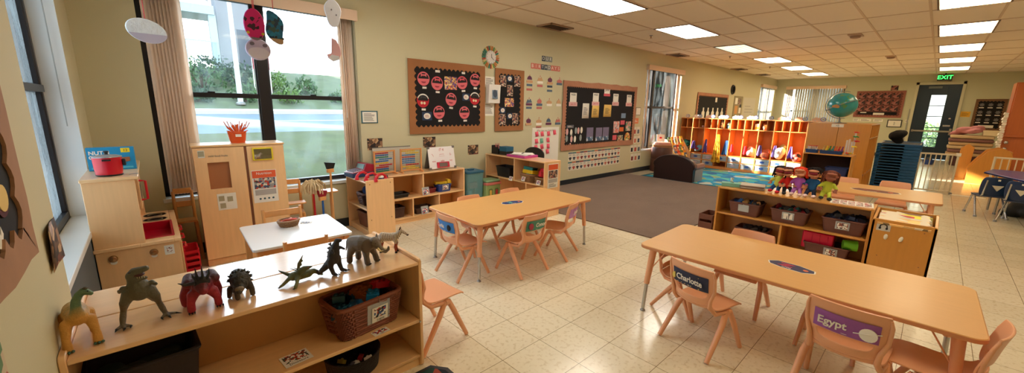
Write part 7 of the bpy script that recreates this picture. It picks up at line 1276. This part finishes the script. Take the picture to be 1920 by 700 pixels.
for s_ in (-1, 1): MB().prism([(-0.12, 0), (0.18, 0), (0.18, 0.72), (0.12, 0.72), (-0.12, 0.35)], s_*0.42-0.01, s_*0.42+0.01, 'x').build('side_panel', MAPLEZ, t, bevel=0.003)
for k in range(3): MB().obox((0, -0.06+0.08*k, 0.22+0.17*k), (0.82, 0.015, 0.12), (-0.3, 0, 0)).build('rack_shelf', MAPLE, t)
BCOL = [(226, 150, 40), (190, 50, 40), (232, 200, 60), (226, 220, 205), (90, 130, 90), (60, 100, 150), (210, 110, 70)]
i = 0
for r_ in range(3):
    for c_ in range(5):
        c0 = BCOL[(i*3+r_) % 7]; t = thing('picture_book', f"face-out picture book on the rack under the narrow window, {['front', 'middle', 'top'][r_]} row, {ORD[c_]} along", 'book', (9.30+0.16*c_, 4.185+0.08*r_, 0.18+0.2*r_), rot=(-0.3, 0, 0), group='books on the window rack'); MB().box(-0.07, -0.006, 0, 0.07, 0.006, 0.2).build('cover', mat(f'bc{(i*3+r_) % 7}', c0, 0.5), t, bevel=0.001); MB().box(-0.05, -0.0075, 0.05, 0.05, -0.0062, 0.15).build('cover_picture', printed(f'bp{i % 4}', [BCOL[(i+2) % 7], BCOL[(i+4) % 7], (230, 225, 215)], 25), t, smooth=False); i += 1
t = thing('reading_sign', 'white paper sign standing on the ottoman tray', 'sign', (8.92, 4.42, 0.69), rot=(-0.15, 0, -0.6)); MB().box(-0.10, -0.003, 0, 0.10, 0.003, 0.16).build('sheet', PAPER, t); MB().box(-0.03, -0.0045, 0.06, 0.03, -0.0031, 0.10).build('printed_mark', REDP, t, smooth=False)

# cubbies: front plane x = 10.25, ten bays of 0.30 m
CUB = wood('cubby_wood', (226, 150, 80), 0.4, 2); CUBB = mat('cubby_inside', (214, 136, 72), 0.5)
CX, CY = 10.25, 4.56
BINM = mat('cubby_bin', (228, 232, 238), 0.2, alpha=0.4); BINL = mat('bin_blue_item', (50, 90, 170), 0.6); BINR = mat('bin_pink_item', (206, 130, 140), 0.7)
def cubby_unit(label, y_top, n):
    t = thing('cubby_unit', label, 'cubby', (CX, y_top, 0), -PI/2); W_ = 0.30*n; th = 0.018; D_ = 0.36
    for k in range(n+1): MB().box(max(0, 0.30*k-th/2), 0, 0, min(W_, 0.30*k+th/2), D_, 1.22).build('upright', CUB, t, bevel=0.002)
    MB().box(0, -0.004, 1.22, W_, D_, 1.238).build('top_panel', CUB, t, bevel=0.002)
    for k in range(n): MB().box(0.30*k+0.15-0.006, 0.004, 1.0, 0.30*k+0.15+0.006, D_-0.02, 1.22).build('small_divider', CUB, t); MB().lathe([(0.0, 0.03), (0.018, 0.03), (0.018, 0.02), (0.008, 0.01), (0.008, 0)], 12, (0.30*k+0.15, D_-0.014, 0.88), rot=(PI/2, 0, 0)).build('coat_peg', CUB, t)
    for z in (1.0, 0.355, 0.21): MB().box(th/2, 0.003, z-0.016, W_-th/2, D_-0.012, z).build('shelf', CUB, t, bevel=0.001)
    MB().box(0, 0.002, 0, W_, D_, 0.065).build('plinth', CUB, t, bevel=0.002); MB().box(0, D_-0.012, 0, W_, D_, 1.22).build('back_panel', CUBB, t); return t
cubby_unit('orange-lit wooden cubby unit touching the window wall', CY, 5); cubby_unit('orange-lit wooden cubby unit next to the tan cabinet with the globe', CY-1.503, 5)
def cy(k): return CY-0.0015-0.30*k-0.15 if k < 5 else CY-1.503-0.30*(k-5)-0.15
for k in range(10):
    for r_, z in enumerate((0.211, 0.066)):
        if k == 4 and False: continue
        if k == 3 and r_ == 1: continue
        t = thing('cubby_bin', f"clear plastic bin, {['upper', 'lower'][r_]} bin row of the cubbies, {ORD[k]} cubby from the window wall", 'bin', (CX+0.01, cy(k), z), -PI/2, 'clear bins in the cubbies'); q = MB().box(-0.13, 0, 0, 0.13, 0.30, 0.004).box(-0.13, 0, 0, 0.13, 0.004, 0.115).box(-0.13, 0.296, 0, 0.13, 0.30, 0.115).box(-0.13, 0, 0, -0.126, 0.30, 0.115).box(0.126, 0, 0, 0.13, 0.30, 0.115); q.build('bin_body', BINM, t); MB().box(-0.134, -0.006, 0.105, 0.134, 0.0, 0.119).build('rim', mat('bin_rim', (236, 236, 238), 0.4), t, bevel=0.002); MB().prism(ell(0, 0.06, 0.05, 0.025, 14), -0.003, -0.001, 'y').build('bin_label', [BINL, BINL, mat('label_pale', (190, 170, 190), 0.6)][(k+r_) % 3], t, smooth=False)
        q = MB(); rr = random.Random(k*2+r_); [q.sph((rr.uniform(-0.07, 0.07), rr.uniform(0.03, 0.1), 0.045), (0.05, 0.04, 0.035), 8, 6) for _ in range(3)]; q.build('contents', [BINL, BINR, mat('bin_white_item', (210, 206, 210), 0.8), BINL][(k+r_*2) % 4], t, vox=0.01)
# things in the cubbies
def soft(name, label, cat, x, y, z, rad, m, n=9, seed=1, flat=0.6, vox=0.012):
    t = thing(name, label, cat, (x, y, z)); q = MB(); rr = random.Random(seed)
    for _ in range(n): q.sph((rr.uniform(-0.4, 0.4)*rad[0], rr.uniform(-0.4, 0.4)*rad[1], rad[2]*0.5+rr.uniform(-0.25, 0.35)*rad[2]), (rad[0]*rr.uniform(0.35, 0.6), rad[1]*rr.uniform(0.4, 0.65), rad[2]*rr.uniform(0.25, 0.42)), 12, 8, rot=(rr.uniform(-0.5, 0.5), rr.uniform(-0.5, 0.5), 0))
    q.build('fabric', m, t, vox=vox, relax=2)
def fabp(nm, c, s=9): return printed(nm, c, s, rough=0.95)
soft('folded_blanket', 'teal patterned blanket in the first cubby from the window wall', 'blanket', CX+0.15, cy(0), 0.50, (0.15, 0.12, 0.16), fabp('teal_fab', [(40, 130, 130), (60, 150, 150), (30, 60, 70), (40, 130, 130)]), seed=1)
soft('folded_blanket', 'cream patterned blanket under the teal one in the first cubby', 'blanket', CX+0.14, cy(0), 0.356, (0.15, 0.12, 0.14), fabp('cream_fab', [(206, 180, 130), (150, 160, 130), (220, 200, 160)]), seed=2)
soft('stuffed_pillow', 'light blue pillow with red patches in the second cubby', 'pillow', CX+0.14, cy(1), 0.356, (0.15, 0.12, 0.17), fabp('lblue_fab', [(110, 170, 210), (140, 190, 220), (190, 40, 60), (110, 170, 210), (220, 220, 230)]), seed=3)
soft('bed_pillow', 'white and pink pillows stacked in the sixth cubby', 'pillow', CX+0.13, cy(5), 0.356, (0.15, 0.13, 0.24), mat('pillow_pinkwhite', (226, 190, 180), 0.9), seed=4)
soft('folded_blanket', 'salmon knitted blanket in the seventh cubby', 'blanket', CX+0.13, cy(6), 0.356, (0.15, 0.12, 0.18), mat('salmon_fab', (222, 120, 90), 0.95, bump=0.8, bscale=30), seed=5)
soft('fluffy_blanket', 'large fluffy white blanket spilling from the eighth cubby', 'blanket', CX+0.10, cy(7), 0.356, (0.16, 0.14, 0.26), mat('fluffy_white', (232, 226, 220), 0.95, bump=1.0, bscale=40), n=7, seed=6)
soft('folded_blanket', 'pink blanket with black print in the ninth cubby', 'blanket', CX+0.12, cy(8), 0.356, (0.15, 0.12, 0.17), fabp('pinkblack_fab', [(222, 130, 120), (222, 130, 120), (40, 36, 50), (226, 150, 140)], 12), seed=7)
soft('folded_blanket', 'olive patterned cloth behind the white blanket in the eighth cubby', 'blanket', CX+0.22, cy(7)-0.03, 0.60, (0.11, 0.10, 0.09), fabp('olive_fab', [(150, 150, 110), (60, 60, 50), (190, 180, 150)]), seed=8)
def hang(name, label, cat, x, y, zt, zb, w_, m, seed=1, flare=1.3, folds=3):
    t = thing(name, label, cat, (x, y, 0), -PI/2); P = []
    for i in range(9):
        f = i/8; ww = w_*(0.35+(flare-0.35)*f); P.append([(ww/2*u, 0.018*math.sin(u*PI*folds+seed)*(0.4+f)-0.01*f, zt+(zb-zt)*f+0.012*math.sin(u*5+seed)*f) for u in [(-1+k/8) for k in range(17)]])
    MB().grid(P).build('fabric', m, t, solid=0.02, sub=1)
hang('raincoat', 'yellow coat hanging out of the fourth cubby down to the bins', 'coat', CX+0.0, cy(3)+0.10, 0.86, 0.16, 0.17, fabp('yellow_fab', [(226, 170, 40), (240, 190, 60), (190, 130, 30), (232, 180, 50)], 16), 1, 1.25)
hang('blue_jacket', 'bright blue jacket hanging in the fourth cubby beside the yellow coat', 'jacket', CX+0.08, cy(3)-0.08, 0.72, 0.36, 0.16, mat('jacket_blue', (24, 90, 170), 0.6), 2, 1.15)
for kk, c_, lb, zt, zb in ((1, (110, 84, 160), 'purple', 0.66, 0.46), (2, (104, 80, 150), 'purple', 0.72, 0.38), (4, (214, 36, 50), 'red', 0.64, 0.45), (5, (206, 30, 44), 'red', 0.62, 0.42), (6, (120, 96, 170), 'purple', 0.66, 0.42), (7, (124, 100, 174), 'purple', 0.68, 0.42), (8, (124, 100, 174), 'purple', 0.68, 0.42)):
    hang('folder_sheet', f"{lb} fabric folder hanging at the side of the {ORD[kk]} cubby from the window wall", 'folder', CX+0.03, cy(kk)+0.085, zt, zb, 0.11, mat(f'felt_{c_[0]}', c_, 0.85), kk, 1.05, 1)
t = thing('water_bottle', 'white patterned water bottle in the small top slot of the fourth cubby', 'bottle', (CX+0.12, cy(3)+0.08, 1.001)); MB().lathe([(0.035, 0), (0.037, 0.12), (0.03, 0.15), (0.025, 0.16), (0.025, 0.19), (0, 0.192)], 20).build('bottle', printed('bottle_print', [(60, 70, 80), (220, 220, 210), (90, 110, 100)], 30), t)
soft('cloth_bundle', 'blue and white cloth bundle in the small top slot of the fourth cubby', 'cloth', CX+0.12, cy(3)-0.075, 1.001, (0.11, 0.06, 0.14), fabp('bluewhite_fab', [(220, 225, 230), (90, 150, 190), (220, 225, 230), (180, 60, 70)], 16), seed=11)
t = thing('carton', 'white and yellow small carton in the top slot of the sixth cubby', 'box', (CX+0.1, cy(5)-0.08, 1.001)); MB().box(-0.04, -0.035, 0, 0.04, 0.035, 0.14).build('carton_body', PAPER, t, bevel=0.002); MB().box(-0.042, -0.036, 0.02, 0.042, 0.036, 0.07).build('yellow_band', YLP, t)
for kk, c_ in ((6, [(190, 110, 80), (220, 180, 150), (120, 70, 50)]), (1, [(226, 190, 180), (206, 160, 160), (230, 220, 215)])): soft('cloth_bundle', f'folded patterned cloth in the top slot of the {ORD[kk]} cubby', 'cloth', CX+0.12, cy(kk)+(0.07 if kk == 6 else -0.075), 1.001, (0.11, 0.055, 0.13 if kk == 6 else 0.05), fabp(f'fab_top{kk}', c_, 16), seed=12+kk)
# name circles and cloud cutouts on top of the cubbies
for k in range(10):
    y = CY-0.15-0.31*k; z = 1.239
    t = thing('name_badge', f"round blue-ringed name badge standing on the cubby top, {ORD[k]} from the window wall", 'badge', (CX+0.012, y, z), -PI/2, 'name badges on the cubbies'); MB().prism(ell(0, 0.045, 0.048, 0.042, 18), -0.003, 0.003, 'y').build('ring', mat('badge_ring', (80, 90, 170), 0.6), t, smooth=False); MB().prism(ell(0, 0.045, 0.036, 0.031, 18), -0.0045, -0.003, 'y').build('face', PAPER, t, smooth=False); MB().box(-0.02, -0.0052, 0.038, 0.02, -0.0046, 0.05).build('name_text', INK, t, smooth=False)
    if k not in (0, 6):
        t = thing('cloud_cutout', f"white scalloped paper cloud on the cubby top, {ORD[k]} from the window wall", 'cutout', (CX+0.06, y+0.11, z), -PI/2, 'paper clouds on the cubbies'); q = MB(); [q.prism(ell(dx, dz, r_, r_, 14), -0.004+0.0004*i, 0.004-0.0004*i, 'y') for i, (dx, dz, r_) in enumerate(((-0.06, 0.03, 0.03), (-0.02, 0.05, 0.035), (0.03, 0.045, 0.035), (0.065, 0.03, 0.028), (0, 0.03, 0.03)))]; q.build('paper', [PAPER, mat('peach_paper', (240, 200, 170), 0.8)][k % 3 == 2 or k > 6], t, smooth=False)

# ================================================================== globe cabinet, marker shelf, cots
for k, (y0, y1, lb) in enumerate(((1.185, 1.615, 'left'), (0.75, 1.18, 'right'))):
    t = thing('cubby_cabinet', f'tan cubby cabinet showing its plain side below the globe, {lb} of the pair', 'cabinet', (8.97, y0, 0)); D_ = y1-y0
    MB().box(0, 0, 0, 0.02, D_, 1.235).build('side_panel', AMBZ, t, bevel=0.003); MB().box(0.02, 0, 1.217, 1.38, D_, 1.235).box(1.38, 0, 0, 1.40, D_, 1.235).build('carcass', AMB, t, bevel=0.003)
    yb = D_-0.012 if k else 0.0; MB().box(0.02, yb, 0.0, 1.38, yb+0.012, 1.217).build('back_panel', CUBB, t)
    for q_ in range(1, 5): MB().box(0.02+0.272*q_-0.009, 0.0 if k else 0.012, 0.06, 0.02+0.272*q_+0.009, D_-0.012 if k else D_, 1.217).build('upright', AMBZ, t, bevel=0.002)
    for z in (1.0, 0.36, 0.06): MB().box(0.02, 0.0 if k else 0.012, z-0.018, 1.38, D_-0.012 if k else D_, z).build('shelf', AMB, t)
t = thing('name_sign', 'small white name sign on the top edge of the tan cabinets', 'sign', (8.968, 1.20, 1.20), -PI/2); sheet('card', 0.17, 0.055, PAPER, t); text('lettering', 'Art', 0.035, INK, t, (0, -0.003, 0), (PI/2, 0, 0))
t = thing('desk_globe', 'turquoise desk globe on a thin wire stand on the tan cabinets', 'globe', (9.22, 1.22, 1.236))
GM = mat('globe_ocean', (30, 140, 150), 0.25, coat=0.5); n = GM.node_tree.nodes; l = GM.node_tree.links; tcn = n.new('ShaderNodeTexCoord'); nz = n.new('ShaderNodeTexNoise'); nz.inputs['Scale'].default_value = 4.2; nz.inputs['Detail'].default_value = 4; r_ = n.new('ShaderNodeValToRGB'); r_.color_ramp.interpolation = 'CONSTANT'; r_.color_ramp.elements[0].color = rgb(36, 148, 156); r_.color_ramp.elements[1].position = 0.62; r_.color_ramp.elements[1].color = rgb(80, 150, 90); e = r_.color_ramp.elements.new(0.68); e.color = rgb(200, 170, 90)
l.new(tcn.outputs['Object'], nz.inputs[0]); l.new(nz.outputs[0], r_.inputs[0]); l.new(r_.outputs[0], n['Principled BSDF'].inputs['Base Color'])
MB().sph((0, 0, 0.325), 0.218, 40, 26).build('sphere', GM, t); q = MB(); q.prism([(-0.06, -0.02), (-0.02, 0.02), (0.02, 0.015), (0.05, 0.0), (0.045, -0.03), (0.0, -0.035), (-0.04, -0.04)], -0.2205, -0.2, 'x'); [v.__setitem__(2, v[2]+0.31) for v in q.v]; [v.__setitem__(1, v[1]+0.06) for v in q.v]; q.build('landmass', mat('land_orange', (206, 150, 60), 0.4), t)
MB().sweep([(0, 0.24*math.sin(math.radians(a)), 0.325+0.24*math.cos(math.radians(a))) for a in range(-20, 205, 12)], 0.006, 8).sweep([(0.24*math.cos(math.radians(a)), 0.24*math.sin(math.radians(a))*0.95, 0.325-0.1*math.sin(math.radians(a))) for a in range(0, 361, 15)], 0.005, 6).build('wire_ring', STEEL, t); MB().lathe([(0.11, 0), (0.11, 0.008), (0.03, 0.02), (0.012, 0.035), (0.012, 0.085)], 28).build('base', STEEL, t)
ms = shelf_unit('dark-bayed shelf in front of the tan cabinets, blue marker trays on top', 8.22, 1.50, -PI/2, 0.66, 0.745, 0.36, levels=(0.36,), m=AMB)
MB().box(0.02, 0.33, 0.02, 0.64, 0.34, 0.73).build('dark_backing', mat('dark_brown_back', (50, 30, 26), 0.9), ms)  # dark brown sheet across the back of the bays
BT = mat('tray_navy', (14, 60, 120), 0.4)
bin_basket('dark blue tray of clear tubes, left on the marker shelf', 0.17, 0.14, 0.055, (8.36, 1.40, 0.746), -PI/2, BT, 0.95, name='marker_tray'); bin_basket('long dark blue tray of coloured bottles on the marker shelf', 0.30, 0.14, 0.055, (8.36, 1.14, 0.746), -PI/2, BT, 0.95, name='marker_tray')
bin_basket('navy bin in the middle bay of the marker shelf', 0.3, 0.24, 0.16, (8.42, 1.03, 0.361), -PI/2, mat('bin_navy', (20, 44, 100), 0.5), 0.9, name='storage_tub')
for k in range(6): t = thing('clear_tube', f'clear capped tube in the left tray of the marker shelf, {ORD[k]} from the left', 'tube', (8.36, 1.46-0.024*k, 0.752), group='clear tubes'); MB().lathe([(0.009, 0), (0.009, 0.10)], 12).build('tube', CLEAR, t); MB().lathe([(0.010, 0.10), (0.010, 0.115), (0.0, 0.117)], 12).build('cap', mat('cap_red', (200, 60, 50), 0.5), t)
for k, (c_, lb) in enumerate([((200, 170, 90), 'tan'), ((230, 200, 30), 'yellow'), ((30, 140, 60), 'green'), ((20, 120, 130), 'teal'), ((220, 80, 30), 'orange'), ((190, 30, 40), 'red'), ((120, 40, 120), 'purple')]):
    t = thing('paint_bottle', f'{lb} squeeze bottle in the long blue tray on the marker shelf', 'bottle', (8.36, 1.26-0.04*k, 0.752), rot=(0.2, 0, 0)); MB().lathe([(0.014, 0), (0.015, 0.07), (0.006, 0.095), (0.009, 0.10), (0.009, 0.125), (0, 0.127)], 12).build('bottle', mat(f'pb{k}', c_, 0.4), t)
t = thing('marble_run', 'clear tubes toy tower with red, green and yellow joints on the marker shelf', 'toy tower', (8.36, 0.90, 0.746))
for k, (dy, z0, z1) in enumerate(((0.06, 0, 0.24), (0.03, 0, 0.26), (0.0, 0, 0.22), (-0.03, 0.02, 0.36))): MB().lathe([(0.013, z0), (0.013, z1)], 12, (0, dy, 0)).build('clear_tube', CLEAR, t)
for k, (dy, z, c_) in enumerate(((-0.03, 0.36, (226, 70, 40)), (-0.03, 0.29, (30, 140, 60)), (-0.05, 0.22, (200, 30, 40)), (-0.03, 0.13, (226, 200, 30)), (0.0, 0.02, (226, 200, 30)), (0.03, 0.02, (226, 70, 40)))): MB().lathe([(0.02, 0), (0.032, 0.018), (0.03, 0.022), (0.018, 0.004)], 14, (0, dy, z)).sweep([(0, dy, z+0.01), (0, dy-0.045, z+0.006)], 0.008, 8).build('joint', mat(f'joint{k}', c_, 0.4), t)
# stack of cots
COTB = mat('cot_blue', (12, 84, 140), 0.45); COTF = mat('cot_sheet', (10, 30, 50), 0.8)
cot = thing('nap_cot', 'lowest blue nap cot of the tall stack, resting on the floor', 'cot', (10.42, 0.44, 0.0), 0, 'stacked nap cots')
def end(x): return MB().box(x-0.004, -0.30, 0.003, x+0.05, -0.08, 0.052).box(x, -0.305, 0.0, x+0.05, -0.24, 0.05).box(x, 0.24, 0.0, x+0.05, 0.30, 0.050).box(x, -0.30, 0.030, x+0.05, 0.30, 0.052)
end(0.0).build('end_frame', COTB, cot, bevel=0.006); end(1.20).build('end_frame', COTB, cot, bevel=0.006); MB().box(0.03, -0.28, 0.032, 1.22, 0.28, 0.036).build('sling', COTF, cot); MB().sweep([(0.03, -0.28, 0.035), (1.22, -0.28, 0.035)], 0.012, 8).build('side_rail', STEEL, cot); MB().sweep([(0.03, 0.28, 0.035), (1.22, 0.28, 0.035)], 0.012, 8).build('side_rail', STEEL, cot)
for k in range(1, 16): c = copy_tree(cot); c.location.z = 0.054*k; c['label'] = 'topmost blue nap cot of the tall stack' if k == 15 else f'blue nap cot in the tall stack beside the gate, {ORD[k]} from the floor'
soft('black_cloth', 'black fluffy coat lying on top of the cot stack', 'coat', 10.75, 0.52, 0.866, (0.30, 0.17, 0.20), mat('black_cloth', (14, 12, 16), 0.95), n=8, seed=21)
# gates
GW = mat('gate_white', (226, 214, 190), 0.4)
def gate(label, x0, y0, x1, y1, n, h_=0.73):
    t = thing('safety_gate', label, 'gate', (x0, y0, 0), math.atan2(y1-y0, x1-x0)); L = math.hypot(x1-x0, y1-y0)
    MB().box(0, -0.012, h_-0.03, L, 0.012, h_).build('rail', GW, t, bevel=0.004); MB().box(0, -0.012, 0.03, L, 0.012, 0.055).build('rail', GW, t, bevel=0.004)
    for k in range(n+1): MB().sweep([(L*k/n, 0, 0.04 if 0 < k < n else 0.0), (L*k/n, 0, h_)], 0.008 if 0 < k < n else 0.016, 8).build('bar', GW, t)
    MB().box(L-0.03, -0.02, h_-0.04, L+0.03, 0.02, h_+0.02).build('latch', PAPER, t, bevel=0.006)
gate('open white safety gate beside the cot stack', 10.52, 0.13, 10.60, -0.34, 7); gate('white safety gate section on the right, behind the blue table', 10.60, -0.76, 10.60, -1.7, 12)
t = thing('gate_threshold', 'flat metal gate threshold bar on the floor', 'threshold', (10.55, -0.35, 0)); MB().prism([(-0.03, 0), (0.03, 0), (0.015, 0.012), (-0.015, 0.012)], -0.42, 0.0, 'y').build('bar', GW, t); MB().box(-0.02, -0.02, 0.0, 0.02, 0.02, 0.04).build('end_bracket', STEEL, t, bevel=0.003)
# yellow wood infant furniture
t = thing('curved_play_unit', 'amber plywood unit with curved sides beyond the gate', 'play furniture', (12.7, -0.58, 0))
q = [(0.0, 0), (-0.55, 0), (-0.55, 0.62), (-0.50, 0.72), (-0.38, 0.76), (-0.22, 0.70), (-0.10, 0.50), (0.0, 0.30)]; MB().prism(q, 0, 0.025, 'x').build('curved_side', AMBZ, t, bevel=0.004); MB().prism(q, 0.55, 0.575, 'x').build('curved_side', AMBZ, t, bevel=0.004); MB().box(0.02, -0.54, 0.0, 0.56, -0.52, 0.70).box(0.02, -0.54, 0.25, 0.56, -0.02, 0.27).build('inner_panel', AMB, t)
t = thing('plywood_panel', 'tall amber plywood end panel standing left of the curved unit', 'panel', (13.4, -0.42, 0)); MB().prism([(0.0, 0), (-0.20, 0), (-0.22, 0.72), (-0.12, 0.80), (-0.02, 0.70)], 0, 0.03, 'x').build('panel', AMBZ, t, bevel=0.004); MB().box(-0.25, -0.2, 0.0, 0.25, -0.0, 0.02).build('foot', AMB, t)
t = thing('folded_mats', 'stack of beige folded floor mats by the end wall', 'mats', (17.2, -0.30, 0))
for k in range(6): MB().box(-0.35, -0.82, 0.28+0.10*k, 0.35, 0.02-0.02*(k % 2), 0.37+0.10*k).build('mat', mat(f'mat{k % 3}', [(190, 160, 120), (130, 90, 84), (200, 176, 140)][k % 3], 0.8), t, bevel=0.03)
MB().box(-0.35, -0.78, 0, 0.35, -0.1, 0.28).build('dark_base', mat('maroon_base', (72, 36, 34), 0.7), t, bevel=0.01)
soft('pink_blanket', 'dusty pink blanket heaped on the beige mats', 'blanket', 17.1, -0.62, 0.88, (0.35, 0.36, 0.22), mat('pink_blanket', (206, 140, 150), 0.95), n=6, seed=31, vox=0.02)
t = thing('cardboard_box', 'small cream cardboard box on the right of the beige mats', 'box', (17.0, -1.02, 0.88)); MB().box(-0.15, -0.13, 0, 0.15, 0.13, 0.10).box(-0.16, -0.14, 0.10, 0.16, 0.14, 0.14).build('box', CRE, t, bevel=0.004)
t = thing('toy_bucket', 'small blue toy on the floor by the end wall door', 'toy', (16.6, 0.02, 0)); MB().lathe([(0.0, 0), (0.10, 0), (0.13, 0.14), (0.12, 0.14), (0.09, 0.01)], 20).build('bucket', BLP, t); MB().sph((0, 0, 0.12), 0.08, 12, 8).build('ball', mat('ball_black', (20, 22, 30), 0.5), t)
# cabinet on the right with papers on its edge
ORW = wood('orange_cabinet', (190, 104, 52), 0.4, 2); t = thing('storage_cabinet', 'tall orange-brown cabinet with round knobs at the right picture edge', 'cabinet', (13.55, -1.0, 0)); MB().box(0, -0.9, 0, 0.03, 0, 0.98).box(0, -0.9, 1.0, 0.03, -0.02, 2.1).build('door', ORW, t, bevel=0.006); MB().box(0.03, -0.9, 0, 0.6, 0, 2.12).build('carcass', ORW, t, bevel=0.004); MB().box(-0.06, -0.9, 0.98, 0.03, 0.0, 1.01).build('ledge', ORW, t, bevel=0.004)
for z in (0.72, 0.86): MB().sph((-0.03, -0.06, z), 0.035, 14, 9).sweep([(0, -0.06, z), (-0.03, -0.06, z)], 0.012, 8).build('knob', CHROME, t)
t = thing('paper_roll_holder', 'column of curled white paper notes hanging on the side of the orange cabinet', 'papers', (13.5, -0.975, 0.75)); q = MB(); [q.obox((0, 0.01+0.008*(i % 3), 0.055*i), (0.05, 0.06, 0.045), (0.3*(i % 2), 0.1, 0.2*(i % 3))) for i in range(14)]; q.build('paper_notes', PAPER, t, smooth=False)
t = thing('white_panel_board', 'white rounded plastic panel at the right picture edge', 'panel', (10.3, -1.07, 0)); MB().prism(rrect(-0.5, 0.0, 0.0, 0.93, 0.05), 0, 0.05, 'x').build('body', mat('plastic_white', (222, 206, 180), 0.5), t, bevel=0.01); MB().box(-0.05, -0.4, 0.0, 0.1, -0.1, 0.02).build('foot', WHITE, t)
# blue table and chairs
BTM = mat('table_royal_blue', (4, 50, 150), 0.3, coat=0.4); CBL = mat('chair_dark_blue', (12, 44, 84), 0.4)
t = thing('blue_table', 'royal blue activity table at the right picture edge', 'table', (9.35, -0.60, 0), 0); P = [(0, 0), (0.62, -0.12), (0.62, -1.0), (-0.05, -1.3), (-1.15, -0.62), (-1.1, -0.42)]
MB().prism(P, 0.545, 0.57, 'z').build('table_top', BTM, t, bevel=0.008); MB().prism([(a*1.005, b*1.005) for a, b in P], 0.548, 0.565, 'z').build('edge_band', mat('edge_navy', (8, 30, 90), 0.4), t)
for a, b in ((-0.05, -0.12), (0.5, -0.25), (0.5, -0.9), (-0.9, -0.62)): MB().sweep([(a, b, 0.545), (a, b, 0)], [0.02, 0.014], 10).build('leg', CHROME, t)
def blue_chair(label, x, y, rz):
    t = thing('school_chair', label, 'chair', (x, y, 0), rz, 'blue school chairs'); q = MB(); P = []
    for z, yy, ww in ((0.30, -0.13, 0.27), (0.36, -0.15, 0.30), (0.44, -0.165, 0.31), (0.53, -0.175, 0.30), (0.575, -0.178, 0.24)): P.append([(ww/2*u, yy+0.035*u*u, z) for u in [(-1+k/4) for k in range(9)]])
    MB().grid(P).build('backrest', CBL, t, solid=0.012, sub=2); MB().prism(rrect(-0.145, -0.14, 0.145, 0.16, 0.05), 0.288, 0.300, 'z').build('seat', CBL, t, bevel=0.005)
    MB().prism([(-0.055, 0.46), (0.055, 0.46), (0.0, 0.385)], -0.185, -0.163, 'y').build('triangle_mark', mat('triangle_cream', (206, 200, 180), 0.6), t, smooth=False); MB().box(-0.012, -0.184, 0.525, 0.012, -0.17, 0.548).build('white_square', PAPER, t, smooth=False)
    for s_ in (-1, 1): MB().sweep([(s_*0.10, -0.16, 0.53), (s_*0.115, -0.15, 0.32), (s_*0.12, -0.10, 0.28), (s_*0.13, 0.10, 0.28), (s_*0.15, 0.17, 0.012)], 0.011, 10).sweep([(s_*0.13, 0.02, 0.28), (s_*0.15, -0.20, 0.012)], 0.011, 10).build('leg', CHROME, t); MB().lathe([(0.018, 0), (0.018, 0.02), (0.012, 0.03)], 12, (s_*0.15, -0.2, 0)).lathe([(0.018, 0), (0.018, 0.02), (0.012, 0.03)], 12, (s_*0.15, 0.17, 0)).build('foot_cap', STEEL, t)
blue_chair('dark blue school chair with a cream triangle at the blue table, nearer the gate', 8.74, -0.66, -PI/2+0.25); blue_chair('dark blue school chair at the blue table, cut by the picture edge', 8.47, -0.93, -PI/2-0.25)
soft('black_bag', 'black bag on the floor under the blue table', 'bag', 8.95, -1.05, 0.0, (0.25, 0.28, 0.26), BLACK, n=6, seed=41, vox=0.02)
t = thing('letter_rug', 'dark green alphabet rug corner just right of the front shelf', 'rug', (0.99, 1.50, 0)); MB().prism([(-0.35, -0.5), (0.03, -0.5), (0.03, 0.10), (-0.02, 0.17), (-0.35, 0.17)], 0.0008, 0.008, 'z').build('pile_field', printed('abc_rug', [(30, 60, 50), (20, 30, 40), (60, 110, 70), (150, 60, 40)], 20, rough=0.95), t); MB().prism([(0.03, -0.5), (0.05, -0.5), (0.05, 0.11), (-0.01, 0.19), (-0.35, 0.19), (-0.35, 0.17), (-0.02, 0.17), (0.03, 0.10)], 0.0006, 0.009, 'z').build('rug_border', BLACK, t)
